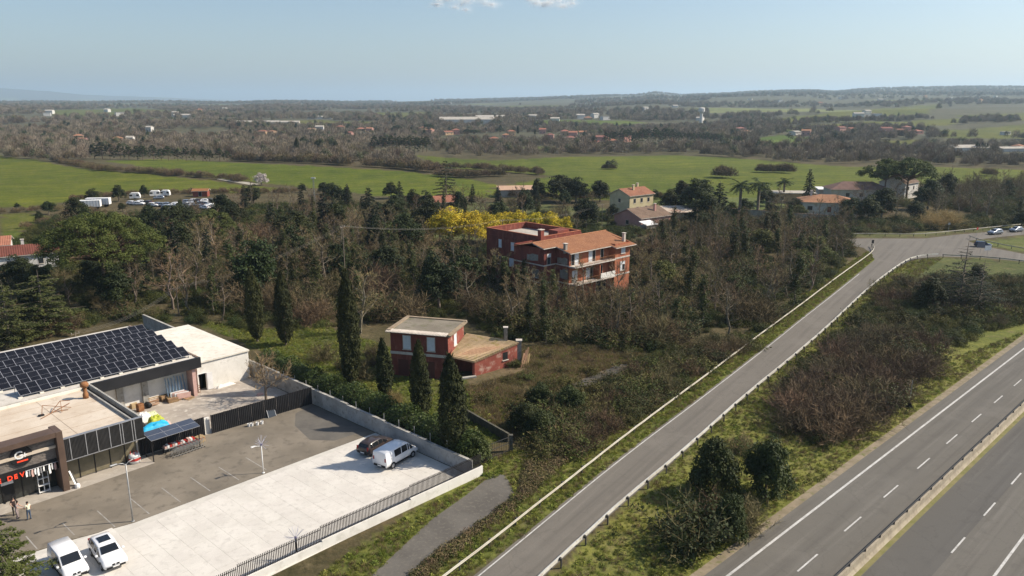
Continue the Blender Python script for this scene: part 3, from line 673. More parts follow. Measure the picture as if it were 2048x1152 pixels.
for k in range(9):
    tr = thing('shopping_trolley', 'wire shopping trolley nested in the row under the canopy', 'trolley', S(8.1 + k * .36, 10.35 + k * .02), AX, 'nested trolleys under the canopy')
    mb = MB()
    for i in range(5): mb.bar((0, -.22 + i*.11, .45), (.75, -.26 + i*.13, .95), .018)
    for z0, w0, xo in ((.5, .24, .06), (.72, .25, .4), (.95, .27, .75)): mb.bar((xo, -w0, z0), (xo, w0, z0), .02); 
    mb.bar((0, -.22, .45), (0, -.22, .95), .018); mb.bar((0, .22, .45), (0, .22, .95), .018); mb.bar((0, -.22, .95), (.8, -.27, 1.0), .02); mb.bar((0, .22, .95), (.8, .27, 1.0), .02)
    mb.build('basket', M['steel'], tr); MB().tube([(.85, -.27, 1.02), (.85, .27, 1.02)], .025, 5).build('handle', pm('red plastic', (.45,.04,.03), None, 1, .5), tr)
    MB().bar((.05, -.2, .12), (.8, -.25, .12), .03).bar((.05, .2, .12), (.8, .25, .12), .03).bar((.8, -.25, .12), (.8, -.25, .9), .03).bar((.8, .25, .12), (.8, .25, .9), .03).build('chassis', M['steel'], tr)
    for x0, y0 in ((.1, -.2), (.1, .2), (.75, -.25), (.75, .25)): o = MB().lathe([(.06,-.015),(.06,.015)], 8).build('wheel', M['tyre'], tr); o.location = (x0, y0, .06); o.rotation_euler = (R(90), 0, 0)
gs = thing('goods_bench', 'low bench of reddish packed goods under the canopy', 'bench', S(8.0, 11.5), AX)
MB().box(0, 3.4, 0, .8, .55, .62).build('top', M['steel'], gs)
for x0 in (.05, 3.25):
    for y0 in (.05, .65): MB().box(x0, x0 + .08, y0, y0 + .08, 0, .55).build('leg', M['black'], gs)
for k in range(12): MB().box(.06 + k*.28, .28 + k*.28, .1, .65, .622, .622 + rn.uniform(.15, .3)).build('pack', (M['pink'], M['white'], pm('red plastic', (0,0,0)))[k % 3], gs)

# heap of things in the yard and before the shop
def pallet(name, label, u, v, z, rz, n=1, tilt=0, group=None):
    t = thing(name, label, 'pallet', S(u, v, z), AX + rz, group)
    for q in range(n):
        zz = q * .15
        for k in range(6): MB().box(-.6, .6, -.5 + k * .18, -.39 + k * .18, zz + .115, zz + .14).build('slat', M['wood'], t)
        for y0 in (-.5, -.05, .4): MB().box(-.6, .6, y0, y0 + .1, zz + .02, zz + .11).build('stringer', M['wood'], t)
    if tilt: t.rotation_euler = (tilt, 0, AX + rz)
    return t
def crate(name, label, cat, u, v, w, d, h, mat, rz=0, z=0, group=None):
    t = thing(name, label, cat, S(u, v, z), AX + rz, group)
    MB().box(-w/2, w/2, -d/2, d/2, 0, h).build('body', mat, t, bevel=min(w, d, h) * .06)
    MB().box(-w/2 - .01, w/2 + .01, -.03, .03, h * .2, h + .012).build('band', M['wood'] if mat is M['card'] else M['black'], t)
    return t
def yp(px, py): return uvz(px, py)
u, v = yp(328, 800); pallet('pallet_stack', 'stack of wooden pallets in the middle of the yard heap', u, v, 0, .2, 5)
u, v = yp(345, 803); pallet('pallet_stack', 'lower stack of wooden pallets beside the yard heap stack', u, v, 0, -.1, 4)
u, v = yp(362, 797); pallet('pallet_stack', 'reddish pallet stack between the timber stack and the teal sheet', u, v, 0, .15, 3)
u, v = yp(378, 797); pallet('pallet', 'loose yellowish pallet lying at the end of the yard heap', u, v, 0, .4, 1, R(14))
u, v = yp(289, 800); pallet('upright_pallet', 'tall pallet standing upright against the porch wall', u, 26.2, .62, 0, 1, R(82))
u, v = yp(254, 818); crate('box', 'flat cardboard box at the near end of the yard heap', 'box', u, v, 1.0, .8, .5, M['card'])
u, v = yp(266, 816); crate('box', 'open tan box beside the flat cardboard box', 'box', u, v, .8, .7, .7, M['card'], .3)
u, v = yp(281, 822); crate('box', 'tall brown box before the white chest in the yard', 'box', u, v, .7, .7, .95, M['rust'], .1)
u, v = yp(290, 803); crate('white_chest', 'white chest freezer standing among the pallets', 'freezer', u, v, 1.5, .8, 1.1, M['white'])
u, v = yp(262, 800); crate('white_counter', 'long white counter under the warehouse porch', 'counter', u, v + .6, 3.0, .9, 1.1, M['white'])
u, v = yp(297, 815); o = thing('black_barrel', 'black plastic barrel lying before the pallet stacks', 'barrel', S(u, v, .35), AX)
b_ = MB().lathe([(.02,-.45),(.30,-.45),(.34,-.2),(.36,0),(.34,.2),(.30,.45),(.02,.45)], 14).build('body', M['black'], o, True); b_.rotation_euler = (R(90), 0, 0)
MB().lathe([(.365,-.03),(.365,.03)], 14).build('hoop', M['post'], o).rotation_euler = (R(90), 0, 0)
u, v = yp(305, 800); crate('grey_cabinet', 'grey cabinet behind the pallet stacks', 'cabinet', u, v + .8, 1.2, .6, 1.5, M['alu'])
bs = thing('blue_sheeting', 'pale blue sheets standing against the porch wall', 'sheeting', S(16.3, 26.7), AX)
for k in range(7): MB().bar((-1.3 + k * .38, .2, 2.9 - .1 * (k % 3)), (-1.25 + k * .38, -.25, .05), .36, .03).build('sheet', pm('pale blue sheet', (.22,.36,.55), (.45,.55,.64), 1.5, .35), bs)
pb = thing('board_stack', 'pinkish boards leaning before the blue sheets', 'boards', S(16.0, 25.4), AX)
for k in range(4): MB().bar((-.9 + k * .2, .5 - k * .12, .62), (.8 + k * .2, .3 - k * .12, .66 - .05 * k), .05, 1.15 - .15 * k).build('board', M['pink'] if k % 2 else M['white'], pb)
u, v = yp(366, 785); crate('teal_box', 'teal plastic tub at the right of the yard heap', 'tub', u, v, 1.1, .8, .7, M['teal'])
u, v = yp(390, 786); g_ = thing('wire_cage', 'small reddish wire cage before the annex corner', 'cage', S(u, v), AX)
for x0 in (-.5, .5):
    for y0 in (-.4, .4): MB().bar((x0, y0, 0), (x0, y0, 1.0), .05).build('post', M['rust'], g_)
for z0 in (.1, .4, .7, 1.0): MB().bar((-.5, -.4, z0), (.5, -.4, z0), .03).bar((-.5, .4, z0), (.5, .4, z0), .03).bar((-.5, -.4, z0), (-.5, .4, z0), .03).bar((.5, -.4, z0), (.5, .4, z0), .03).build('rail', M['rust'], g_)
def heap(name, label, cat, u, v, w, d, h, mat, seed, rz=0):
    rg = np.random.default_rng(seed); n = 14
    X, Y = np.meshgrid(np.linspace(-1, 1, n), np.linspace(-1, 1, n)); rr = np.maximum(abs(X), abs(Y))
    Z = h * np.clip(1.15 - rr ** 3, .0, 1) * (.7 + .5 * rg.random(X.shape)) ; Z[0] = Z[-1] = 0; Z[:, 0] = Z[:, -1] = 0
    V = np.stack([X * w / 2 * (1 + .06 * rg.standard_normal(X.shape)), Y * d / 2, Z], -1).reshape(-1, 3)
    i, j = np.meshgrid(np.arange(n-1), np.arange(n-1), indexing='ij'); F = np.stack([i*n+j, i*n+j+1, (i+1)*n+j+1, (i+1)*n+j], -1).reshape(-1, 4)
    t = link(name, np_mesh(name, V, F, mat), None, S(u, v, .012), AX + rz); return tag(t, label, cat)
u, v = yp(312, 862); heap('blue_tarpaulin', 'bright blue tarpaulin over goods behind the canopy', 'tarpaulin', u, v + .3, 3.6, 1.3, .8, M['blue_sheet'], 1)
u, v = yp(312, 846); heap('lime_tarpaulin', 'lime green tarpaulin between the blue sheet and the boxes', 'tarpaulin', u, v, 1.7, 1.1, .8, M['lime'], 2)
u, v = yp(303, 834); heap('pale_green_sheet', 'pale green crumpled sheet at the back of the goods', 'sheet', u, v, 1.5, .9, .6, pm('pale green sheet', (.55,.58,.35), None, 1, .7), 3)
u, v = yp(288, 842); heap('white_sacks', 'pile of white sacks against the shop side wall', 'sacks', u, v, 1.6, 1.2, .9, M['white'], 4)
u, v = yp(330, 850); heap('red_sacks', 'small reddish pile of sacks right of the blue sheet', 'sacks', u, v, 1.2, .8, .5, M['pink'], 5)
u, v = yp(300, 858); heap('black_bags', 'dark rubbish bags between lime and blue sheets', 'bags', u - .8, v + .6, 1.3, .9, .7, M['black'], 6)
u, v = yp(450, 772); heap('white_rubble', 'low pile of pale rubble along the annex wall', 'rubble', u, v, 2.6, .7, .3, M['whitewall'], 7)
u, v = yp(520, 790); heap('red_bits', 'small red and grey debris near the bare yard tree', 'debris', u, v, .9, .5, .25, M['pink'], 8)
u, v = yp(270, 925); bb = thing('big_bag', 'white bulk bag with red printing beside the canopy', 'bag', S(u, v), AX)
MB().lathe([(.3,0),(.52,.05),(.58,.4),(.56,.8),(.5,.98),(.36,1.02)], 10).build('sack', M['white'], bb, True)
for k in range(4): MB().tube([(.35*cos(k*1.57+.8), .35*sin(k*1.57+.8), .95), (.30*cos(k*1.57+1.1), .30*sin(k*1.57+1.1), 1.3), (.35*cos(k*1.57+1.5), .35*sin(k*1.57+1.5), .95)], .035, 5).build('loop', MATS['red plastic'], bb)
MB().lathe([(.585,.35),(.585,.62)], 10).build('print_band', MATS['red plastic'], bb)
u, v = yp(232, 930)
for k, (du_, w, h, mt, nm) in enumerate(((-.9, .5, .4, 'white', 'white bucket set on the pavement before the shop windows'), (-.2, .6, .5, 'alu', 'grey tool case before the shop windows'), (.5, .7, .35, 'black', 'dark case before the shop windows near the bulk bag'), (1.1, .5, .45, 'white', 'white carton between the dark case and the bulk bag'))):
    crate('goods_box', nm, 'box', u + du_, v + .3, w, .5, h, M[mt], rn.uniform(-.3, .3))
u, v = yp(172, 945); crate('goods_box', 'brown cardboard carton near the portal under the cladding', 'box', u, v + .2, .7, .6, .65, M['card'], .3)
u, v = yp(400, 884); crate('crate', 'dark crate with pale lid between canopy and gate', 'crate', u, v, .9, .8, .7, M['card'], .2)
u, v = yp(386, 884); crate('crate', 'low black crate beside the canopy post', 'crate', u, v, .8, .6, .5, M['black'], 0)
for k, (px, py) in enumerate(((498, 853), (504, 852), (515, 850), (524, 848))):
    u, v = yp(px, py); t = thing('white_bucket', ('leftmost','second','third','rightmost')[k] + ' of four white buckets along the black fence', 'bucket', S(u, v), AX, 'buckets along the black fence')
    MB().lathe([(.02,0),(.15,0),(.19,.36),(.18,.36),(.145,.03)], 10).build('pail', M['white'], t); MB().tube([(-.19,0,.34),(-.1,0,.2),(.1,0,.2),(.19,0,.34)], .012, 4).build('handle', M['black'], t)
u, v = yp(545, 834); t = thing('leaning_pane', 'glass pane leaning on the black fence', 'pane', S(u, v), AX); MB().bar((0, .5, 1.2), (0, 0, .02), 1.0, .03).build('glass', M['winglass'], t); MB().bar((-.5, .5, 1.2), (-.5, 0, .02), .05, .05).bar((.5, .5, 1.2), (.5, 0, .02), .05, .05).build('frame', M['alu'], t)
# on the roof: fallen aerial and rusty chimney cowl
ch = thing('roof_chimney', 'rusty orange flue with cowl at the corner of the beige roof', 'chimney', S(*uvz(172, 796, 4.73), 4.73), AX)
MB().lathe([(.30,0),(.30,.5),(.24,.55),(.20,.8),(.2,1.3)], 10).build('flue', M['rust'], ch, True); MB().lathe([(.1,1.3),(.42,1.35),(.46,1.6),(.30,1.85),(.05,1.9)], 10).build('cowl', M['rust'], ch, True)
ae = thing('fallen_aerial', 'rusty fallen aerial frame lying on the beige roof', 'aerial', S(*uvz(118, 825, 4.73), 4.74), AX)
for a, b in (((-1.9, -.6, .05), (1.6, 1.7, .12)), ((-1.2, .9, .9), (1.3, .3, .1)), ((-1.2, .9, .9), (-1.5, .4, .05)), ((.6, 1.2, .8), (.2, -.3, .05)), ((.6, 1.2, .8), (-.6, .4, .1)), ((.6, 1.2, .8), (1.5, 1.1, .6)), ((-.6, .4, .1), (.9, .0, .05))): MB().bar(a, b, .05).build('bar', M['rust'], ae)
MB().box(-1.8, -1.3, .2, .6, .0, .12).build('foot', M['black'], ae)

# front fence on its low wall, stepping down
ff = thing('bar_fence', 'dark upright bar fence on low white wall along the drive', 'fence', SO, AX)
steps = [(-40, 1.6, .55), (1.6, 9.0, .72), (9.0, 18.4, .86), (18.4, 27.6, 1.0)]
def fv(u): return -15.85 - .045 * (u - 4) * .6
for a, b, h in steps:
    n = max(1, int((b - a) / 4.5))
    for k in range(n):
        x0, x1 = a + (b - a) * k / n, a + (b - a) * (k + 1) / n
        MB().prism([(x0 + .005, fv(x0) - .14), (x1 - .005, fv(x1) - .14), (x1 - .005, fv(x1) + .14), (x0 + .005, fv(x0) + .14)], -.2, h).build('wall_panel', M['whitewall'], ff)
    MB().bar((a + .05, fv(a), h + .10), (b - .05, fv(b), h + .10), .04).bar((a + .05, fv(a), h + 1.12), (b - .05, fv(b), h + 1.12), .04).build('rail', M['black'], ff)
    MB().box(b - .32, b - .12, fv(b) + .16, fv(b) + .4, .05, .5).build('meter_box', M['black'], ff)
bar_me = MB().box(-.022, .022, -.03, .03, 0, 1.32).mesh('bar', pm('brown black fence bar', (.03,.024,.022), None, 1, .6))
for k in range(208):
    u = -3.6 + k * .15
    h = [s_ for s_ in steps if s_[0] <= u < s_[1]][0][2]
    link('bar', bar_me, ff, (u, fv(u) + .01, h + .002))

# lamps: double-arm lamp and the starburst light poles
lp = thing('lamp_post', 'tall grey double-arm lamp post at the edge of the slabs', 'lamp post', G(266, 1043), AX)
MB().tube([(0,0,0),(0,0,5.6)], [.075,.05], 8).build('pole', M['steel'], lp, True); MB().lathe([(.16,0),(.16,.06),(.1,.1)], 10).build('base_plate', M['steel'], lp)
for s_ in (-1, 1):
    MB().tube([(0,0,5.5),(s_*.25,0,5.75),(s_*.75,0,5.86)], .035, 6).build('arm', M['steel'], lp, True)
    h_ = MB().box(s_*.7 if s_ > 0 else s_*1.3, s_*1.3 if s_ > 0 else s_*.7, -.1, .1, 5.83, 5.92).build('lamp_head', M['steel'], lp, bevel=.03)
def starburst(label, p, h, n, pm_, head=False):
    t = thing('starburst_light', label, 'light pole', p, AX)
    MB().tube([(0,0,0),(0,0,h)], .05, 7).build('pole', pm_, t, True); MB().lathe([(.14,0),(.14,.06),(.07,.1)], 9).build('base_plate', pm_, t)
    MB().lathe([(.02,-.12),(.1,-.08),(.12,0),(.1,.08),(.02,.12)], 9, (0,0,h)).build('hub', pm('violet lamp hub', (.10,.09,.16), None, 1, .4), t)
    r_ = random.Random(n)
    for k in range(26):
        a = r_.uniform(0, 2*pi); e = math.asin(r_.uniform(-.25, 1)); d = Vector((cos(a)*cos(e), sin(a)*cos(e), sin(e)))
        MB().tube([Vector((0,0,h)) + d*.1, Vector((0,0,h)) + d*r_.uniform(.75, 1.05)], .011, 3).build('spike', pm('spike light rod', (.42,.42,.50), None, 1, .4), t)
    if head: MB().tube([(0,0,h-.15),(-.75,.1,h+.02)], .03, 5).box(-1.05, -.6, -.02, .2, h, h+.07).build('lamp_head', M['white'], t)
starburst('white pole with radiating starburst light beside the parking bays', G(527, 946), 3.1, 1, M['white'], True)
starburst('dark pole with radiating starburst light behind the bar fence', S(*uvz(594, 1117)), 1.9, 2, M['post'])
# ------------------------------------------------------------------ houses
def window(parent, x, z, w, h, face, pos, mat=None, sill=True, frame=None):
    """a window on a wall face: face '-y','+y','-x','+x' of the parent's axes, pos the plane"""
    mat = mat or M['winglass']; s = {'-y':(0,-1),'+y':(0,1),'-x':(-1,0),'+x':(1,0)}[face]
    def bx(a0, a1, z0, z1, d0, d1):
        lo, hi = sorted((pos + s[0]*d0 + s[1]*d0, pos + s[0]*d1 + s[1]*d1))
        return (a0, a1, lo, hi, z0, z1) if s[0] == 0 else (lo, hi, a0, a1, z0, z1)
    o = MB().box(*bx(x - w/2, x + w/2, z, z + h, -.03, .022)).build('window', mat, parent)
    f = MB()
    for a in ((x-w/2-.07, x-w/2, z-.07, z+h+.07), (x+w/2, x+w/2+.07, z-.07, z+h+.07), (x-w/2, x+w/2, z+h, z+h+.07), (x-w/2, x+w/2, z-.07, z)): f.box(*bx(*a, -.03, .045))
    f.build('frame', frame or M['band'], o)
    if sill: MB().box(*bx(x - w/2 - .12, x + w/2 + .12, z - .15, z - .075, -.02, .13)).build('sill', M['band'], o)
    return o
def tiled(mb, a, b, c, d, pitch=.22, amp=.035):
    """ribbed tile slope: a-b along the eave, d-c along the ridge (a below d); ribs run from eave to ridge"""
    a, b, c, d = (Vector(p) for p in (a, b, c, d)); n = max(2, int((b - a).length / pitch)); nn = (b - a).cross(d - a).normalized()
    if nn.z < 0: nn = -nn
    vs = []
    for i in range(2 * n + 1):
        t = i / (2 * n); h = nn * (amp if i % 2 else 0); vs += [a.lerp(b, t) + h, d.lerp(c, t) + h]
    mb.add(vs, [(2*i, 2*i+2, 2*i+3, 2*i+1) for i in range(2 * n)]); return mb

# --- the abandoned red apartment house (local x along the balcony facade, y to the back)
RBO = Vector((11.5, 139.2, 0)); RBA = math.atan2(.688, .726)
rb = thing('apartment_house', 'large abandoned red apartment house with balconies and orange tiled roof', 'house', RBO, RBA)
ZE = 9.2
fw = [(0,1.3),(11.8,1.3),(11.8,0),(16.4,0),(16.4,12.8),(-3.2,12.8),(-3.2,4.7),(0,4.7)]
def walls(name, poly, z0, z1, mat, parent):
    m = MB(); n = len(poly); m.add([(p[0],p[1],z0) for p in poly] + [(p[0],p[1],z1) for p in poly], [(i,(i+1)%n,(i+1)%n+n,i+n) for i in range(n)]); return m.build(name, mat, parent)
def facet(a, b, z0, z1, name, mat): return MB().poly([(a[0],a[1],z0),(b[0],b[1],z0),(b[0],b[1],z1),(a[0],a[1],z1)]).build(name, mat, rb)
for i in range(len(fw)):
    a, b = fw[i], fw[(i+1) % len(fw)]
    facet(a, b, 0, ZE + (.9 if i in (4, 5) else .55 if i in (0,1,2,3,6,7) else 0), 'wall', M['redbrick'] if i in (0, 1, 2, 3) else M['redwall'])
# gable rises under the roof
MB().poly([(16.38,0,ZE+.5),(16.38,12.8,ZE+.5),(16.38,7,10.9)]).build('gable', M['redbrick'], rb)
# tiled roof: front slope of two pieces, back slope, soffit under the eave
rf = MB(); RZ = 11.0; k_ = (RZ - ZE) / 7.9
def rz_(y): return ZE + (y + .9) * k_
tiled(rf, (-.7,.3,rz_(.3)), (11.0,.3,rz_(.3)), (11.0,7,RZ), (-.7,7,RZ)); tiled(rf, (11.0,-.9,rz_(-.9)), (17.3,-.9,rz_(-.9)), (17.3,7,RZ), (11.0,7,RZ))
tiled(rf, (-4.0,4.0,rz_(4)), (-.7,4.0,rz_(4)), (-.7,7,RZ), (-4.0,7,RZ)); tiled(rf, (17.3,12.7,9.75), (-4.0,12.7,9.75), (-4.0,7,RZ), (17.3,7,RZ))
roof = rf.build('roof', M['tile'], rb)
MB().tube([(-4.0,7,RZ+.04),(17.3,7,RZ+.04)], .14, 6).build('ridge', M['tile'], roof)
ev = MB(); ev.prism([(-.72,.28),(11.0,.28),(11.0,6.9),(-.72,6.9)], [rz_(.28)-.16]*2 + [RZ-.18]*2, [rz_(.28)-.03]*2 + [RZ-.05]*2).prism([(11.02,-.92),(17.32,-.92),(17.32,6.9),(11.02,6.9)], [rz_(-.92)-.16]*2 + [RZ-.18]*2, [rz_(-.92)-.03]*2 + [RZ-.05]*2).prism([(-4.02,3.98),(-.74,3.98),(-.74,6.9),(-4.02,6.9)], [rz_(3.98)-.16]*2 + [RZ-.18]*2, [rz_(3.98)-.03]*2 + [RZ-.05]*2)
ev.build('eave_slab', M['band'], roof)
def chim(x, y, z0, z1, w, mat, parent): 
    c = MB().box(x-w/2, x+w/2, y-w/2, y+w/2, z0, z1).build('chimney', mat, parent); MB().box(x-w/2-.1, x+w/2+.1, y-w/2-.1, y+w/2+.1, z1 + .002, z1+.12).build('chimney_cap', M['band'], c); return c
chim(-.1, 2.2, 9.2, 11.0, .55, M['plaster'], roof); chim(15.9, 1.2, 9.4, 11.3, .5, M['band'], roof); chim(3.7, 12.3, 8, 12.0, .9, M['redwall'], rb)
# string courses, right bay and left side
for z in (3.4, 6.75):
    MB().box(11.72, 16.48, -.08, -.005, z, z + .28).build('string_course', M['band'], rb); MB().box(16.405, 16.48, -.08, 12.8, z, z + .28).build('string_course', M['band'], rb)
    MB().box(-.08, -.005, 1.3, 4.62, z, z + .22).build('string_course', M['band'], rb); MB().box(-3.28, -.09, 4.62, 4.695, z, z + .22).build('string_course', M['band'], rb)
    MB().box(-3.28, -3.205, 4.70, 12.7, z, z + .22).build('string_course', M['band'], rb)
# balconies
for z, solid in ((6.72, False), (3.38, True)):
    bal = MB().box(-.15, 11.7, -.35, 1.28, z - .05, z + .16).build('balcony', M['band'], rb)
    if not solid or True:
        x1 = 11.65 if not solid else 7.2
        r_ = MB().bar((-.1, -.3, z + 1.05), (x1, -.3, z + 1.05), .045).bar((-.1, -.3, z + .3), (x1, -.3, z + .3), .03).bar((-.1, -.3, z + 1.05), (-.1, 1.2, z + 1.05), .045)
        r_.build('railing', M['rust'], bal)
        for k in range(int((x1 + .1) / .16)): 
            if k % 2 == 0 or not solid: MB().bar((-.08 + k * .16, -.3, z + .16), (-.08 + k * .16, -.3, z + 1.05), .022).build('baluster', M['rust'], bal)
    if solid: MB().box(7.3, 11.65, -.36, -.28, z + .16, z + 1.25).build('parapet_panel', M['whitewall'], bal)
    # loggia recess wall and shade
    MB().box(7.1, 7.35, -.2, 1.28, z + .17, z + 2.9).build('loggia_pier', M['redbrick'], bal) if solid else None
for x, z, w, h in ((2.1, 6.9, 1.0, 2.1), (6.0, 6.9, 1.0, 2.1), (1.6, 3.6, 1.4, 2.2), (5.4, 3.6, 1.1, 2.2)):
    window(rb, x, z, w, h, '-y', 1.3, M['shutter'], False)
for x, z in ((1.0, 6.9), (7.0, 6.9), (6.3, 3.6), (9.4, 6.9), (9.2, 3.6), (9.3, .1)):
    window(rb, x, z, .8 if z > 1 else 2.8, 2.2 if z > 1 else 2.6, '-y', 1.3, M['black'], False)
window(rb, 14.3, 7.7, 1.2, 1.0, '-y', 0, M['shutter']); window(rb, 14.2, 4.3, 1.4, 1.5, '-y', 0, M['winglass']); window(rb, 13.8, 4.3, .5, 1.5, '-y', -.03, M['shutter'], False)
window(rb, 14.2, 5.5, 1.4, .5, '-y', -.03, M['shutter'], False)
window(rb, 3.0, 5, 1.2, 1.5, '+x', 16.4); window(rb, 9.0, 5, 1.2, 1.5, '+x', 16.4); window(rb, 3.0, 7.6, 1.2, 1.2, '+x', 16.4)
window(rb, -1.9, 7.0, .9, 2.0, '-y', 4.7, M['winglass']); window(rb, -1.9, 8.4, .9, .6, '-y', 4.67, M['shutter'], False)
window(rb, 6.9, 4.4, 1.5, 1.5, '-x', -3.2, M['plaster']); window(rb, 9.6, 4.4, 1.2, 1.5, '-x', -3.2)
for a, b, z0, z1, pl_ in ((1.7, 4.3, 6.95, 8.6, 0), (1.6, 3.6, 4.2, 6.3, 0), (6.2, 9.2, 7.4, 9.0, -3.2)):   # bare plaster where the red has fallen off
    r_ = random.Random(int(z0 * 10)); pts = [(pl_ - .012, a + (b-a)*t_, z0 + r_.uniform(0, .3)) for t_ in (0,.25,.5,.75,1)] + [(pl_ - .012, a + (b-a)*t_, z1 - r_.uniform(0, .5)) for t_ in (1,.75,.5,.25,0)]
    MB().poly(pts).build('plaster_patch', M['plaster'], rb)
# flat-roofed rear block with parapet
bx0, bx1, by0, by1 = 4.4, 16.2, 12.85, 29.3
for a, b, c, d in ((bx0,bx0+.3,by0,by1),(bx1-.3,bx1,by0,by1),(bx0+.3,bx1-.3,by0,by0+.3),(bx0+.3,bx1-.3,by1-.3,by1)):
    MB().box(a, b, c, d, 0, 10.4).build('wall', M['redwall'], rb); MB().box(a-.05, b+.05, c-.05, d+.05, 10.402, 10.5).build('parapet_cap', M['redbrick'], rb)
MB().box(bx0+.3, bx1-.3, by0+.3, by1-.3, 8.9, 9.15).build('terrace_roof', M['roof_light'], rb)
MB().box(9.5, 13.0, 13.2, 15.8, 9.16, 11.0).build('stair_head', M['redwall'], rb)
MB().box(bx0-.1, bx0-.005, by0, by1, 9.0, 9.15).build('string_course', M['redwall'], rb)
for y, z, w, h, mt in ((25.0, 6.8, .8, 1.6, 'shutter'), (21.0, 6.6, 1.3, 1.6, 'shutter'), (17.2, 6.9, 1.3, 1.2, 'winglass'), (21.5, 3.2, 1.3, 1.6, 'shutter'), (16.5, 3.2, 1.2, 1.6, 'winglass'), (25.5, 3.2, 1.0, 1.6, 'winglass')): window(rb, y, z, w, h, '-x', bx0, M[mt])
for k in range(4): MB().bar((bx0 - .1, 14.4 + k*.35, 8.5), (bx0 - .9, 14.3 + k*.35, 8.1), .18, .03).build('awning_slat', M['white'], rb)

# --- the small red house
SHA = math.atan2(-.262, .965); SHO = Vector((-16.6, 100.6, 0))
sh = thing('cottage', 'small two-storey red cottage with flat mossy roof beside the cypresses', 'house', SHO, SHA)
w_, d_, h_ = 8.3, 6.6, 6.15
MB().box(0, w_, 0, d_, 0, h_).build('wall', M['redwall'], sh)
MB().box(w_ + .003, w_ + .02, .02, d_ - .02, 0, h_).build('wall', M['redworn'], sh)
ro = MB().prism([(-.45,-.45),(w_+.45,-.45),(w_+.45,d_+.45),(-.45,d_+.45)], h_+.002, h_+.22).build('roof', M['roof_grey'], sh)
for k in range(44):
    MB().tube([(-.4 + k*.2, -.62, h_+.12), (-.4 + k*.2, -.3, h_+.2), (-.4 + k*.2, .35, h_+.30)], .085, 5).build('eave_tile', M['band'], ro)
for k in range(34):
    MB().tube([(w_+.6, -.3 + k*.2, h_+.12), (w_+.1, -.3 + k*.2, h_+.28)], .085, 5).build('eave_tile', pm('cottage eave tile', (.32,.25,.17), (.24,.18,.12), 1.5, .95), ro)
MB().prism([(-.45,-.2),(.1,-.2),(.1,d_+.4),(-.45,d_+.4)], h_+.222, h_+.36).prism([(.1,d_-.1),(w_+.4,d_-.1),(w_+.4,d_+.4),(.1,d_+.4)], h_+.222, h_+.36).build('roof_kerb', MATS['cottage eave tile'], ro)
MB().box(-.05, w_+.05, -.06, -.004, 3.05, 3.42).build('string_course', M['band'], sh)
for x in (2.4, 5.9): window(sh, x, 3.9, 1.05, 1.85, '-y', 0, M['shutter'])
window(sh, 2.9, 4.1, 1.0, 1.5, '+x', w_ + .02, M['shutter'])
for x in (1.8, 5.6): window(sh, x, 0.05, 1.5, 2.3, '-y', 0, pm('dark garage door', (.10,.035,.028), None, 1, .8), False, M['redwall'])
# lean-to with old tiles: irregular plan
def shl(p): v = p - SHO; return (v.x*cos(SHA) + v.y*sin(SHA), -v.x*sin(SHA) + v.y*cos(SHA))
q = [Vector((-8.35,99.2,0)), Vector((-5.1,99.8,0)), Vector((.75,104.8,0)), Vector((-6.4,105.2,0))]
lo = thing('lean_to', 'low lean-to with mossy tiled roof against the red cottage', 'lean-to', (0,0,0))
ql = q; zt = [3.1, 2.05, 3.15, 4.35]
MB().poly([(*ql[1][:2],0),(*ql[2][:2],0),(*ql[2][:2],zt[2]-.05),(*ql[1][:2],zt[1]-.05)]).build('wall', M['redworn'], lo)
MB().poly([(*ql[2][:2],0),(*ql[3][:2],0),(*ql[3][:2],zt[3]-.05),(*ql[2][:2],zt[2]-.05)]).build('wall', M['redworn'], lo)
pA = ql[0].lerp(ql[1], .12); MB().poly([(*ql[0][:2],0),(*pA[:2],0),(*pA[:2],2.9),(*ql[0][:2],3.0)]).build('wall', M['redwall'], lo)
pB = ql[0].lerp(ql[1], .9); MB().poly([(*pB[:2],0),(*ql[1][:2],0),(*ql[1][:2],2.0),(*pB[:2],2.1)]).build('wall', M['redworn'], lo)
MB().poly([(-8.0,101.6,0),(-4.2,102.2,0),(-4.2,102.2,2.6),(-8.0,101.6,3.3)]).build('inner_wall', M['redwall'], lo)
cc = sum(ql, Vector()) / 4; ov = [(p - cc) * 1.07 + cc for p in ql]
A_, B_, C_, D_ = [Vector((ov[i].x, ov[i].y, zt[i])) for i in range(4)]
mbt = MB(); tiled(mbt, B_, C_, D_, A_, .30, .11)
lr = mbt.build('roof', pm('tile channels', (.36,.25,.15), (.27,.19,.11), .8, .95, c3=(.30,.26,.08), scale2=1.3), lo)
for k in range(20):
    t_ = (k + .5) / 20; a, b = B_.lerp(C_, t_), A_.lerp(D_, t_); MB().tube([a + Vector((0,0,.10)), b + Vector((0,0,.10))], .085, 6).build('tile_row', M['tile_old'], lr)
MB().add([A_ - Vector((0,0,.10)), B_ - Vector((0,0,.10)), C_ - Vector((0,0,.10)), D_ - Vector((0,0,.10)), A_ - Vector((0,0,.02)), B_ - Vector((0,0,.02)), C_ - Vector((0,0,.02)), D_ - Vector((0,0,.02))], [(3,2,1,0),(4,5,6,7),(0,1,5,4),(1,2,6,5),(2,3,7,6),(3,0,4,7)]).build('roof_deck', M['wood'], lr)
chim(-.9, 105.0, 3.0, 5.4, .5, M['plaster'], lo); chim(1.0, 105.3, 0, 3.4, .7, M['plaster'], lo)
wd = (ql[2] - ql[1]).normalized(); wn = Vector((wd.y, -wd.x, 0)); wc = ql[1] + wd * 5.0
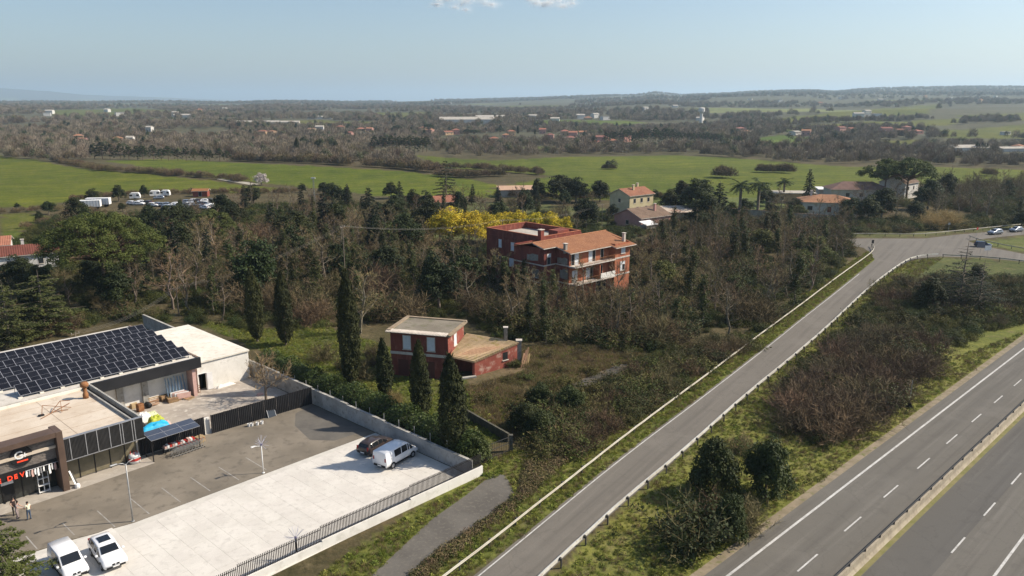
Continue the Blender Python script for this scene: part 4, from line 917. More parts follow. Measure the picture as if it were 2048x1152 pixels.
MB().add([wc + wn*.02 + Vector((0,0,1.2)), wc + wd*.9 + wn*.02 + Vector((0,0,1.2)), wc + wd*.9 + wn*.02 + Vector((0,0,2.3)), wc + wn*.02 + Vector((0,0,2.3))], [(0,1,2,3)]).build('window', M['black'], lo)
MB().bar(wc - wd*.1 + wn*.08 + Vector((0,0,1.12)), wc + wd*1.0 + wn*.08 + Vector((0,0,1.12)), .14, .1).build('sill', M['band'], lo)
MB().bar(Vector((-9.0,98.0,.1)), Vector((-4.9,99.4,.12)), .5, .2).build('door_step', M['concrete'], lo)
for k in range(3):
    st = thing('plank_pile', 'weathered planks leaning against the end of the lean-to', 'planks', (1.3 + .3*k, 103.2 + .4*k, 0), .6, 'planks by the lean-to'); MB().bar((0,0,.05), (1.6,1.5,1.5 + .3*k), .22, .05).build('plank', M['wood'], st); MB().bar((.3,-.1,.05), (1.7,1.3,1.2), .2, .05).build('plank', M['wood'], st)

# --- village houses: body, roof with overhang, chimney, windows
def house(name, label, loc, rz, w, d, h, roof, wall, rmat, rh=1.8, wins=(), ch=(), ov=.5, cat='house', group=None, base=-.5):
    t = thing(name, label, cat, loc, rz, group); x, y = w / 2, d / 2
    MB().box(-x, x, -y, y, base, h).build('wall', wall, t)
    X, Y = x + ov, y + ov; m = MB()
    if roof == 'flat': m.box(-X, X, -Y, Y, h + .002, h + .25); r_ = m.build('roof', rmat, t)
    elif roof == 'gable':
        tiled(m, (-X,-Y,h), (X,-Y,h), (X,0,h+rh), (-X,0,h+rh), .45, .06); tiled(m, (X,Y,h), (-X,Y,h), (-X,0,h+rh), (X,0,h+rh), .45, .06); r_ = m.build('roof', rmat, t)
        MB().add([(-x,-y,h),(-x,y,h),(-x,0,h+rh*.93),(x,-y,h),(x,y,h),(x,0,h+rh*.93)], [(0,1,2),(3,5,4)]).build('gable', wall, t)
        MB().prism([(-X,-Y),(X,-Y),(X,0),(-X,0)], [h-.15]*2+[h+rh-.15]*2, [h-.02]*2+[h+rh-.02]*2).prism([(-X,Y),(-X,.001),(X,.001),(X,Y)], [h-.15,h+rh-.15,h+rh-.15,h-.15], [h-.02,h+rh-.02,h+rh-.02,h-.02]).build('eave', M['band'], r_)
    elif roof == 'hip':
        e = max(.2, X - Y)
        m.add([(-X,-Y,h),(X,-Y,h),(X,Y,h),(-X,Y,h),(-e,0,h+rh),(e,0,h+rh)], [(0,1,5,4),(1,2,5),(2,3,4,5),(3,0,4)]); r_ = m.build('roof', rmat, t)
        MB().box(-X, X, -Y, Y, h - .14, h - .005).build('eave', M['band'], r_)
    elif roof == 'shed':
        m.prism([(-X,-Y),(X,-Y),(X,Y),(-X,Y)], [h,h,h+rh,h+rh], [h+.18,h+.18,h+rh+.18,h+rh+.18]); r_ = m.build('roof', rmat, t)
    for cx, cy_ in ch: chim(cx, cy_, h, h + rh + 1.0, .6, wall, r_)
    for f, a, z, ww, hh, *mt in wins: window(t, a, z, ww, hh, f, {'-y':-y,'+y':y,'-x':-x,'+x':x}[f], M[mt[0]] if mt else None)
    return t
cream = pm('cream plaster', (.56,.48,.30), (.48,.41,.25), .6, .9); pinkw = pm('pink plaster', (.52,.28,.24), (.44,.24,.20), .6, .9); greyw = pm('grey plaster', (.42,.40,.36), (.36,.34,.30), .6, .9)
palew = pm('pale house plaster', (.62,.60,.56), (.54,.52,.48), .5, .9); ochre = pm('ochre plaster', (.50,.34,.20), (.42,.29,.17), .6, .9)
hp = G(1262, 424)
house('villa', 'two-storey cream villa with orange roof left of the big dark trees', hp, R(40), 12, 9, 6.3, 'gable', cream, M['tile_far'], 2.1, [('-y',-3.5,3.8,1.1,1.4),('-y',0,3.8,1.1,1.4),('-y',3.5,3.8,1.1,1.4),('-y',-2,.8,1.1,1.6),('-y',2.5,.8,1.1,1.6),('+x',-2,3.8,1,1.3),('+x',2,3.8,1,1.3),('-x',0,3.8,1,1.3)], [(-1,-1.5),(4.5,1.5)])
hp = G(1284, 450)
house('bungalow', 'pink bungalow with brown tiled roof below the cream villa', hp, R(38), 13, 11, 3.2, 'gable', pinkw, M['tile_brown'], 2.4, [('-y',-4,.9,1.2,1.2),('-y',-1,.9,1.2,1.2),('-y',2,.9,1.2,1.2),('-y',4.8,.9,1.2,1.2),('-x',0,.9,1.2,1.2),('+x',0,.9,1.2,1.2)], [(2.5,-2.6)])
house('porch_roof', 'small awning lean-to in front of the pink bungalow', G(1296, 462), R(38), 4.2, 2.6, 1.9, 'shed', greyw, M['white'], .8, ov=.3, cat='lean-to')
hp = G(1345, 437)
house('open_shed', 'long low shed with pale and rust striped roof by the dark trees', hp, R(14), 17, 8, 2.4, 'shed', greyw, pm('rust streaked sheet roof', (.50,.42,.33), (.40,.33,.26), .25, .8, c3=(.34,.15,.09), scale2=.16), 1.0, [('-y',-3,.2,4.5,2.0,'black'),('-y',4,.2,4.0,2.0,'black')], ov=.6, cat='shed')
hp = G(1652, 428)
wv = house('white_villa', 'long white villa with hipped orange roof right of the palms', hp, R(-14), 17, 12, 4.6, 'hip', palew, M['tile_far'], 2.0, [('-y',-6,2.0,1.5,1.3),('-y',5.5,2.0,1.8,1.3),('-y',0,1.4,1.2,1.8,'redwall'),('+x',-3,2.0,1.2,1.8),('+x',2,2.0,1.2,1.8)], [(-5,1.5)], ov=.7)
house('veranda', 'cluttered pale veranda at the sunny end of the white villa', hp + Vector((10.2, -1.5, 0)), R(-14), 3.6, 9, 2.5, 'shed', palew, M['tile_brown'], .5, [('-y',0,.3,2.2,1.8,'black'),('+x',-2,.3,2.0,1.8,'black'),('+x',2,.3,2.0,1.8,'black')], ov=.4, cat='porch')
house('brown_roof_house', 'low house with dark brown roof behind the white villa', G(1712, 398), R(-6), 22, 11, 4.2, 'hip', greyw, pm('dark brown roof', (.13,.075,.06), (.17,.10,.08), .5, .9), 2.6, [('-y',-5,1.5,1.4,1.4),('-y',0,1.5,1.4,1.4),('-y',5,1.5,1.4,1.4)])
house('gabled_house', 'pale gabled house half hidden under the umbrella pines', G(1795, 392), R(42), 13, 10, 5.6, 'gable', palew, M['tile_brown'], 2.8, [('-y',-3,3,1.1,1.3),('-y',2,3,1.1,1.3),('+x',0,3,1.1,1.3)])
house('flat_house', 'tan flat-roofed house behind the conifer and palms', G(1580, 404), R(-5), 16, 8, 3.6, 'flat', ochre, M['roof_light'], .2, [('-y',-4,1.2,1.2,1.3),('-y',3,1.2,1.2,1.3)])
house('glasshouse_shed', 'low pale shed with whitish roof between conifer and brown-roofed house', G(1660, 390), R(-6), 10, 5, 2.4, 'shed', greyw, M['white'], .5, cat='shed')
house('farm_shed', 'long shed with pale orange roof among the trees beyond the mimosa', G(1035, 392), R(10), 15, 8, 2.8, 'shed', greyw, pm('pale orange sheet roof', (.46,.30,.20), (.40,.25,.17), .3, .9), .8, ov=.5, cat='shed')
house('hidden_house', 'red-roofed house peeping out left of the yellow mimosa', G(880, 424), R(25), 10, 8, 3.8, 'gable', ochre, M['tile_far'], 1.8, [('-y',0,1.5,1,1.2)])
house('red_roof_house', 'low white house with red roof beneath the great umbrella pine', G(52, 533), R(33), 13, 8, 3.4, 'gable', palew, pm('bright red roof tiles', (.15,.050,.034), (.12,.040,.028), .5, .9), 1.7, [('-y',-3,1.1,1,1.2),('-y',3,1.1,1,1.2)], [(0,1)])
house('orange_roof_house', 'orange-roofed house cut by the picture edge at far left', G(-34, 512), R(28), 12, 9, 3.0, 'gable', palew, M['tile_far'], 1.6)
house('red_shed', 'small rust-red wooden shed at the edge of the caravan field', G(403, 392), R(8), 5.5, 4, 2.2, 'gable', pm('red shed boards', (.22,.06,.04), None, 1, .9), M['rust'], .8, [('-y',0,.2,1.2,1.7,'black')], cat='shed')
gw = thing('grey_wall', 'long grey stone wall in front of the white villa garden', 'wall', (0,0,0))
gp = [G(1462, 432), G(1530, 437), G(1600, 443), G(1655, 447)]
for a, b in zip(gp, gp[1:]):
    n = 4
    for k in range(n):
        p, r_ = a.lerp(b, k / n), a.lerp(b, (k + 1) / n); MB().bar(p + Vector((0,0,1.25)), r_ + Vector((0,0,1.25)) , .35, 2.5).build('wall_panel', M['concrete'], gw)
    MB().bar(a + Vector((0,0,2.56)), b + Vector((0,0,2.56)), .5, .1).build('coping', M['tile_brown'], gw)

# --- far houses scattered through the woods
FAR = [(527,272,11,'o'),(520,269,8,'o'),(545,273,9,'o'),(624,264,9,'c'),(640,262,10,'w'),(681,262,10,'o'),(722,263,11,'o'),(740,266,8,'p'),(848,264,11,'o'),(860,268,9,'p'),(895,270,12,'o'),(912,269,9,'p'),
 (988,288,9,'o'),(1022,272,9,'o'),(1012,276,8,'p'),(158,283,9,'o'),(166,286,8,'r'),(236,283,9,'p'),(262,287,7,'w'),(300,263,8,'w'),(700,276,8,'r'),
 (1130,272,10,'o'),(1146,276,9,'p'),(1165,270,9,'o'),(1204,286,12,'r'),(1225,288,11,'o'),(1250,284,10,'r'),(1190,292,9,'p'),(1100,280,8,'r'),(1085,268,8,'p'),(1140,286,9,'r'),
 (1480,262,13,'r'),(1490,268,10,'o'),(1590,270,12,'w'),(1612,271,10,'p'),(1680,265,11,'r'),(1700,263,10,'o'),(1770,266,13,'r'),(1800,266,11,'o'),(1830,268,14,'p'),(1812,264,9,'r'),
 (1716,236,12,'w'),(1728,235,13,'w'),(1740,234,10,'o'),(1752,236,11,'w'),(1733,230,9,'w'),(2035,300,10,'p'),(2010,270,9,'w'),
 (1050,237,13,'w'),(1065,239,12,'w'),(1080,236,14,'w'),(1096,238,12,'p'),(1110,242,11,'w'),(1160,238,12,'w'),(1176,240,11,'o'),(1190,236,10,'w'),(1210,240,12,'w'),
 (1400,241,9,'w'),(1500,200,10,'w'),(1560,204,9,'w'),(1640,210,10,'o'),(1680,198,9,'w'),(1760,203,10,'w'),(1850,196,9,'o'),(1900,200,10,'w'),(1960,205,9,'o'),(1990,196,9,'w'),(1350,215,9,'w'),(1290,222,10,'w'),
 (100,228,12,'w'),(95,232,10,'w'),(215,224,10,'w'),(240,232,11,'w'),(352,232,9,'w'),(400,226,10,'o'),(450,222,9,'w'),(900,208,10,'w'),(750,214,9,'w')]
fw_ = {'o': (ochre, M['tile_far']), 'c': (cream, M['tile_far']), 'w': (palew, M['roof_light']), 'p': (pinkw, M['tile_far']), 'r': (pinkw, pm('dull red roof', (.24,.10,.075), None, 1, .9))}
nm_ = {'o': 'ochre house with terracotta roof', 'c': 'cream house with terracotta roof', 'w': 'whitish house with pale roof', 'p': 'pinkish house with terracotta roof', 'r': 'pink house with dull red roof'}
where = lambda px, py: ('on the far hazy hills' if py < 215 else 'in the far town' if py < 246 else 'beyond the left fields' if px < 440 else 'beyond the pine row' if px < 1040 else 'beyond the middle field' if px < 1400 else 'among the hill fields')
rh_ = random.Random(8)
for px, py, w, k in FAR:
    p = GT(px, py); sc_ = max(1.0, min(1.5, p.y / 1000)); wl, rf_ = fw_[k]
    house('far_house', nm_[k] + ' ' + where(px, py), p, rh_.uniform(-.6, .7), w * sc_, w * .75 * sc_, rh_.choice((3.4, 5.5, 6.0)) * sc_ ** .7, rh_.choice(('hip', 'gable', 'hip')) if k != 'w' else rh_.choice(('flat', 'gable')), wl, rf_, 1.6 * sc_,
          [('-y', -w*sc_*.25, 1.4, 1.2*sc_, 1.3), ('-y', w*sc_*.25, 1.4, 1.2*sc_, 1.3), ('+x', 0, 1.4, 1.2*sc_, 1.3)] if py > 255 else (), group='far houses ' + where(px, py), base=-4)
for px, py, w, d, lab in ((500,250,90,14,'long low white greenhouse beyond the left village'), (560,249,60,12,'shorter pale greenhouse beside the long greenhouse'), (934,248,85,22,'long white factory hall in the far middle'), (980,242,50,20,'tall white factory hall behind the long hall'), (370,235,40,14,'white barn alone on the far left plain'), (640,238,50,14,'pale shed roof on the far plain'), (1930,304,36,12,'long white hall beside the cypress clump on the right'), (1955,303,20,10,'white gabled barn beside the cypress clump'), (2030,303,30,8,'white hall at the right picture edge')):
    p = GT(px, py); t = thing('far_hall', lab, 'hall', p, .1); MB().box(-w/2, w/2, -d/2, d/2, -4, d*.32).build('wall', palew, t); MB().add([(-w/2-.5,-d/2-.5,d*.32),(w/2+.5,-d/2-.5,d*.32),(w/2+.5,0,d*.5),(-w/2-.5,0,d*.5),(w/2+.5,d/2+.5,d*.32),(-w/2-.5,d/2+.5,d*.32)], [(0,1,2,3),(3,2,4,5),(0,3,5),(1,4,2)]).build('roof', M['roof_light'], t)
p = GT(1402, 246); t = thing('water_tower', 'pale water tower on the far plain right of the town', 'tower', p)
MB().lathe([(3,-2),(2.4,14),(2.6,16),(5.5,19),(5.5,24),(4.5,25)], 12).build('shaft', palew, t); MB().lathe([(4.6,25.01),(.5,26.5)], 12).build('cap', M['roof_light'], t)
# ------------------------------------------------------------------ guard rails, barrier, signs
def guardrail(label, pts, spacing, side, mat=None, beam_h=.80, dep=1.4, tall=.75):
    """W-beam on posts along pts; side +1/-1: where the posts stand"""
    t = thing('guardrail', label, 'guardrail', (0,0,0)); pts = resample(pts, 2.0); n = len(pts)
    prof = [(-.155,.0),(-.11,.05),(-.06,.05),(0,0),(.06,.05),(.11,.05),(.155,.0),(.155,-.012),(-.155,-.012)]
    vs = []; m = len(prof); rr_ = random.Random(n); off = offset(pts, 0)
    for i, p in enumerate(pts):
        tn = (pts[min(i+1, n-1)] - pts[max(i-1, 0)]).normalized(); nn = Vector((-tn.y, tn.x, 0)) * -side; z = beam_h + rr_.uniform(-.02, .02)
        vs += [p + nn * b * dep + Vector((0, 0, z + a * tall)) for a, b in prof]
    fs = [(i*m+k, i*m+(k+1)%m, (i+1)*m+(k+1)%m, (i+1)*m+k) for i in range(n-1) for k in range(m)]
    MB().add(vs, fs).build('beam', mat or M['rail'], t)
    pme = MB().box(-.06, .06, -.05, .05, -.1, .86).mesh('post', M['post']); sme = MB().box(-.1, .1, -.09, .09, -.12, .12).mesh('spacer', M['post'])
    for p in resample(pts, spacing)[:-1]:
        i = min(range(n), key=lambda k: (pts[k] - p).length); tn = (pts[min(i+1, n-1)] - pts[max(i-1, 0)]).normalized(); nn = Vector((-tn.y, tn.x, 0)) * side; a = math.atan2(tn.y, tn.x)
        o = link('post', pme, t, p + nn * .22, a); link('spacer', sme, o, (0, -.13 * side, beam_h))
    return t
LGR = smoothline([G(*p) for p in [(850,1190),(900,1152),(960,1107),(1060,1027),(1160,948),(1262,868),(1355,798),(1430,742),(1540,658),(1590,622),(1660,568),(1710,532),(1738,512),(1746,501),(1740,493)]])
LGR = offset(LGR, -.35)
guardrail('pale guardrail on the thicket side of the slip road', LGR, 4.0, 1)
guardrail('guardrail with dark posts on the bank side of the slip road', offset(RR[2:-2], -.35), 4.0, -1, pm('pale galvanised rail', (.72,.70,.64), (.60,.57,.50), .7, .5, 0, metal=.1, c3=(.42,.36,.28), scale2=3), dep=2.4, tall=1.0)
FGR = smoothline([G(*p) for p in [(1688,474),(1728,472),(1800,474),(1850,473),(1917,466),(1977,460),(2060,452),(2140,446)]])
guardrail('greyish guardrail curving round the far side of the junction', FGR, 4.0, 1)
guardrail('dark guardrail beside the lower branch right of the junction', smoothline([G(*p) for p in [(1938,477),(1955,484),(2000,494),(2048,503),(2150,517)]]), 4.0, 1)
guardrail('guardrail behind the cedar along the lower branch road', smoothline([G(*p) for p in [(1885,516),(1960,519),(2048,528),(2150,546)]]), 4.0, -1)
# concrete median barrier with hand rail
mb_ = thing('median_barrier', 'concrete median barrier with dark rail between the carriageways', 'barrier', (0,0,0))
ang = math.atan2(hd.y, hd.x)
seg = MB().add([(0,-.30,0),(0,.30,0),(0,.22,.10),(0,.12,.30),(0,.09,.82),(0,-.09,.82),(0,-.12,.30),(0,-.22,.10)] + [(5.98,y,z) for y,z in ((-.30,0),(.30,0),(.22,.10),(.12,.30),(.09,.82),(-.09,.82),(-.12,.30),(-.22,.10))],
    [tuple(range(7,-1,-1)), tuple(range(8,16))] + [(i,(i+1)%8,(i+1)%8+8,i+8) for i in range(8)]).mesh('segment', pm('tan barrier concrete', (.36,.31,.23), (.28,.24,.18), .8, .95, .004, 8, c3=(.22,.18,.13), scale2=2.4))
rl = MB().tube([(0,0,1.12),(5.98,0,1.12)], .05, 6).mesh('hand_rail', M['post']); bk = MB().box(-.03,.03,-.06,.06,.82,1.12).mesh('bracket', M['post'])
for k in range(-8, 38):
    p = HW(k * 6.0, TB, .012); o = link('segment', seg, mb_, p, ang); link('hand_rail', rl, o)
    for x in (1.0, 4.0): link('bracket', bk, o, (x, 0, 0))
# signs
def sign(label, p, rz, shape, h, mats, cat='road sign'):
    t = thing('road_sign', label, cat, p, rz); MB().tube([(0,.03,0),(0,.03,h)], .03, 6).build('post', M['steel'], t)
    if shape == 'tri': MB().prism([(-.5,0),(.5,0),(0,.87)], -.01, .01).build('plate', mats, t).rotation_euler = (R(90),0,0); t.children[-1].location = (0,0,h-.7)
    elif shape == 'oct': o = MB().lathe([(.01,-.01),(.42,-.01),(.42,.01),(.01,.01)], 8).build('plate', mats, t); o.rotation_euler = (R(90),0,0); o.location = (0,0,h-.3)
    else: MB().box(-shape[0]/2, shape[0]/2, -.02, .02, h - shape[1], h).build('plate', mats, t)
    MB().box(-.05,.05,.0,.05,h-.25,h-.15).build('clamp', M['steel'], t)
    return t
sign('dark-backed triangular warning sign on the grassy highway bank', G(1818, 815), R(-45), 'tri', 2.1, M['black'])
sign('dark warning sign at the left mouth of the junction', G(1744, 500), R(20), (.75,.9), 2.6, M['black'])
sign('red stop sign beside the parked silver car at the junction', G(1953, 472), R(30), 'oct', 2.4, pm('stop sign red', (.40,.03,.03), None, 1, .5))
sign('white-framed direction board left of the pair by the cedar', G(1960, 507), R(10), (2.2,1.5), 3.0, pm('blue grey sign back', (.10,.11,.14), None, 1, .5))
sign('white direction board right of the pair by the cedar', G(1974, 512), R(10), (1.8,1.2), 2.6, M['white'])
sign('thin grey marker post with plate on the far verge of the junction', G(1896, 468), R(10), (.7,.5), 3.2, M['steel'])

# ------------------------------------------------------------------ vehicles
wheel_c = {}
def vehicle(name, label, cat, loc, rz, st, Wd, paint, wb, wheel_r=.33, sunroof=False, panel=False, group=None, plate=True):
    """st: stations (x, sill, belt, top, top width ratio) from rear to front"""
    t = thing(name, label, cat, loc, rz, group); hw_ = Wd / 2; rings = []
    for x, zb, zl, zt, r_ in st:
        cr = .035 if zt > zl + .2 else .02
        half = [(.86*hw_, zb), (.97*hw_, zb + .12), (hw_, (zb + zl)/2), (.985*hw_, zl), (hw_*r_, zt - .02), (hw_*r_*.93, zt), (hw_*r_*.5, zt + cr)]
        rings.append([(x, -y, z) for y, z in half] + [(x, 0, zt + cr*1.2)] + [(x, y, z) for y, z in half[::-1]])
    m = len(rings[0]); vs = [p for r in rings for p in r]; fs = [(i*m+k, i*m+k+1, (i+1)*m+k+1, (i+1)*m+k) for i in range(len(rings)-1) for k in range(m-1)]
    fs += [(i*m+m-1, i*m, (i+1)*m, (i+1)*m+m-1) for i in range(len(rings)-1)] + [tuple(range(m-1,-1,-1)), tuple(range((len(rings)-1)*m, len(rings)*m))]
    body = MB().add(vs, fs).build('body', paint, t, True)
    # flat-shaded end caps are fine; glass panes follow the body surface
    cab = [i for i, s in enumerate(st) if s[3] > s[2] + .25]; i0, i1 = cab[0], cab[-1]
    def pane(nm, pts, off):
        pts = [Vector(p) for p in pts]; n = (pts[1]-pts[0]).cross(pts[-1]-pts[0]).normalized(); c = sum(pts, Vector()) / len(pts)
        if n.dot(c - Vector((c.x*.6, 0, .5))) < 0: n = -n
        return MB().add([p + n*off for p in pts], [tuple(range(len(pts)))]).build(nm, M['carglass'], t)
    def edge(i, s, f):    # point on the side between belt and roof
        x, zb, zl, zt, r_ = st[i]; return Vector((x, s * hw_ * (.985 + (r_ - .985) * f), zl + (zt - .02 - zl) * f))
    for s in (-1, 1):
        for i in range(i0, i1 + 1):
            if i + 1 >= len(st) or (panel and i < i0 + panel): continue
            a0, a1, b0, b1 = edge(i, s, .08), edge(i, s, .88), edge(i+1, s, .08), edge(i+1, s, .88)
            L_ = b0 - a0; g = min(.45, .05 / max(L_.length, .06))
            q = [a0.lerp(b0, g), b0.lerp(a0, g), b1.lerp(a1, g), a1.lerp(b1, g)]
            if (q[2]-q[1]).length < .05: q = [q[0], q[1], q[3]]
            pane('side_window', q, .012)
    def screen(nm, ia, ib):
        xa, _, za, ta, ra = st[ia]; xb, _, zb_, tb, rb_ = st[ib]
        A = lambda f, s: Vector((xa + (xb-xa)*f, s*hw_*(ra + (rb_-ra)*f)*.86, ta + (tb-ta)*f)); pane(nm, [A(.10,-1), A(.10,1), A(.90,1), A(.90,-1)], .05)
    screen('windscreen', i1 + 1, i1)
    if not panel: screen('rear_window', max(0, i0 - 1), i0)
    if sunroof: x0 = st[i0+1][0] + .35; z0 = st[i0+2][3] + .055; MB().box(x0, x0 + 1.0, -hw_*.48, hw_*.48, z0 - .02, z0).build('sunroof', M['carglass'], t)
    xf, xr = st[-1][0], st[0][0]
    for s in (-1, 1):
        MB().box(xf - .34, xf - .04, s*hw_*.62 - .16, s*hw_*.62 + .16, st[-1][3] - .10, st[-1][3] + .04).build('headlight', pm('headlight glass', (.35,.37,.40), None, 1, .1), t, bevel=.04)
        MB().box(xr - .012, xr + .05, s*hw_*.80 - .09, s*hw_*.80 + .09, st[0][2] - .05, st[0][2] + .35).build('tail_light', pm('tail light red', (.25,.012,.01), None, 1, .2), t, bevel=.01)
        MB().box(st[i1+1][0] - .32, st[i1+1][0] - .14, s*(hw_ + .10) - .10, s*(hw_ + .10) + .10, st[i1][2] + .02, st[i1][2] + .18).build('mirror', paint, t, bevel=.03)
        for xw in (wb[0], wb[1]):
            tw = MB().lathe([(.14,-.11),(wheel_r-.03,-.11),(wheel_r,-.07),(wheel_r,.07),(wheel_r-.03,.11),(.14,.11)], 18).build('wheel', M['tyre'], t); tw.location = (xw, s*(hw_ - .09), wheel_r); tw.rotation_euler = (R(90),0,0)
            MB().lathe([(.02,-.118),(.2,-.118),(.21,.0),(.2,.118),(.02,.118)], 12).build('rim', M['alu'], tw)
            MB().lathe([(wheel_r+.05,-.012),(wheel_r+.05,.012)], 18, (0,0,0)).build('wheel_arch', M['black'], tw).location = (0,0,-s*.085)
    fb = MB().box(xf - .12, xf + .03, -hw_*.8, hw_*.8, st[-1][1] - .08, st[-1][1] + .10).build('front_bumper', M['black'], t, bevel=.03)
    for s in (-1, 1): MB().box(xf - .05, xf + .035, s*.16 - .12, s*.16 + .12, st[-1][3] - .16, st[-1][3] - .02).build('grille', M['black'], t, bevel=.02)
    MB().box(xr - .04, xr + .12, -hw_*.82, hw_*.82, st[0][1] - .06, st[0][1] + .18).build('rear_bumper', M['black'], t, bevel=.03)
    MB().box(xf + .036, xf + .05, -.25, .25, st[-1][1] + .0, st[-1][1] + .1).build('number_plate', M['white'], t); MB().box(xr - .055, xr - .042, -.25, .25, st[0][1] + .02, st[0][1] + .13).build('number_plate', M['white'], t)
    MB().box(wb[0] + wheel_r + .12, wb[1] - wheel_r - .12, -hw_*.99, hw_*.99, st[2][1] - .06, st[2][1] + .08).build('sill', M['black'], t)
    return t
SUV = [(-2.2,.45,.85,.87,.90),(-2.14,.34,.93,1.02,.88),(-1.85,.28,.97,1.42,.75),(-1.45,.26,.97,1.51,.75),(-.45,.25,.96,1.55,.77),(.32,.25,.96,1.49,.75),(1.08,.25,.95,1.03,.86),(1.7,.27,.92,.97,.83),(2.1,.3,.84,.87,.78),(2.24,.4,.68,.72,.70)]
HAT = [(-1.98,.45,.85,.88,.88),(-1.93,.34,.92,1.02,.87),(-1.6,.28,.95,1.40,.74),(-1.2,.26,.95,1.47,.74),(-.3,.25,.94,1.50,.76),(.38,.25,.94,1.43,.74),(1.08,.25,.92,.98,.86),(1.6,.27,.88,.92,.83),(1.92,.3,.78,.81,.76),(2.02,.4,.64,.68,.70)]
VAN = [(-2.46,.42,1.05,1.80,.86),(-2.42,.36,1.08,1.93,.84),(-1.2,.34,1.08,1.96,.84),(-.1,.34,1.08,1.97,.84),(.85,.34,1.08,1.93,.82),(1.15,.34,1.06,1.80,.80),(1.85,.34,1.02,1.14,.86),(2.25,.34,.92,.98,.80),(2.48,.42,.70,.74,.72)]
SVAN = [(-2.1,.42,1.0,1.60,.86),(-2.06,.36,1.02,1.78,.84),(-1.0,.34,1.02,1.82,.84),(.1,.34,1.02,1.82,.83),(.55,.34,1.02,1.74,.81),(1.25,.34,.98,1.08,.86),(1.8,.34,.90,.96,.80),(2.1,.42,.70,.74,.72)]
def park(front, rear, Wd, wbx):
    a, b = G(*front), G(*rear); h = (a - b).normalized(); left = Vector((-h.y, h.x, 0)); mid = (a + b) / 2 + left * (Wd/2 - .06)
    return mid - h * (wbx[0] + wbx[1]) / 2, math.atan2(h.y, h.x), h, left
Z4 = Vector((0,0,.048))
pc, pr, ph, plft = park((204.5,1141), (184.5,1113), 1.8, (-1.36,1.40)); vehicle('car', 'white sport utility car with dark sunroof on the pale slabs', 'car', pc + Z4, pr, SUV, 1.8, M['car_white'], (-1.36,1.40), .34, sunroof=True)
vehicle('van', 'white small van parked beside the white car, half behind cedar branches', 'van', pc + Z4 - plft * 2.75 + ph * -.55, pr + R(3), SVAN, 1.8, M['car_white'], (-1.3,1.45), .32, panel=2)
vc, vr, vh, vl = park((824,915.5), (787,937), 1.95, (-1.5,1.6)); vehicle('van', 'white delivery van with dark rear side windows by the boundary wall', 'van', vc + Z4, vr, VAN, 1.95, M['car_white'], (-1.5,1.6), .34, panel=2)
hr = G(746, 913); vehicle('car', 'dark brown hatchback parked behind the white delivery van', 'car', hr + vh * 1.22 + vl * .82 + Z4, vr + R(2), HAT, 1.74, M['car_dark'], (-1.22,1.32), .32)
a_ = math.atan2(*(G(1980,464) - G(2060,456)).yx)
vehicle('car', 'silver car on the upper road right of the junction', 'car', G(1990, 468.5) + Vector((0,0,.015)), a_, SUV, 1.8, M['car_silver'], (-1.36,1.4), .33)
vehicle('car', 'silver blue car half hidden by the dark tree at right', 'car', G(2032, 463.5) + Vector((0,0,.015)), a_, HAT, 1.74, M['car_silver'], (-1.22,1.32), .32)
vehicle('car', 'dark parked car at the road island right of the junction', 'car', G(1965, 494) + Vector((0,0,.015)), R(-25), HAT, 1.74, pm('dark blue car paint', (.02,.03,.06), None, 1, .3, 0, coat=.6), (-1.22,1.32), .32)
# caravans and the scrap cars in the small field
def caravan(label, px, py, rz, L=5.0):
    t = thing('caravan', label, 'caravan', GT(px, py), rz, 'caravans in the field')
    prof = [(-L/2,.5),(L/2,.5),(L/2+.1,1.2),(L/2-.2,2.3),(L/2-.6,2.55),(-L/2+.5,2.55),(-L/2+.05,2.2),(-L/2-.1,1.2)]
    m = MB(); n = len(prof); m.add([(x,-1.05,z) for x,z in prof] + [(x,1.05,z) for x,z in prof], [tuple(range(n-1,-1,-1)), tuple(range(n,2*n))] + [(i,(i+1)%n,(i+1)%n+n,i+n) for i in range(n)])
    m.build('shell', M['white'], t)
    for x in (-1.3, 1.1): MB().box(x-.5, x+.5, -1.075, -1.052, 1.35, 1.95).build('window', M['carglass'], t)
    MB().box(-.3, .3, -1.072, -1.052, .6, 2.2).build('door', M['shutter'], t)
    MB().add([(L/2+.02,-.7,1.35),(L/2+.02,.7,1.35),(L/2-.12,.7,2.0),(L/2-.12,-.7,2.0)], [(0,1,2,3)]).build('window', M['carglass'], t)
    for s in (-1, 1): o = MB().lathe([(.3,-.1),(.3,.1)], 12).build('wheel', M['tyre'], t); o.location = (0, s*.95, .3); o.rotation_euler = (R(90),0,0)
    MB().bar((L/2,0,.5), (L/2+1.1,0,.5), .08).build('drawbar', M['steel'], t)
caravan('white caravan standing alone left of the other two', 271, 399, R(15), 3.6); caravan('white caravan between the lone caravan and the blue car', 311, 394, R(20), 3.8); caravan('white caravan at the right of the caravan row', 332, 393, R(10), 3.2)
cols = ['car_white','car_silver','car_dark','car_white','car_silver','car_white','car_dark']
rs = random.Random(21); cn = 0
cproto = {}
def lowcar(px, py, rz, mt, label):
    key = mt
    if key not in cproto:
        t = vehicle('car', label, 'car', (0,0,0), 0, HAT, 1.74, M[mt], (-1.22,1.32), .32); cproto[key] = t
    else: t = copy_tree(cproto[key]); tag(t, label)
    t.location = GT(px, py); t.rotation_euler = (0,0,rz); t['group'] = 'scrap cars behind the umbrella pine'; return t
lowcar(318, 399, R(200), 'car_silver', 'blue grey car parked before the caravans')
cproto['car_silver']['group'] = 'cars by the caravans'
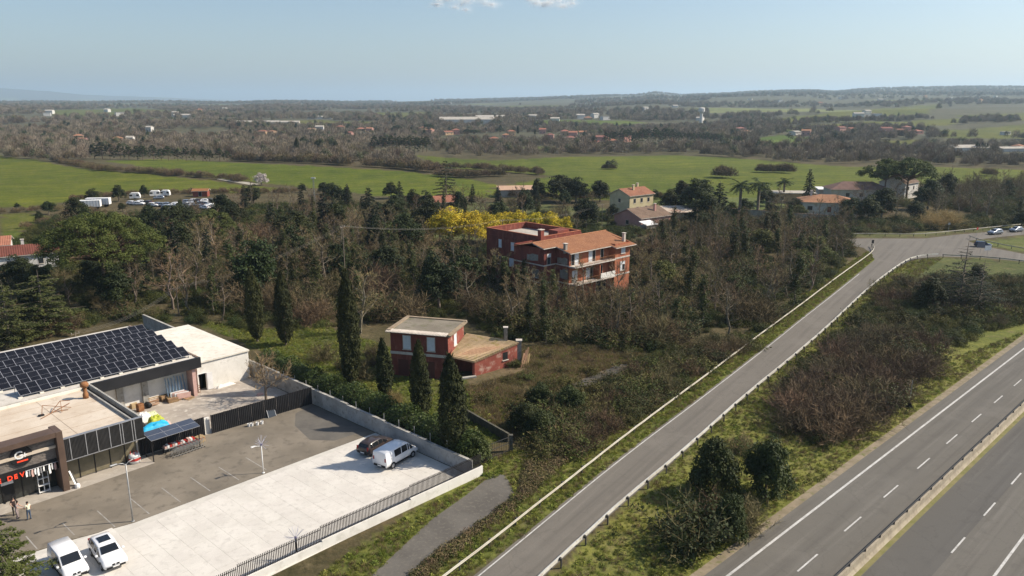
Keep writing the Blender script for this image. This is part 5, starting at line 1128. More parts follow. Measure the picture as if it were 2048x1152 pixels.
for row_y, x0, x1, n in ((410, 262, 300, 4), (413, 300, 420, 11), (418, 330, 425, 9), (406, 370, 420, 5)):
    for k in range(n):
        px = x0 + (x1 - x0) * (k + .5) / n + rs.uniform(-2, 2); mt = rs.choice(cols)
        lowcar(px, row_y + rs.uniform(-1.5, 1.5), rs.uniform(-.5, .6) + (pi if rs.random() < .4 else 0), mt, {'car_white':'white','car_silver':'grey','car_dark':'dark'}[mt] + ' car packed in the scrapyard behind the umbrella pine')
def boxtruck(px, py, rz, label):
    t = thing('box_trailer', label, 'trailer', GT(px, py), rz, 'white trailers by the field'); MB().box(-4, 4, -1.2, 1.2, .9, 3.2).build('body', M['white'], t, bevel=.05)
    for k in range(9): MB().box(-3.9 + k*.95, -3.8 + k*.95, -1.23, -1.202, .95, 3.15).build('rib', M['alu'], t)
    for x in (-3, -2, 2.6):
        for s in (-1, 1): o = MB().lathe([(.45,-.14),(.45,.14)], 12).build('wheel', M['tyre'], t); o.location = (x, s*1.0, .45); o.rotation_euler = (R(90),0,0)
    MB().box(-3.9, 3.9, -.5, .5, .6, .9).build('chassis', M['post'], t)
boxtruck(178, 419, R(15), 'long low white trailer left of the scrap cars'); boxtruck(198, 414, R(8), 'white trailer with ribs right behind the low trailer')

# ------------------------------------------------------------------ people
def person(label, loc, rz, joints, mats, hair=True):
    """joints: name -> (pos, radius, parent); one skin surface, coloured by limb"""
    names = list(joints); vs = [joints[n][0] for n in names]; es = [(names.index(joints[n][2]), names.index(n)) for n in names if joints[n][2]]
    me = bpy.data.meshes.new('body'); me.from_pydata(vs, es, []); o = bpy.data.objects.new('body', me); COL.objects.link(o)
    sk = o.modifiers.new('s', 'SKIN'); o.modifiers.new('d', 'SUBSURF').levels = 2
    for i, n in enumerate(names):
        d = me.skin_vertices[0].data[i]; r_ = joints[n][1]; d.radius = r_ if hasattr(r_, '__len__') else (r_, r_); d.use_root = (n == 'pelvis')
    bpy.context.view_layer.update(); m2 = bpy.data.meshes.new_from_object(o.evaluated_get(bpy.context.evaluated_depsgraph_get())); bpy.data.objects.remove(o)
    m2.materials.clear()
    for mt in mats: m2.materials.append(mt)      # skin, top, trousers, shoes
    part = {'head':0,'neck':0,'hand':0,'fing':0,'thum':0,'fore':0,'elbo':0,'wris':0,'shou':1,'ches':1,'pelv':2,'hip_':2,'knee':2,'ankl':2,'toe_':3,'heel':3,'wais':1,'crow':0,'nose':0}
    P_ = np.array(vs)
    for f in m2.polygons:
        c = np.array(f.center); f.material_index = part.get(names[int(((P_ - c) ** 2).sum(1).argmin())][:4], 1); f.use_smooth = True
    t = thing('person', label, 'person', loc, rz); link('body', m2, t)
    if hair:
        hp_ = Vector(joints['crown'][0]); MB().lathe([(.02,.055),(.07,.045),(.097,.0),(.098,-.06),(.085,-.11)], 10, hp_).build('hair', pm('dark hair', (.015,.012,.01), None, 1, .7), t, True)
    return t
def body(arms, legs=((0,0),(0,0)), lean=0.0, sit=0.0):
    """arms: two lists [elbow, wrist] offsets from the shoulder; legs: forward shift of knee and ankle"""
    z0 = -sit; J = {'pelvis':((0,0,.95+z0),(.16,.12),None), 'waist':((lean*.3,0,1.12+z0),(.145,.11),'pelvis'), 'chest':((lean*.7,0,1.34+z0),(.17,.125),'waist'), 'neck':((lean,0,1.52+z0),.055,'chest'), 'head':((lean+.02,0,1.63+z0),(.085,.095),'neck'), 'crown':((lean+.01,0,1.73+z0),(.075,.085),'head'), 'nose':((lean+.11,0,1.64+z0),.018,'head')}
    for i, s in enumerate((-1, 1)):
        e, w = arms[i]; sh_ = Vector((lean*.8, s*.20, 1.45+z0)); el = sh_ + Vector(e); wr = sh_ + Vector(w); d = (wr - el).normalized()
        J['shoul%d'%i] = (tuple(sh_),.065,'chest'); J['elbow%d'%i] = (tuple(el),.048,'shoul%d'%i); J['wrist%d'%i] = (tuple(wr),.033,'elbow%d'%i); J['hand%d'%i] = (tuple(wr + d*.07),(.042,.022),'wrist%d'%i)
        side = Vector((1,0,0)) if abs(d.x) < .7 else Vector((0,0,1))
        for q in range(4): J['finger%d%d'%(i,q)] = (tuple(wr + d*(.15 - .012*abs(q-1)) + side*(.03*(q-1.5)) ), .010, 'hand%d'%i)
        J['thumb%d'%i] = (tuple(wr + d*.09 + side*.065), .011, 'hand%d'%i)
        k, a = legs[i]; J['hip_%d'%i] = ((0, s*.10, .88+z0),.095,'pelvis'); J['knee%d'%i] = ((k, s*.12, .50+z0*.35),.065,'hip_%d'%i); J['ankle%d'%i] = ((a, s*.12, .09),.042,'knee%d'%i); J['toe_%d'%i] = ((a+.17, s*.13, .035),.035,'ankle%d'%i); J['heel%d'%i] = ((a-.05, s*.12, .035),.038,'ankle%d'%i)
    return J
jean = pm('blue jeans', (.06,.09,.14), None, 1, .9); grey_t = pm('greyish pink cloth', (.30,.24,.23), None, 1, .9); dark_t = pm('dark brown cloth', (.05,.03,.028), None, 1, .9); vest = pm('cream vest', (.72,.70,.52), None, 1, .9)
person('standing person in cream vest and blue jeans before the shop', G(59.5, 1039.5) + Vector((0,0,.012)), R(160), body([[(.02,-.06,-.28),(.10,-.06,-.52)],[(.06,.05,-.27),(.26,-.02,-.34)]], ((.02,-.02),(.05,.10))), [M['skin'], vest, jean, M['black']])
person('person in dark brown top standing behind the one in grey', G(30.5, 1030) + Vector((0,0,.012)), R(-35), body([[(.03,-.08,-.27),(.22,-.02,-.38)],[(.10,.08,-.24),(.30,.0,-.22)]], ((.03,.0),(.0,-.04)), .03), [M['skin'], dark_t, M['black'], M['black']])
person('person in pale grey pink clothes leaning forward beside two others', G(35, 1037) + Vector((0,0,.012)), R(10), body([[(.12,-.05,-.25),(.36,-.02,-.32)],[(.10,.05,-.26),(.34,.02,-.38)]], ((.10,.0),(.06,.02)), .16, .05), [M['skin'], grey_t, grey_t, M['black']])

# ------------------------------------------------------------------ poles, wires, floodlight mast
def wire(label, pts, sag, group=None, r=.012):
    out = []
    for a, b in zip(pts, pts[1:]):
        a, b = Vector(a), Vector(b)
        for k in range(9): t = k / 8; p = a.lerp(b, t); p.z -= sag * 4 * t * (1 - t); out.append(p)
    return tag(MB().tube(out, r, 3, False).build('power_line', pm('pale wire', (.24,.225,.195), None, 1, .7)), label, 'cable', group)
def pole(label, p, h, rz=0):
    t = thing('utility_pole', label, 'pole', p, rz); MB().tube([(0,0,-.2),(0,0,h)], [.12,.08], 8).build('shaft', M['bark'], t); MB().box(-.7,.7,-.05,.05,h-.3,h-.2).build('crossarm', M['bark'], t)
    for x in (-.6, 0, .6): MB().lathe([(.05,0),(.08,.1),(.03,.2)], 7, (x,0,h-.18)).build('insulator', M['concrete'], t)
    return Vector(p) + Vector((0,0,h))
def at(px, py, y): return Vector(((px-1024)/FPX * (y*cos(PITCH) + (CAM_H - hgt(y, py))*sin(PITCH)), y, hgt(y, py)))
P1 = at(352, 575, 132); P2 = at(685, 452, 150); P3 = at(1005, 440, 195); P4 = at(1205, 408, 228); P0 = at(150, 665, 118)
for nm, p in (('utility pole among the bare trees above the annex', P1), ('utility pole in the dark wood left of the mimosa', P2), ('utility pole right behind the yellow mimosa', P3), ('utility pole beside the cream villa', P4), ('utility pole in the shade of the left cedar', P0)): pole(nm, (p.x, p.y, 0), p.z, R(60))
for k, off in enumerate((-.9, 0, .9)): wire(('front','middle','rear')[k] + ' one of three thin overhead wires strung over the woods', [q + Vector((off*.5, -off*.8, 0)) for q in (P0, P1, P2, P3, P4)], 1.4, 'overhead wires')
P5 = at(1335, 378, 250); wire('single wire rising from the cream villa to the dark trees', [P4, P5], .8)
fl = thing('floodlight_mast', 'tall grey floodlight mast beside the dark shrubs at the field edge', 'mast', G(629, 402)); hh = hgt(G(629,402).y, 357)
for x, y in ((-.25,-.25),(.25,-.25),(.25,.25),(-.25,.25)): MB().bar((x,y,0),(x*.6,y*.6,hh), .07).build('leg', M['steel'], fl)
for k in range(9): z = k * hh / 9; MB().bar((-.24,-.24,z),(.22,-.22,z+hh/9), .04).bar((.24,-.24,z),(.22,.22,z+hh/9), .04).build('brace', M['steel'], fl)
MB().box(-.9,.9,-.12,.12,hh,hh+.25).build('crossbar', M['white'], fl)
for x in (-.7,-.2,.3): MB().box(x,x+.4,-.35,-.125,hh+.05,hh+.5).build('floodlight', M['white'], fl)
# ------------------------------------------------------------------ vegetation
def unit(a): return a / np.maximum(np.linalg.norm(a, axis=-1, keepdims=True), 1e-9)
def leaves(rg, P, N, size, aspect=.55, along=None):
    """diamond leaves at P facing N; along: preferred long direction"""
    n = len(P); size = np.broadcast_to(size, (n,))[:, None]
    T = rg.standard_normal((n, 3)) if along is None else along + .45 * rg.standard_normal((n, 3))
    T = unit(T - (T * N).sum(1, keepdims=True) * N); B = np.cross(N, T)
    V = np.stack([P + T*size, P + B*size*aspect, P - T*size, P - B*size*aspect], 1).reshape(-1, 3)
    return V, np.arange(4*n).reshape(-1, 4)
def clump(rg, C, Rad, per, size, flat=.8, up=.35, rough=.5):
    """leaves round many clump centres C with radii Rad"""
    C = np.repeat(C, per, 0); Rr = np.repeat(np.broadcast_to(Rad, (len(C)//per,)), per)[:, None]
    d = unit(rg.standard_normal((len(C), 3))); d[:, 2] = np.where(d[:, 2] < -.35, -d[:, 2], d[:, 2])
    P = C + d * Rr * (.55 + .5 * rg.random((len(C), 1))) * np.array([1, 1, flat])
    N = unit(d + np.array([0, 0, up]) + rough * rg.standard_normal((len(C), 3)))
    return leaves(rg, P, N, size * (.7 + .6 * rg.random(len(C))))
def cat_m(parts):
    Vs, Fs, o = [], [], 0
    for v, f in parts: Vs.append(v); Fs.append(f + o); o += len(v)
    return np.concatenate(Vs), np.concatenate(Fs)
def segs(A, B, ra, rb_, n=4):
    """tapered prisms from A to B, all at once"""
    A, B = np.asarray(A), np.asarray(B); d = unit(B - A); up = np.where(abs(d[:, 2:3]) < .9, [[0, 0, 1.]], [[1., 0, 0]]); x = unit(np.cross(d, up)); y = np.cross(x, d)
    k = np.arange(n) * 2*pi/n; ring = x[:, None] * np.cos(k)[None, :, None] + y[:, None] * np.sin(k)[None, :, None]
    V = np.concatenate([A[:, None] + ring * np.asarray(ra)[:, None, None], B[:, None] + ring * np.asarray(rb_)[:, None, None]], 1)
    m = len(A); base = (np.arange(m) * 2*n)[:, None, None]; i = np.arange(n)
    F = np.stack([i, (i+1) % n, (i+1) % n + n, i + n], -1)[None] + base
    return V.reshape(-1, 3), F.reshape(-1, 4)
def blades(rg, A, B, w):
    """thin flat twigs"""
    d = B - A; s = unit(np.cross(d, rg.standard_normal(A.shape))) * np.broadcast_to(w, (len(A),))[:, None]
    V = np.stack([A - s, A + s, B + s*.35, B - s*.35], 1).reshape(-1, 3); return V, np.arange(4*len(A)).reshape(-1, 4)
def grow(rg, h, spread, limbs=9, subs=6, twigs=7, up=.55, trunk_h=.3, lean=.05, rad=None):
    """skeleton of a bare tree -> thick segments and twig segments"""
    rad = rad or h * .016; T = []; tw = []
    top = np.array([rg.normal(0, lean*h), rg.normal(0, lean*h), h * .78]); pts = [np.zeros(3)]; n = 5
    for i in range(1, n+1): pts.append(top * i / n + np.array([*rg.normal(0, .02*h, 2), 0]) * (i < n))
    for i in range(n): T.append((pts[i], pts[i+1], rad*(1 - .75*i/n), rad*(1 - .75*(i+1)/n)))
    ga = rg.uniform(0, 6)
    for k in range(limbs):
        f = trunk_h + (1 - trunk_h) * (k + rg.random()*.6) / limbs; j = min(n-1, int(f*n)); p = pts[j] + (pts[j+1] - pts[j]) * (f*n - j)
        ga += 2.4 + rg.normal(0, .3); L = spread * (1.15 - .75*f) * rg.uniform(.8, 1.15); d = np.array([cos(ga), sin(ga), up * rg.uniform(.7, 1.6)]); d = d / np.linalg.norm(d)
        q = p; r0 = rad * (.5 - .25*f); m = 3
        for s_ in range(m):
            d2 = unit(d + rg.normal(0, .16, 3) + np.array([0, 0, .12*s_])); e = q + d2 * L / m; r1 = r0 * .62; T.append((q, e, r0, r1))
            for b in range(max(1, subs // m + (s_ > 0))):
                t = rg.random(); a = q + (e - q) * t; bd = unit(d2 + rg.normal(0, .75, 3) + np.array([0, 0, .25])); bl = L * rg.uniform(.3, .6); bm = a + bd * bl * .5; be = bm + unit(bd + rg.normal(0, .3, 3) + [0, 0, .2]) * bl * .5
                T.append((a, bm, r1*.55, r1*.38)); tw.append((bm, be, .028))
                for c in range(twigs):
                    u = rg.random(); o = a + (bm - a) * min(1, 2*u) + (be - bm) * max(0, 2*u - 1); td = unit(bd + rg.normal(0, .7, 3) + [0, 0, .3]); tw.append((o, o + td * L * rg.uniform(.10, .27), .018))
            q, d, r0 = e, d2, r1
    return T, tw, pts
def tree_pair(T, tw, rg, tmat, cmat, extra=None, nside=5, w=1.0):
    A, B, a, b = (np.array([t[i] for t in T]) for i in range(4)); tm = np_mesh('trunk', *segs(A, B, a, b, nside), tmat)
    parts = []
    if len(tw): A2, B2, w2 = (np.array([t[i] for t in tw]) for i in range(3)); parts.append(blades(rg, A2, B2, w2 * w))
    if extra: parts += extra
    return tm, np_mesh('crown', *cat_m(parts), cmat)
PROTO = {}
def ico(n, rg, R_):
    return unit(rg.standard_normal((n, 3))) * R_
def make_bare(seed, mat, h=10, spread=3.6, **kw):
    rg = np.random.default_rng(seed); T, tw, pts = grow(rg, h, spread, **kw); return [('trunk', tree_pair(T, tw, rg, M['bark'], M[mat], w=1.05)), h]
PROTO['bare'] = [make_bare(s, 'twig', limbs=11, subs=8, twigs=9, spread=3.4 + .4*(s % 3), lean=.04) for s in (1, 2, 3, 4, 5)]
PROTO['bare_pale'] = [make_bare(s, 'twig_pale', limbs=12, subs=7, twigs=9, spread=3.0, up=.9, trunk_h=.15) for s in (11, 12)]
PROTO['yard_bare'] = [make_bare(19, 'twig_pale', h=7, limbs=14, subs=9, twigs=10, spread=3.6, up=.5, trunk_h=.28, rad=.17)]
PROTO['tall_bare'] = [make_bare(s, 'twig', h=12, limbs=12, subs=6, twigs=8, spread=2.6, up=1.3, trunk_h=.2) for s in (21, 22, 23)]
def make_ivy(seed, mat='ivy'):
    rg = np.random.default_rng(seed); T, tw, pts = grow(rg, 10, 3.0, limbs=9, subs=6, twigs=7); C = []; Rd = []
    for A, B, a, b in T:
        if a > .045 and A[2] < 8.2:
            for t in (.2, .7): C.append(A + (B - A)*t); Rd.append(.35 + 3.2*a + rg.random()*.25)
    A2, B2, w2 = (np.array([t[i] for t in tw]) for i in range(3))
    A1, B1, a1, b1 = (np.array([t[i] for t in T]) for i in range(4))
    return [('ivy', (np_mesh('trunk', *segs(A1, B1, a1, b1, 5), M['bark']), np_mesh('twigs', *blades(rg, A2, B2, w2), M['twig']), np_mesh('crown', *clump(rg, np.array(C), np.array(Rd), 55, .15, 1.1), M[mat]))), 10]
PROTO['ivy'] = [make_ivy(s) for s in (31, 32, 33, 34)]
def make_round(seed, mat, h=8, w=3.4, n=56, per=95, leaf=.17, low=.02, flat=.9, drop=.74):
    rg = np.random.default_rng(seed); d = unit(rg.standard_normal((n, 3))); d[:, 2] = np.abs(d[:, 2]) * (.88 + drop) - drop
    wob = 1 + .22*np.sin(3*np.arctan2(d[:,1],d[:,0]) + seed) ; d[:, 0] *= wob; d[:, 1] *= wob
    rr = (.55 + .42 * rg.random((n, 1))); zc = h * (.46 + low); C = d * rr * np.array([w*.82, w*.82, h*.45]) + [0, 0, zc]; C[:, 2] = np.maximum(C[:, 2], h*low + .35)
    T = [(np.zeros(3), np.array([0, 0, h*.45]), h*.028, h*.018)] + [(np.array([0, 0, h*.2 + .3*h*rg.random()]), c*.9 + np.array([0, 0, .1*h])*0, h*.011, h*.004) for c in C[:16]]
    A1, B1, a1, b1 = (np.array([t[i] for t in T]) for i in range(4))
    core = clump(rg, np.array([[0, 0, zc - .1*h]]), np.array([w*.55]), 500, leaf*1.5, h*.38/(w*.6), .2, .8)
    return [('round', (np_mesh('trunk', *segs(A1, B1, a1, b1, 5), M['bark']), np_mesh('crown', *cat_m([clump(rg, C, w*(.20 + .14*rg.random(n)), per, leaf, flat), core]), M[mat]))), h]
PROTO['evergreen'] = [make_round(s, 'evergreen', w=3.0 + .5*(s % 2)) for s in (41, 42, 43, 44)]
PROTO['olive'] = [make_round(s, 'olive', h=5, w=2.6, n=34, per=80, leaf=.14) for s in (45, 46)]
PROTO['tall_evergreen'] = [make_round(s, 'evergreen', h=12, w=3.2, n=70, per=90, leaf=.19) for s in (47, 48)]
PROTO['mimosa'] = [make_round(s, 'mimosa', h=8, w=3.9, n=64, per=70, leaf=.15, drop=.8) for s in (51, 52)]
PROTO['blossom'] = [make_round(53, 'blossom', h=6, w=3.2, n=40, per=60, leaf=.18)]
def make_cypress(seed, h=11, w=1.05, n=8000):
    rg = np.random.default_rng(seed); z = rg.random(n) ** .8; prof = np.interp(z, [0, .06, .18, .42, .7, .9, 1], [.35, .62, .86, 1, .78, .38, .05]); a = rg.random(n) * 2*pi
    lump = 1 + .09*np.sin(a*3 + z*7 + seed*2.1) + .08*np.sin(a*5 + z*13 + seed) + .07*np.sin(a*9 - z*21) + .08*np.sin(z*60 + a*3); r = prof * w * lump * (.78 + .26*rg.random(n)); lean = .03*h*z**2 * np.sin(seed)
    P = np.stack([r*np.cos(a) + lean, r*np.sin(a), .5 + z*(h - .5)], 1); N = unit(np.stack([np.cos(a), np.sin(a), .25 + 0*a], 1) + .5*rg.standard_normal((n, 3)))
    V = leaves(rg, P, N, .11 + .10*rg.random(n), .42, along=np.array([0, 0, 1.0]) + .25*np.stack([np.cos(a), np.sin(a), 0*a], 1))
    wsp = rg.integers(0, n, 260); tips = (P[wsp], P[wsp] + np.stack([np.cos(a[wsp])*.22, np.sin(a[wsp])*.22, .35 + .2*rg.random(260)], 1)); W_ = blades(rg, tips[0], tips[1], .03)
    tm = np_mesh('trunk', *segs(np.array([[0, 0, 0.], [0, 0, 1.5]]), np.array([[0, 0, 1.5], [lean.max(), 0, h*.8]]), np.array([.17, .14]), np.array([.14, .03]), 6), M['bark'])
    return [('cypress', (tm, np_mesh('crown', *cat_m([V, W_]), M['cypress']))), h]
PROTO['cypress'] = [make_cypress(s, w=1.10 + .10*(s % 3)) for s in (61, 62, 63, 64)]
def make_pine(seed, h=14, w=8, n=120, per=110, leaf=.17, thick=.26, tr=.34, mat='pine', cl=.12):
    rg = np.random.default_rng(seed); a = rg.random(n)*2*pi; r = np.sqrt(rg.random(n)); dome = (1 - r**2.2)
    wob = 1 + .12*np.sin(a*3 + seed) + .07*np.sin(a*7)
    C = np.stack([r*w*np.cos(a)*wob, r*w*np.sin(a)*wob, h*(1 - thick) + dome*h*thick*.92 - rg.random(n)**2 * h*thick*.45], 1)
    Rd = w*(cl + .07*rg.random(n))
    T = []; b0 = np.array([0, 0, h*.52]); T.append((np.zeros(3), np.array([.1*h*.1, 0, h*.3]), tr, tr*.8)); T.append((np.array([.1*h*.1, 0, h*.3]), b0, tr*.8, tr*.6))
    for c in C[::2]:
        k = b0 + (c - b0)*.5; k[2] = b0[2] + (c[2]-b0[2])*.42; s0 = b0 + np.array([0, 0, rg.uniform(-.08, .05)*h]); T.append((s0, k, tr*.32, tr*.2)); T.append((k, c, tr*.2, tr*.06))
    A1, B1, a1, b1 = (np.array([t[i] for t in T]) for i in range(4))
    return [('pine', (np_mesh('trunk', *segs(A1, B1, a1, b1, 5), M['bark_pine']), np_mesh('crown', *clump(rg, C, Rd, per, leaf, .62, .7, .55), M[mat]))), h]
PROTO['great_pine'] = [make_pine(71, 16.7, 10.6, 300, 130, .16, .40, .45, 'pine_dark', .085)]
PROTO['row_pine'] = [make_pine(75, 12, 4.4, 60, 80, .26, .66, .25, 'evergreen'), make_pine(76, 12, 4.0, 56, 80, .26, .6, .25, 'evergreen')]
PROTO['pine'] = [make_pine(72, 13, 6, 80, 90, .24, .34, .3, 'evergreen'), make_pine(73, 13, 5.2, 70, 90, .24, .42, .3, 'evergreen'), make_pine(74, 14, 8.2, 110, 110, .24, .36, .38, 'pine')]
def make_cedar(seed, h=12, w=6, tiers=13, per=110, leaf=.16, mat='cedar', droop=.08, bare_top=0.0, dens=1.0):
    rg = np.random.default_rng(seed); T = [(np.zeros(3), np.array([0, 0, h*.5]), h*.02, h*.014), (np.array([0, 0, h*.5]), np.array([.02*h, 0, h]), h*.014, .03)]; V = []
    for k in range(tiers):
        f = .12 + .86*k/tiers; z = f*h; L = w*(1.05 - f)**.75 * rg.uniform(.8, 1.1); nb = max(3, int((7 - 3.5*f)))
        for b in range(nb):
            a = b*2*pi/nb + k*1.1 + rg.normal(0, .25); l = L*rg.uniform(.65, 1.12); tip = np.array([cos(a)*l, sin(a)*l, z + l*(.10 - droop*1.2) + rg.normal(0, .15)]); T.append((np.array([.02*h*f, 0, z]), tip, .035 + .05*(1-f), .015))
            if f > 1 - bare_top and rg.random() < .6: continue
            n = max(10, int(per*l/w*dens)); t = .18 + .85*rg.random(n)**.7; wd = l*.26*np.sin(np.clip(t, 0, 1)*pi*.8 + .35); side = rg.normal(0, .55, n)*wd
            P = np.stack([cos(a)*l*t - sin(a)*side, sin(a)*l*t + cos(a)*side, z + (tip[2]-z)*t - droop*l*t**2 + rg.normal(0, .07, n) - np.abs(side)*.12], 1)
            N = unit(np.stack([0*t, 0*t, 1 + 0*t], 1) + .42*rg.standard_normal((n, 3))); V.append(leaves(rg, P, N, leaf*(.7 + .7*rg.random(n)), .5, along=np.array([[cos(a), sin(a), 0]])))
    A1, B1, a1, b1 = (np.array([t[i] for t in T]) for i in range(4))
    return [('cedar', (np_mesh('trunk', *segs(A1, B1, a1, b1, 5), M['bark']), np_mesh('crown', *cat_m(V), M[mat]))), h]
PROTO['cedar'] = [make_cedar(81, 13, 9.0, 11, 460, .22), make_cedar(82, 17, 7.5, 14, 130, .24, 'conifer')]
PROTO['thin_cedar'] = [make_cedar(83, 12, 6.6, 17, 90, .15, 'conifer', .05, .38)]
PROTO['conifer'] = [make_cedar(s, 12, 3.0, 22, 100, .2, 'conifer', .22) for s in (84, 85)]
PROTO['near_cedar'] = [make_cedar(86, 9, 4.6, 15, 260, .13, 'pine', .1)]
def make_palm(seed, h=9):
    rg = np.random.default_rng(seed); V = []; T = [(np.array([0, 0, h*.8*i/4]), np.array([0, 0, h*.8*(i+1)/4]), .24, .24) for i in range(4)]
    for k in range(30):
        a = k*2.4; e = rg.uniform(-.5, 1.2); L = rg.uniform(1.9, 2.5); d = np.array([cos(a)*cos(e), sin(a)*cos(e), sin(e)]); p = np.array([0, 0, h*.8]); pts = [p]
        for s_ in range(6): d = unit(d + np.array([0, 0, -.17])); p = p + d*L/6; pts.append(p)
        pts = np.array(pts); t = rg.random(46)*5.999; i = t.astype(int); O = pts[i] + (pts[i+1]-pts[i])*(t-i)[:, None]; sd = unit(np.cross(d, [0, 0, 1.0])); sg = np.where(rg.random(46) < .5, -1, 1)[:, None]
        V.append(blades(rg, O, O + (sd*sg*.45 + (pts[i+1]-pts[i])*.9 + [0, 0, -.16]) , .035)); V.append(blades(rg, pts[:-1], pts[1:], .03))
    A1, B1, a1, b1 = (np.array([t[i] for t in T]) for i in range(4)); return [('palm', (np_mesh('trunk', *segs(A1, B1, a1, b1, 7), M['bark']), np_mesh('crown', *cat_m(V), M['palm']))), h]
PROTO['palm'] = [make_palm(91), make_palm(92)]
def make_shrub(seed, mat, h=2.6, w=2.2, stems=70, twigs=26, leafmat=None, nl=0, bush=.75):
    """dense twiggy shrub: stems fan out from the ground, twigs fill a rounded dome"""
    rg = np.random.default_rng(seed); n = stems; a = rg.random(n)*2*pi; e = np.arccos(rg.random(n)**.8*.97); L = h*(.75 + .35*rg.random(n)); d = np.stack([np.cos(a)*np.sin(e)*w/h, np.sin(a)*np.sin(e)*w/h, np.cos(e)*.95 + .12], 1)
    A = np.stack([rg.normal(0, w*.25, n), rg.normal(0, w*.25, n), 0*a], 1); B = A + d*L[:, None]*.9; B[:, 2] = np.maximum(B[:, 2], .25); parts = [blades(rg, A, B, .022)]
    k = rg.integers(0, n, n*twigs); t = rg.random(n*twigs)**.6; O = A[k] + (B-A)[k]*t[:, None]; dv = unit(d[k]*.6 + .75*rg.standard_normal((len(k), 3)) + [0, 0, .35]); E_ = O + dv*(h*.16 + h*.17*rg.random(len(k)))[:, None]; E_[:, 2] = np.maximum(E_[:, 2], .05); parts.append(blades(rg, O, E_, .012 + .008*rg.random(len(k))))
    ms = [np_mesh('twigs', *cat_m(parts), M[mat])]
    if leafmat:
        k = rg.integers(0, n, nl); t = rg.random(nl)**.5; P = A[k] + (B-A)[k]*t[:, None] + rg.normal(0, h*.09, (nl, 3)); P[:, 2] = np.maximum(P[:, 2], .08); N = unit(unit(P - [0, 0, h*.2]) + .7*rg.standard_normal((nl, 3)) + [0, 0, .3]); ms.append(np_mesh('foliage', *leaves(rg, P, N, .07 + .07*rg.random(nl)), M[leafmat]))
    return [('shrub', tuple(ms)), h]
PROTO['shrub'] = [make_shrub(s, 'twig', 3.0, 2.6) for s in (101, 102, 103)]
PROTO['red_shrub'] = [make_shrub(s, 'twig_red', 3.0, 2.7, 80, 28) for s in (104, 105, 106)]
PROTO['bramble'] = [make_shrub(s, 'twig', 1.7, 2.2, 50, 14, 'bramble', 1500) for s in (107, 108, 109)]
PROTO['green_shrub'] = [make_shrub(s, 'twig', 2.6, 2.2, 50, 14, 'ivy', 2000) for s in (110, 111, 112)]
PROTO['yellow_shrub'] = [make_shrub(s, 'twig_pale', 2.8, 2.2, 60, 16, 'olive', 1500) for s in (113, 114)]
PROTO['reed'] = [make_shrub(115, 'reed', 4.0, 2.6, 160, 20)]
PROTO['bush'] = [make_round(s, 'bush_leaf', h=4.4, w=2.5, n=80, per=110, leaf=.12, low=.0, flat=.95, drop=1.0) for s in (121, 122, 123)]
PROTO['clipped'] = [make_round(124, 'laurel', h=4.4, w=2.2, n=70, per=110, leaf=.12, low=.0, flat=1.0, drop=1.0)]
NAMES = {'bare':'bare_tree','yard_bare':'bare_tree','bare_pale':'bare_tree','tall_bare':'bare_tree','ivy':'ivy_tree','evergreen':'evergreen_tree','tall_evergreen':'evergreen_tree','olive':'olive_tree','mimosa':'mimosa_tree','blossom':'blossom_tree','cypress':'cypress_tree','great_pine':'umbrella_pine','row_pine':'umbrella_pine','pine':'umbrella_pine','cedar':'cedar_tree','thin_cedar':'cedar_tree','near_cedar':'cedar_tree','conifer':'conifer_tree','palm':'palm_tree','shrub':'bare_shrub','red_shrub':'bare_shrub','bramble':'bramble_bush','green_shrub':'leafy_shrub','yellow_shrub':'leafy_shrub','reed':'reed_clump','bush':'evergreen_bush','clipped':'hedge_bush'}
CATS = {'shrub':'shrub','red_shrub':'shrub','bramble':'bush','green_shrub':'shrub','yellow_shrub':'shrub','reed':'reeds','bush':'bush','clipped':'bush'}
RV = random.Random(77)
def plant(kind, x, y, h, label, group=None, wide=1.0, rz=None, var=None, z=None, tilt=0):
    (tag_, ms), h0 = PROTO[kind][var if var is not None else RV.randrange(len(PROTO[kind]))]; s = h / h0
    t = thing(NAMES[kind], label, CATS.get(kind, 'tree'), (x, y, (landz(x, y) if z is None else z)), RV.uniform(0, 6.28) if rz is None else rz, group, (s*wide, s*wide, s))
    if tilt: t.rotation_euler = (RV.uniform(-tilt, tilt), RV.uniform(-tilt, tilt), t.rotation_euler.z)
    for me in ms: link(me.name.split('.')[0], me, t)
    return t
def plant_px(kind, px, py, ptop, label, group=None, wide=1.0, **kw):
    p = GT(px, py); return plant(kind, p.x, p.y, max(.5, hgt(p.y, ptop) - p.z), label, group, wide, **kw)

# --- trees one can name
for k, (b, tp, wd, lb) in enumerate((((515,683),535,1.05,'leftmost dark cypress above the white annex roof'), ((572,692),543,1.0,'second cypress from the left, above the boundary hedge'), ((703,778),540,1.15,'tallest cypress, leaning slightly, left of the red cottage'), ((772,803),676,1.15,'shortest slim cypress in front of the cottage corner'), ((843,850),682,1.05,'cypress standing before the cottage windows'), ((908,918),708,1.1,'nearest cypress, by the fence corner and drive gate'))):
    plant_px('cypress', b[0], b[1], tp, lb, 'cypresses in the cottage garden', wd * (.75 if k == 2 else 1), var=k % 4, rz=k*1.3)
plant_px('great_pine', 213, 600, 424, 'great umbrella pine with broad green crown on the left', rz=1.0)
plant_px('cedar', 92, 668, 540, 'broad dark cedar behind the solar panels', wide=1.05, var=0)
plant_px('cedar', 20, 690, 560, 'dark cedar at the left picture edge behind the solar panels', wide=.9, var=0)
plant_px('cedar', 893, 412, 315, 'tall layered cedar rising above the wood by the field', var=1, wide=.85)
plant_px('thin_cedar', 1918, 612, 484, 'thin-topped cedar in front of the junction', var=0, rz=.4)
plant_px('thin_cedar', 1955, 622, 520, 'shorter dense cedar beside the thin-topped cedar', var=0, wide=1.2)
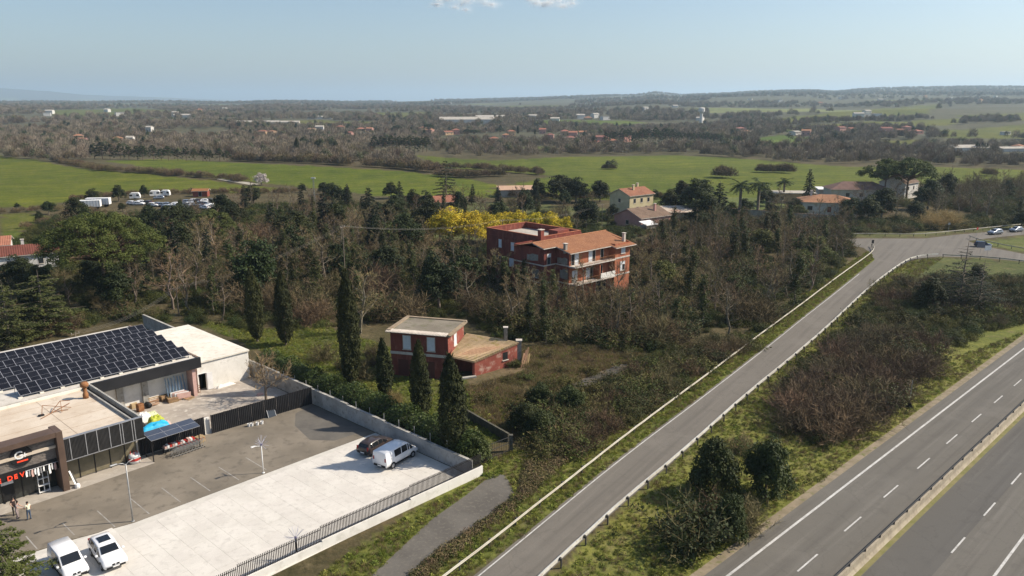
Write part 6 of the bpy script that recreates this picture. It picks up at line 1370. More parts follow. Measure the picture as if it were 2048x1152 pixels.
cb = G(14, 1196); plant('near_cedar', cb.x, cb.y, 7.0, 'olive green cedar at the lower left corner before the van', wide=1.15, var=0)
plant_px('yard_bare', 532, 801, 700, 'bare tree standing alone in the yard behind the black fence', wide=1.1)
for k, (px, py, tp, wd) in enumerate(((880,486,420,1.25),(905,488,408,1.35),(938,488,412,1.3),(968,484,418,1.2),(1000,470,418,1.3),(1034,468,416,1.35),(1068,468,418,1.3),(1102,468,420,1.3),(1130,466,428,1.1))):
    plant_px('mimosa', px, py, tp, 'yellow flowering mimosa in the row behind the apartment house', 'yellow mimosas', wd, var=k % 2)
plant_px('blossom', 523, 371, 343, 'white blossoming tree alone at the field track', wide=1.2)
plant_px('palm', 1478, 436, 354, 'tall palm left of the pair beside the stone wall', 'palms', 1.3, var=0); plant_px('palm', 1514, 436, 352, 'tall palm right of the pair beside the stone wall', 'palms', 1.3, var=1); plant_px('palm', 1566, 405, 352, 'bushy palm behind the pair near the conifer', 'palms', 1.5, var=0)
plant_px('conifer', 1615, 412, 335, 'pointed dark conifer left of the white villa', var=0); plant_px('conifer', 800, 412, 360, 'pointed conifer left of the tall layered cedar', var=1, wide=1.3); plant_px('conifer', 996, 405, 370, 'small pointed conifer right of the tall layered cedar', var=0, wide=1.2)
plant_px('tall_evergreen', 1392, 432, 344, 'massive dark evergreen at the open shed', var=0, wide=1.8); plant_px('conifer', 1436, 444, 362, 'dense olive dark conifer right of the massive evergreen', var=1, wide=1.7); plant_px('tall_evergreen', 1362, 424, 352, 'dark evergreen left behind the massive evergreen', var=1, wide=1.2)
plant_px('pine', 1768, 398, 318, 'umbrella pine left of the pair by the gabled house', 'umbrella pine pair', 1.0, var=2); plant_px('pine', 1812, 402, 316, 'umbrella pine right of the pair by the gabled house', 'umbrella pine pair', 1.05, var=2, rz=2)
plant_px('evergreen', 1762, 438, 366, 'large dark round tree below the umbrella pines', wide=1.15, var=0); plant_px('evergreen', 2042, 458, 414, 'dark round tree at the right edge by the upper road', wide=1.3, var=1)
for px, py, tp, wd, lb in ((1076,402,350,.9,'dark narrow evergreen left of the wide dark group'), (1124,404,342,1.6,'wide dark evergreen in the middle of the field-side group'), (1152,406,348,1.4,'dark evergreen right of the wide one in the field-side group'), (1200,404,354,1.1,'dark evergreen left of the cream villa'), (1545,432,404,1.2,'olive green garden tree beside the palms'), (1640,420,400,1.0,'small dark tree before the white villa wall'), (1338,428,372,1.2,'dark tree between the cream villa and open shed'), (1412,450,378,1.3,'dark tree before the massive evergreen'), (1310,398,376,1.2,'dark round tree behind the cream villa'), (1490,428,392,1.4,'dark round tree between the two tall palms'), (1590,432,398,1.3,'dark round tree left of the white villa'), (1532,412,372,1.4,'dark tree behind the tall palms'), (1700,440,388,1.3,'dark tree at the sunny end of the white villa'), (1735,446,384,1.3,'dark tree left below the umbrella pines'), (1690,398,366,1.2,'dark tree before the brown-roofed house'), (1225,440,404,1.2,'dark tree left of the pink bungalow'), (1830,440,396,1.2,'dark tree right below the umbrella pines')):
    plant_px('evergreen', px, py, tp, lb, None, wd)
plant_px('reed', 1885, 455, 416, 'golden dry reed clump beyond the junction', wide=1.6); plant_px('reed', 1862, 458, 428, 'smaller golden reed clump left of the large one', wide=1.3)
plant_px('bush', 1425, 992, 868, 'left of two round dark bushes on the bank by the slip road', wide=.74, var=0); plant_px('bush', 1530, 995, 868, 'right of two round dark bushes on the bank', wide=.72, var=1)
plant_px('bush', 1458, 1078, 980, 'narrow dark bush below the two round bushes', wide=.72, var=2); plant_px('green_shrub', 1385, 1090, 1000, 'brownish green shrub at the lower end of the bank bushes', wide=1.1); plant_px('green_shrub', 1430, 1060, 985, 'twiggy shrub between the bank bushes', wide=.9); plant_px('shrub', 1490, 1060, 1000, 'bare brown shrub beside the narrow dark bush', wide=1.0)
plant_px('yellow_shrub', 1480, 905, 872, 'dry yellowish shrub above the two round dark bushes', wide=1.2)
plant_px('clipped', 952, 928, 862, 'rounded green bush at the gate by the fence corner', wide=.95, var=0)
plant_px('reed', 790, 812, 780, 'pale pampas grass tuft between two cypresses', wide=.9)
for px, py, tp, wd, lb in ((187,408,373,1.15,'dark round tree left of three at the field edge'), (238,404,364,1.0,'dark round tree in the middle of three at the field edge'), (289,396,366,.9,'dark round tree right of three beside the caravans'), (245,424,403,1.2,'low dark bush before the lone caravan'), (300,430,402,.9,'dark shrub among the scrap cars'), (361,420,396,.9,'dark round shrub behind the scrap cars'), (505,408,381,1.1,'dark bush right of the red shed'), (605,386,364,1.2,'dark shrub left of the floodlight mast'), (648,390,362,1.3,'dark shrub right of the floodlight mast'), (98,430,398,1.2,'dark bushes before the left meadow'), (35,418,404,1.3,'low dark bush alone in the left meadow'), (80,445,420,1.0,'dark bush at the edge of the small left meadow'), (58,560,520,1.3,'dark tree before the white wall of the red-roofed house'), (15,556,524,1.3,'dark tree at the left edge before the red-roofed house'), (98,556,524,1.2,'dark tree right of the red-roofed house')):
    plant_px('evergreen', px, py, tp, lb, 'dark trees at the field edge', wd)
for px, py, tp, wd, lb, kd in ((350,490,410,1.1,'broad dark pine behind the great umbrella pine','pine'), (470,480,412,1.0,'dark pine right of the broad dark pine','pine'), (430,500,420,.9,'dark pine between two others beyond the great pine','pine'), (545,470,402,1.3,'dark conifer among the bare trees left of centre','conifer'), (585,470,410,1.2,'conifer right beside the dark conifer left of centre','conifer'), (650,470,382,1.5,'big spreading conifer below the floodlight mast','conifer'), (740,450,372,1.5,'dark conifer between the mast and the layered cedar','conifer'), (700,560,450,1.0,'tall dark ivy-covered tree in the wood centre','ivy')):
    plant_px(kd, px, py, tp, lb, None, wd)

for px, py, tp, lb in ((1048,622,512,'ivy-clad tree hiding the lower left of the apartment house'), (1086,634,540,'ivy-clad tree before the bare plaster wall of the apartment house'), (1128,640,556,'ivy-clad tree below the left balcony end')): plant_px('ivy', px, py, tp, lb, None, 1.15)
# --- zones of individual trees and shrubs
def zone(poly_px, n, seed, mind=1.8, use=None):
    poly = PX(*poly_px); xs = [p[0] for p in poly]; ys = [p[1] for p in poly]; rg = random.Random(seed); out = []; tries = 0
    while len(out) < n and tries < n*60:
        tries += 1; x, y = rg.uniform(min(xs), max(xs)), rg.uniform(min(ys), max(ys))
        if not pip(np.array([x]), np.array([y]), poly)[0]: continue
        if any((x-a)**2 + (y-b)**2 < mind**2 for a, b in out): continue
        if blocked(x, y): continue
        out.append((x, y))
    return out
def _foot(o, a, pts): return [tuple((o + Vector((x*cos(a)-y*sin(a), x*sin(a)+y*cos(a), 0)))[:2]) for x, y in pts]
BLOCK = [[tuple(G(*q)[:2]) for q in [(1085,800),(1120,778),(1180,752),(1240,728),(1268,730),(1255,745),(1190,772),(1130,795),(1100,806)]], _foot(RBO, RBA, [(-5,-2),(18,-2),(18,31),(3,31),(3,14),(-5,14)]), _foot(SHO, SHA, [(-1,-1),(9,-1),(12.5,-1.5),(18,7),(8,8),(-1,8)]), [tuple(S(*q)[:2]) for q in ((-40,-17),(27.4,-17),(27.4,48),(-40,48))],
         [tuple(p[:2]) for p in road_poly], [tuple(HW(s_, t_)[:2]) for s_, t_ in ((-60,-2.2),(240,-2.2),(240,22),(-60,22))]]
BLOCK += [PX((850,535),(960,500),(1000,472),(1130,466),(1150,456),(860,466))]
BLOCK += [_foot(G(*q), 0, [(-8,-7),(8,-7),(8,7),(-8,7)]) for q in ((1262,424),(1284,450),(1345,437),(1652,428))]
def blocked(x, y): return any(pip(np.array([x]), np.array([y]), b)[0] for b in BLOCK)
def fill(poly, n, seed, mix, hr_, label, group, mind=2.0, wide=(.85, 1.25), tilt=.06):
    rg = random.Random(seed + 500)
    for x, y in zone(poly, n, seed, mind):
        kd = rg.choices([m[0] for m in mix], [m[1] for m in mix])[0]; hh_ = rg.uniform(*hr_) * 1.32 * {'bramble':.35,'shrub':.45,'green_shrub':.42,'red_shrub':.42,'yellow_shrub':.4,'olive':.6,'bush':.5}.get(kd, 1)
        w_ = {'bare':'grey-brown bare tree','tall_bare':'tall upright bare tree','bare_pale':'pale bare tree','ivy':'ivy-clad bare tree','evergreen':'dark evergreen tree','olive':'yellow-green tree','bramble':'low bramble bush','shrub':'bare brown shrub','green_shrub':'dark leafy shrub','red_shrub':'reddish bare shrub','yellow_shrub':'yellowish shrub','conifer':'dark conifer','bush':'dark dense bush'}[kd]
        plant(kd, x, y, hh_, w_ + ' ' + label, group, rg.uniform(*wide), tilt=tilt)
fill([(395,640),(520,560),(700,500),(860,505),(960,540),(1020,600),(1000,655),(930,640),(820,640),(760,660),(700,690),(640,660),(560,668),(470,668)], 84, 1, [('ivy',7),('bare',3),('evergreen',1.4),('green_shrub',3),('bare_pale',1),('shrub',2)], (6.5, 10.5), 'in the wood left of the apartment house', 'wood left of the apartment house', 3.0)
fill([(330,640),(240,600),(330,520),(520,470),(700,470),(860,470),(900,500),(700,520),(520,570),(400,640)], 84, 2, [('bare_pale',3),('bare',3.5),('tall_bare',1.5),('ivy',3),('evergreen',1.4),('conifer',1.2),('yellow_shrub',2),('shrub',2),('olive',1)], (6, 10), 'right of the great pine', 'thicket right of the great pine', 3.4)
fill([(560,470),(640,430),(900,430),(1200,440),(1250,470),(1130,470),(860,480)], 40, 3, [('bare',4),('tall_bare',2),('evergreen',1.2),('ivy',2),('conifer',.8)], (5.5, 8), 'behind the mimosas', 'trees behind the mimosas', 4.0)
fill([(640,440),(420,440),(500,400),(700,395),(980,400),(1200,420),(1200,445),(900,430)], 44, 4, [('bare',5),('tall_bare',3),('evergreen',1.2),('conifer',1.2),('shrub',2)], (5, 8), 'along the near edge of the fields', 'trees by the near field edge', 4.5)
fill([(1000,640),(1060,590),(1130,600),(1210,620),(1280,600),(1330,640),(1380,690),(1280,700),(1160,690),(1080,690),(1020,670)], 74, 5, [('green_shrub',4),('bramble',3),('ivy',2.2),('shrub',3),('bare',1.2),('bare_pale',1)], (5.5, 8.5), 'on the slope below the apartment house', 'slope below the apartment house', 2.4)
fill([(1270,600),(1290,500),(1400,470),(1560,460),(1700,470),(1722,500),(1700,530),(1600,610),(1500,680),(1400,700),(1330,660)], 125, 6, [('bare',4.5),('ivy',4.5),('tall_bare',1),('shrub',3),('yellow_shrub',2),('green_shrub',3),('bare_pale',1),('olive',1.2)], (6.0, 9.5), 'in the thicket along the slip road', 'thicket along the slip road', 2.8)
fill([(1060,890),(1090,830),(1170,800),(1250,760),(1330,720),(1420,700),(1500,690),(1420,742),(1340,800),(1240,860),(1150,910),(1090,915)], 80, 7, [('bramble',6),('green_shrub',2.5),('shrub',2.5),('yellow_shrub',.8)], (3.0, 5.2), 'on the strip above the pale guardrail', 'scrub above the guardrail', 1.5)
fill([(1040,870),(1070,820),(1130,790),(1150,830),(1090,890)], 8, 8, [('green_shrub',3),('bush',1),('bramble',2)], (4.5, 6), 'beside the drive gate', 'scrub by the drive gate', 2.0)
fill([(1590,860),(1600,790),(1670,720),(1740,680),(1800,680),(1860,705),(1850,740),(1790,800),(1700,868),(1640,888),(1600,880)], 56, 9, [('red_shrub',6),('shrub',4),('bramble',1),('green_shrub',.8)], (4.8, 6.6), 'in the brown scrub on the bank', 'brown scrub on the bank', 2.2, (.95, 1.35))
fill([(1700,650),(1740,600),(1800,560),(1880,560),(2048,560),(2120,580),(2120,620),(2048,640),(1960,670),(1880,680),(1800,660)], 46, 10, [('evergreen',.8),('green_shrub',3),('shrub',3),('red_shrub',2),('bramble',2)], (3.6, 5.6), 'around the cedars on the upper bank', 'scrub on the upper bank', 2.8)
fill([(1560,470),(1540,445),(1700,440),(1800,440),(2000,440),(2100,430),(2100,405),(1900,390),(1840,400),(1700,430)], 56, 11, [('bare',5),('tall_bare',3),('shrub',2),('yellow_shrub',1.5),('evergreen',1),('ivy',1)], (6, 10), 'beyond the junction at right', 'trees beyond the junction', 3.6)
fill([(1690,470),(1730,468),(1850,468),(1960,456),(1960,448),(1850,458),(1690,460)], 20, 12, [('shrub',4),('yellow_shrub',2),('bramble',2)], (3, 5), 'behind the far junction guardrail', 'scrub behind the junction rail', 2.2)
fill([(1310,470),(1300,440),(1380,450),(1450,450),(1560,455),(1560,475),(1400,480)], 26, 13, [('bare',3),('shrub',4),('yellow_shrub',2),('evergreen',1)], (4, 6.5), 'below the long stone wall', 'scrub below the stone wall', 3.0)
fill([(0,560),(0,690),(140,680),(250,640),(330,640),(260,600),(170,560),(80,540)], 26, 14, [('evergreen',3),('green_shrub',4),('shrub',2),('bare_pale',1.5)], (4, 7), 'in the shade behind the solar panels', 'undergrowth behind the solar panels', 2.6)
fill([(80,510),(140,440),(330,440),(420,430),(520,440),(420,470),(330,500),(180,480)], 30, 15, [('evergreen',2),('bare',3),('shrub',4),('yellow_shrub',1),('green_shrub',2)], (4, 8), 'around the scrapyard and great pine', 'scrub by the scrapyard', 3.6)
fill([(1400,460),(1470,420),(1560,410),(1620,420),(1600,440),(1480,440)], 12, 16, [('olive',5),('green_shrub',2),('evergreen',1)], (4, 6.5), 'in the garden of the white villa', 'garden trees by the palms', 3.0)
fill([(1860,400),(2100,395),(2100,375),(1980,372),(1880,380)], 22, 17, [('bare',4),('tall_bare',4),('shrub',2)], (7, 10), 'along the field at far right', 'trees at the right field edge', 4.0)
fill([(935,770),(1000,705),(1130,695),(1260,705),(1290,722),(1230,790),(1130,835),(1040,880),(965,845)], 26, 19, [('bramble',3),('shrub',3),('yellow_shrub',1.5)], (1.6, 3.2), 'in the dry clearing', 'scrub in the dry clearing', 2.2)
fill([(640,690),(760,690),(780,760),(730,800),(650,740)], 5, 18, [('green_shrub',3),('shrub',1)], (3, 5), 'in the cottage garden grass', 'garden shrubs by the cottage', 3.0)
# hedge behind the boundary wall
rgh = np.random.default_rng(9); n = 24000; vv = rgh.uniform(-14.5, 27, n); hgt_h = 3.1 + .35*np.sin(vv*1.3) + .25*np.sin(vv*3.1 + 1); a = rgh.random(n)*pi; rr_ = .82 + .25*rgh.random(n)
uu = 28.9 + np.cos(a)*1.75*rr_; zz = np.maximum(.05, np.sin(a)**.6*hgt_h*rr_); P = np.stack([uu, vv, zz], 1); N = unit(np.stack([np.cos(a), 0*a, np.sin(a)], 1) + .55*rgh.standard_normal((n, 3)))
he = thing('hedge', 'long clipped laurel hedge behind the grey boundary wall', 'hedge', SO, AX); link('foliage', np_mesh('foliage', *leaves(rgh, P, N, .09 + .08*rgh.random(n)), M['laurel']), he)
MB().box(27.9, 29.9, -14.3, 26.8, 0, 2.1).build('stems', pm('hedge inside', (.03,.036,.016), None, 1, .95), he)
# drive gate and dark garden wall
gt = thing('drive_gate', 'dark iron gate at the head of the drive', 'gate', (0,0,0)); a, b = G(962, 926), G(1022, 902)
for q in (a, b): MB().box(q.x-.2, q.x+.2, q.y-.2, q.y+.2, 0, 1.9).build('pier', pm('dark gate pier', (.12,.11,.09), (.08,.075,.06), 2, .95), gt)
for k in range(17): p = a.lerp(b, (k + .5)/17); MB().bar(p + Vector((0,0,.1)), p + Vector((0,0,1.8)), .03).build('bar', M['post'], gt)
for z in (.2, 1.0, 1.7): MB().bar(a + Vector((0,0,z)), b + Vector((0,0,z)), .05).build('rail', M['post'], gt)
gl = thing('garden_wall', 'dark low garden wall from the cottage down to the gate', 'wall', (0,0,0)); a, b = G(925, 830), G(1018, 884)
for k in range(5): p, q = a.lerp(b, k/5), a.lerp(b, (k+.98)/5); MB().bar(p + Vector((0,0,.5)), q + Vector((0,0,.5)), .25, 1.0).build('wall_panel', pm('shadow-dark wall', (.07,.065,.05), (.11,.10,.075), 1.5, .95), gl)  # wall colour darkened to carry the shadow lying on it
# ------------------------------------------------------------------ uncountable cover: grass, undergrowth, woods
def proto_mesh_obj(name, me): o = bpy.data.objects.new(name, me); return o
def scatter(name, label, cat, pts, scl, protos, seed, wide=None):
    """one object; geometry nodes set a plant on each point"""
    n = len(pts); rg = np.random.default_rng(seed)
    me = bpy.data.meshes.new(name); me.vertices.add(n); me.vertices.foreach_set('co', np.asarray(pts, np.float32).ravel())
    for nm, tp, arr in (('scl', 'FLOAT', scl), ('rz', 'FLOAT', rg.uniform(0, 6.28, n)), ('idx', 'INT', rg.integers(0, len(protos), n))):
        a_ = me.attributes.new(nm, tp, 'POINT'); a_.data.foreach_set('value', np.asarray(arr, np.float32 if tp == 'FLOAT' else np.int32))
    pc = bpy.data.collections.new(name + '_plants')
    for i, m_ in enumerate(protos): pc.objects.link(proto_mesh_obj('%s_plant_%02d' % (name, i), m_))
    o = link(name, me); tag(o, label, cat, kind='stuff')
    ng = bpy.data.node_groups.new(name, 'GeometryNodeTree'); ng.interface.new_socket('Geometry', in_out='INPUT', socket_type='NodeSocketGeometry'); ng.interface.new_socket('Geometry', in_out='OUTPUT', socket_type='NodeSocketGeometry')
    N = ng.nodes; L = ng.links; gi = N.new('NodeGroupInput'); go = N.new('NodeGroupOutput'); ip = N.new('GeometryNodeInstanceOnPoints'); ci = N.new('GeometryNodeCollectionInfo')
    ci.inputs[0].default_value = pc; ci.inputs[1].default_value = True; ci.inputs[2].default_value = True
    def at_(nm, dt): a = N.new('GeometryNodeInputNamedAttribute'); a.data_type = dt; a.inputs[0].default_value = nm; return a.outputs[0]
    cx = N.new('ShaderNodeCombineXYZ'); L.new(at_('rz', 'FLOAT'), cx.inputs[2])
    L.new(gi.outputs[0], ip.inputs['Points']); L.new(ci.outputs[0], ip.inputs['Instance']); ip.inputs['Pick Instance'].default_value = True
    L.new(at_('idx', 'INT'), ip.inputs['Instance Index']); L.new(cx.outputs[0], ip.inputs['Rotation']); L.new(at_('scl', 'FLOAT'), ip.inputs['Scale']); L.new(ip.outputs[0], go.inputs[0])
    o.modifiers.new('plants', 'NODES').node_group = ng
    return o
def sample(poly, n, seed, block=True):
    """n random points in a polygon (world), on the land"""
    rg = np.random.default_rng(seed); P = np.array(poly); lo, hi = P.min(0), P.max(0); X = np.zeros((0, 2))
    for _ in range(40):
        q = rg.uniform(lo, hi, (n*3, 2)); k = pip(q[:, 0], q[:, 1], poly)
        if block:
            for b in BLOCK: k &= ~pip(q[:, 0], q[:, 1], b)
        X = np.concatenate([X, q[k]])
        if len(X) >= n: break
    X = X[:n]; return np.column_stack([X, land(X[:, 0], X[:, 1])])
def tuft(seed, mat, n=26, h=.28, w=.22):
    rg = np.random.default_rng(seed); a = rg.random(n)*2*pi; A = np.stack([rg.normal(0, w*.5, n), rg.normal(0, w*.5, n), 0*a], 1); B = A + np.stack([np.cos(a)*w*.6, np.sin(a)*w*.6, h*(.5 + .6*rg.random(n))], 1)
    return np_mesh('tuft', *blades(rg, A, B, .014), M[mat])
def weed(seed, mat, n=60, r=.35, h=.35, leaf=.07):
    rg = np.random.default_rng(seed); d = unit(rg.standard_normal((n, 3))); d[:, 2] = abs(d[:, 2]); P = d*np.array([r, r, h])*(.5 + .5*rg.random((n, 1))); return np_mesh('weed', *leaves(rg, P, unit(d + .6*rg.standard_normal((n, 3))), leaf*(.6 + .8*rg.random(n))), M[mat])
gr = [tuft(s, 'grass') for s in (1, 2, 3)] + [weed(4, 'grass')]; dg = [tuft(s, 'drygrass', 30, .4, .3) for s in (5, 6)] + [tuft(7, 'grass')]
br = [m for k in ('bramble', 'green_shrub') for (_, ms), h in PROTO[k] for m in ms[1:]]
drive_p = [tuple(p[:2]) for p in [G(742,1152), G(862,1040), G(968,962), G(1008,950), G(1028,986), G(990,1030), G(875,1105), G(800,1175)]]; BLOCK.append(drive_p)
R_ = np.random.default_rng(2)
def put(name, label, cat, poly, n, protos, s0, s1, seed):
    p = sample(poly, n, seed); return scatter(name, label, cat, p, np.random.default_rng(seed).uniform(s0, s1, len(p)), protos, seed)
verge = PX((640,1152),(960,930),(1040,900),(1100,880),(1300,800),(1560,620),(1740,500),(1752,516),(1400,800),(1000,1110),(900,1190),(600,1190))
bank = PX((1100,1165),(1480,805),(1740,560),(1830,520),(1885,518),(1800,580),(1720,680),(1870,730),(2060,660),(2060,700),(1430,1165))
lawn = COVER[0][0]; clearing = COVER[1][0]
put('grass', 'green and straw grass along the verge of the drive and slip road', 'grass', verge, 9000, gr + dg[:1], .4, 1.1, 11)
put('grass', 'green grass on the bank between the slip road and the highway', 'grass', bank, 12000, gr + dg[:1], .35, .9, 12)
put('grass', 'lawn grass in the cottage garden', 'grass', lawn, 5000, gr, .5, 1.1, 13)
put('dry_grass', 'dry straw grass in the clearing beside the cottage', 'grass', clearing, 8000, dg, .5, 1.4, 14)
dw = [weed(21, 'drygrass', 70, .5, .5, .06), weed(22, 'twig', 70, .5, .5, .05), weed(23, 'bramble', 80, .5, .45, .07)]
put('weeds', 'brown and green weeds between the drive and the pale guardrail', 'weeds', PX((790,1160),(880,1100),(990,1030),(1040,990),(1050,930),(1100,910),(1150,905),(1060,990),(940,1085),(850,1160)), 900, dw, .5, 1.4, 15)
put('weeds', 'scattered weeds along the grassy highway bank', 'weeds', bank, 1100, dw, .5, 1.3, 16)
wood_a = PX((240,640),(330,520),(520,470),(900,430),(1250,430),(1700,462),(1722,500),(1600,610),(1420,740),(1240,860),(1090,915),(1060,890),(1130,800),(1300,715),(1130,690),(1010,680),(930,640),(780,640),(640,660),(470,668),(395,650))
put('undergrowth', 'brambles and ivy covering the floor of the woods round the apartment house', 'undergrowth', wood_a, 5200, br + dw, .35, .85, 17)
put('undergrowth', 'scrubby floor cover on the upper bank and beyond the junction', 'undergrowth', PX((1700,650),(1800,560),(2100,560),(2100,630),(1960,672),(1870,720),(1800,800),(1650,900),(1560,870),(1570,770)), 1500, br + dw, .3, .75, 18)
put('undergrowth', 'low cover under the great pine and round the scrapyard', 'undergrowth', PX((0,690),(0,520),(80,440),(330,430),(560,410),(900,410),(900,430),(520,470),(330,520),(240,640)), 2200, br + dw, .4, 1.0, 19)
put('undergrowth', 'low cover below the stone wall and beyond the junction', 'undergrowth', PX((1250,470),(1300,440),(1560,440),(1800,440),(2100,430),(2100,380),(1900,380),(1840,410),(2100,452),(1960,456),(1690,468),(1500,470)), 1600, br + dw, .5, 1.1, 20)
# leaf tree masses for the middle distance and beyond
def blob(seed, mat, w, h, n, leaf, lean=.3, asp=.5):
    rg = np.random.default_rng(seed); d = unit(rg.standard_normal((n, 3))); d[:, 2] = np.where(d[:, 2] < -.2, -d[:, 2], d[:, 2]); k = 6; cc_ = rg.uniform(-1, 1, (k, 3))*np.array([w*.45, w*.45, h*.18]) + [0, 0, h*.55]; i = rg.integers(0, k, n)
    P = cc_[i] + d*np.array([w*.55, w*.55, h*.36])*(.5 + .5*rg.random((n, 1))); P[:, 2] = np.maximum(P[:, 2], .1); N = unit(d + lean*rg.standard_normal((n, 3)) + [0, 0, .2]); return np_mesh('crown', *leaves(rg, P, N, leaf*(.6 + .8*rg.random(n)), asp), M[mat])
def haze_twig(seed, mat, w, h, n, wd):
    """bare crown of a far tree: many upright twigs round a dome"""
    rg = np.random.default_rng(seed); d = unit(rg.standard_normal((n, 3))); d[:, 2] = abs(d[:, 2]); P = d*np.array([w, w, h*.72])*(.35 + .6*rg.random((n, 1))) + [0, 0, h*.16]; E_ = P + unit(d + .6*rg.standard_normal((n, 3)) + [0, 0, .8])*h*.17; return np_mesh('crown', *blades(rg, P, E_, wd), M[mat])
bare_far = [haze_twig(s, m_, 3.8, 9, 420, .11) for s, m_ in ((201, 'far_wood'), (202, 'far_wood'), (203, 'far_wood'), (204, 'twig_red'))]
ever_far = [blob(s, 'far_green', 4.4, 8.5, 330, .42) for s in (205, 206)]; coni_far = [blob(207, 'conifer', 2.4, 11, 260, .4), blob(208, 'olive', 3.6, 5, 220, .35)]
def inside_any(p, polys): 
    k = np.zeros(len(p), bool)
    for q in polys: k |= pip(p[:, 0], p[:, 1], q)
    return k
FP = [f[0] for f in FIELDS]; PINE_CLEAR = [PX((175,330),(180,312),(480,316),(480,332)), PX((745,312),(745,296),(870,296),(870,312)), PX((1205,300),(1210,280),(1440,284),(1440,302))]
HXY = np.array([o.location[:2] for o in SC.objects if o.parent is None and o.name.split('.')[0] in ('far_house', 'far_hall')]); HR = np.hypot(HXY[:, 0], HXY[:, 1])
def clear_of_houses(p):
    r = np.hypot(p[:, 0], p[:, 1]); k = np.ones(len(p), bool)
    for (hx, hy), hr0 in zip(HXY, HR):
        along = (p[:, 0]*hx + p[:, 1]*hy)/hr0; side = np.abs(p[:, 0]*hy - p[:, 1]*hx)/hr0; k &= ~((along > hr0*.93) & (along < hr0 + 8) & (side < 8))
    return k
def wood(name, label, poly, n, protos, s0, s1, seed, keep=None):
    p = sample(poly, n, seed, False); p = p[~inside_any(p, FP + PINE_CLEAR)]; p = p[clear_of_houses(p)]
    if keep is not None: p = p[keep(p)]
    return scatter(name, label, 'woodland', p, np.random.default_rng(seed).uniform(s0, s1, len(p)), protos, seed)
def band(az0, az1, r0, r1):
    A = np.radians(np.linspace(az0, az1, 24)); return [(r0*sin(a), r0*cos(a)) for a in A] + [(r1*sin(a), r1*cos(a)) for a in A[::-1]]
mid = PX((-250,306),(110,326),(220,320),(480,322),(640,330),(830,338),(830,308),(1000,318),(1200,310),(1340,308),(1700,330),(2048,338),(2300,340),(2300,300),(1900,290),(1500,296),(1300,290),(1000,282),(600,285),(200,280),(-250,285))
wood('woodland', 'bare brown woods along the far side of the green fields', mid, 2600, bare_far*3 + ever_far[:1], .6, 1.1, 31)
wood('woodland', 'wide bare winter woods on the plain beyond the fields', band(-42, 42, 640, 1500), 11000, bare_far*5 + ever_far + coni_far, .8, 1.4, 32, lambda p: waves(p[:, 0], p[:, 1], 420, 4) > -.45)
wood('woodland', 'hazy woods and hedgerows on the far plain', band(-42, 42, 1500, 3400), 13000, bare_far*4 + ever_far + coni_far[1:], 1.1, 1.9, 33, lambda p: waves(p[:, 0], p[:, 1], 800, 8) > -.15 + .5*(p[:, 0] > p[:, 1]*.25))
wood('woodland', 'hazy wooded hills along the skyline', band(-42, 42, 3400, 7200), 24000, bare_far*2 + ever_far*2, 1.3, 2.2, 34, lambda p: waves(p[:, 0], p[:, 1], 1500, 2) > -.35)
# hedgerows in the fields
def hedgerow(label, px_pts, n, protos, s0, s1, seed, w=1.5):
    pts = [GT(*p) for p in px_pts]; rg = np.random.default_rng(seed); L = [(b - a).length for a, b in zip(pts, pts[1:])]; cum = np.concatenate([[0], np.cumsum(L)]); t = rg.uniform(0, cum[-1], n); k = np.clip(np.searchsorted(cum, t) - 1, 0, len(L)-1)
    A = np.array([p[:2] for p in pts]); f = ((t - cum[k])/np.array(L)[k])[:, None]; q = A[k]*(1-f) + A[k+1]*f + rg.normal(0, w, (n, 2)); p = np.column_stack([q, land(q[:, 0], q[:, 1])])
    o = scatter('hedgerow', label, 'hedgerow', p, rg.uniform(s0, s1, n), protos, seed); return o
hb = [haze_twig(s, m_, 3.4, 5, 500, .07) for s, m_ in ((211, 'twig_red'), (212, 'twig'))]
hedgerow('long brown hedgerow crossing the left green field', [(105,322),(150,330),(200,341),(290,347),(360,352),(420,357)], 150, hb, .5, .85, 41); hedgerow('short brown hedge right of the gap in the long hedgerow', [(434,358),(470,361),(483,364)], 26, hb, .5, .8, 42)
hedgerow('brown hedge along the near edge of the middle field', [(880,352),(940,356),(1000,352)], 40, hb, .6, 1.0, 43); hedgerow('low brown hedge between the middle and right fields', [(740,318),(840,332),(960,340),(1010,344),(1080,350)], 110, hb, .5, 1.0, 44)
hedgerow('dark bush patch alone in the right field', [(1195,338),(1232,339)], 14, hb + ever_far[:1], .5, .75, 45, .8); hedgerow('brown bush patch in the right field', [(1520,345),(1575,346)], 20, hb, .8, 1.2, 46); hedgerow('round brown bush before the right field', [(1432,355),(1450,356)], 8, hb, 1.0, 1.4, 47)
hedgerow('small bush at the far right of the field', [(1970,352),(1985,352)], 6, hb, .7, 1.0, 48); hedgerow('brown scrub along the caravan field edge', [(140,402),(230,392),(300,388),(400,388),(480,386),(590,386)], 120, hb, .3, .55, 49); hedgerow('brown scrub below the left meadow', [(0,428),(110,420),(200,430),(120,442),(60,456)], 50, hb, .3, .5, 50)
hedgerow('brown thicket edge on the far side of the middle field', [(470,322),(600,326),(700,332),(800,338),(870,345)], 160, hb, .7, 1.4, 51); hedgerow('hedge line along the near side of the right field', [(1000,394),(1100,398),(1240,396),(1330,398)], 70, hb, .4, .7, 52)
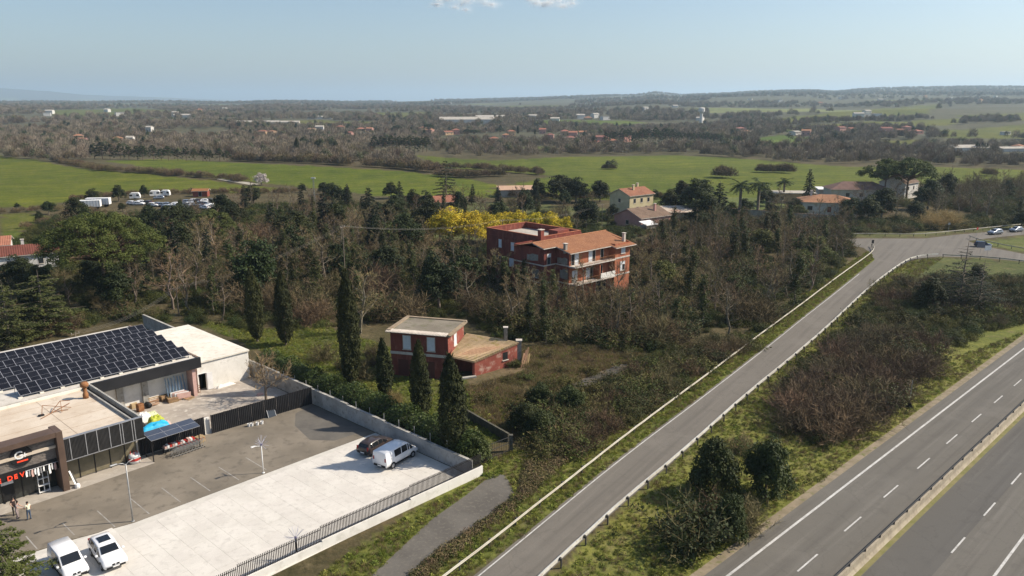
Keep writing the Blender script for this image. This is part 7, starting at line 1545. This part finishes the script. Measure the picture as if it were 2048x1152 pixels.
# rows of individual umbrella pines beyond the left field, clump beyond the middle field
for k in range(17): plant_px('row_pine', 190 + k*16.5 + RV.uniform(-3, 3), 318 + k*.35, 284 + RV.uniform(-2, 5) + k*.7, 'dark umbrella pine in the long row beyond the left field', 'pine row beyond the left field', RV.uniform(.85, 1.15), var=k % 2)
for k in range(12): plant_px('row_pine', 752 + k*9.5 + RV.uniform(-3, 3), 303 + RV.uniform(-2, 2), 268 + RV.uniform(0, 6), 'dark umbrella pine in the dense clump beyond the middle field', 'pine clump beyond the middle field', RV.uniform(.85, 1.1), var=k % 2)
for px, py, tp in ((795,272,250),(858,270,248),(1000,272,255),(935,276,258),(948,276,259)): plant_px('pine', px, py, tp, 'far umbrella pine rising above the village roofs', 'far umbrella pines in the village', 1.2, var=0)
for k in range(26): plant_px('row_pine', 1215 + k*8.5 + RV.uniform(-5, 5), 287 + RV.uniform(-5, 4) + abs(k-10)*.2, 254 + RV.uniform(0, 9) + max(0, k-16)*1.2, 'dark pine in the big grove beyond the right field', 'pine grove beyond the right field', RV.uniform(.8, 1.2), var=k % 2)
for k in range(14): plant_px('evergreen', 580 + RV.uniform(0, 130), 300 + RV.uniform(-6, 8), 275 + RV.uniform(-6, 10), 'dark tree among the bare woods beyond the middle field', 'dark trees beyond the middle field', 1.0)
for k in range(5): plant_px('cypress', 1952 + k*5.2, 305, 282 + RV.uniform(0, 5), 'dark cypress in the tight clump beside the far white hall', 'cypress clump by the white hall', 1.4)
for px, py, tp in ((594,312,275),(460,262,250),(1036,268,250),(1070,270,256)): plant_px('cypress', px, py, tp, 'slim dark cypress standing in the bare woods of the plain', 'lone cypresses on the plain', 1.3)
# ------------------------------------------------------------------ air and clouds
HZ = MB().box(-34000, 34000, -34000, 34000, float(-40), 480.0); hm = bpy.data.materials.new('haze air'); hm.use_nodes = True; t_ = hm.node_tree; t_.nodes.remove(t_.nodes['Principled BSDF'])
pv_ = t_.nodes.new('ShaderNodeVolumePrincipled'); pv_.inputs['Color'].default_value = (.64, .83, 1.0, 1); pv_.inputs['Density'].default_value = HAZE_D; pv_.inputs['Density Attribute'].default_value = ''; pv_.inputs['Anisotropy'].default_value = 0.28
t_.links.new(pv_.outputs[0], t_.nodes['Material Output'].inputs['Volume'])
hz = HZ.build('haze', hm); tag(hz, 'pale bluish haze thickening towards the horizon', 'haze', kind='stuff')
def cloud(label, px, py, wpx, hpx, seed):
    """a puffy cloud far beyond the haze: tens of thousands of tiny white flakes, thinning outwards"""
    D = 60000.0; a = (px-1024)/FPX; b = (py-576)/FPX; d = Vector((a, cos(PITCH) - b*sin(PITCH), -sin(PITCH) - b*cos(PITCH))); c = Vector((0,0,CAM_H)) + d*D; s = D/FPX; rg = np.random.default_rng(seed)
    k = 16; ctr = rg.uniform(-1, 1, (k, 3))*np.array([.75, .5, .35]); rad = .16 + .22*rg.random(k)*(1 - np.abs(ctr[:, 0])*.6); n = 9000; i = rg.integers(0, k, n)
    dv = unit(rg.standard_normal((n, 3))); P = ctr[i] + dv*(rad[i]*np.abs(rg.normal(.55, .36, n)))[:, None]; P[:, 2] = np.where(P[:, 2] < -.30, -.30 - .25*np.abs(rg.normal(0, .3, n)), P[:, 2])
    P = P*np.array([wpx*s, wpx*s*.6, hpx*s]); N = unit(np.array(SUND)*1.2 + dv*.5 + .5*rg.standard_normal((n, 3)))
    o = link('cloud', np_mesh('cloud', *leaves(rg, P, N, s*.55*(.6 + .8*rg.random(n)), .8), pm('cloud white', (.95,.95,.95), None, 1, 1.0, spec=0, trans=.5)), None, c); tag(o, label, 'cloud')
cloud('small white cloud left of the two at the top', 930, 8, 80, 34, 1); cloud('small white cloud right of the two at the top', 1106, 4, 76, 32, 2)

# ------------------------------------------------------------------ look-alikes are told apart by their order in the picture
def _words(n):
    o = 'first second third fourth fifth sixth seventh eighth ninth tenth eleventh twelfth thirteenth fourteenth fifteenth sixteenth seventeenth eighteenth nineteenth'.split()
    if n < 20: return o[n-1]
    t, r_ = divmod(n, 10); T = ['', '', 'twent', 'thirt', 'fort', 'fift', 'sixt', 'sevent', 'eight', 'ninet']
    return T[t] + 'ieth' if r_ == 0 else T[t] + 'y-' + o[r_-1]
_by = {}
for o in SC.objects:
    if o.parent is None and o.get('category') and o.get('label'): _by.setdefault(o['label'], []).append(o)
for lb, os_ in _by.items():
    if len(os_) < 2 or os_[0]['category'] == 'cable' or os_[0].get('kind') == 'stuff': continue
    os_.sort(key=lambda o: o.location.x / max(1.0, o.location.y))
    for i, o in enumerate(os_): o['label'] = _words(i + 1) + ' ' + lb + ' from the left'
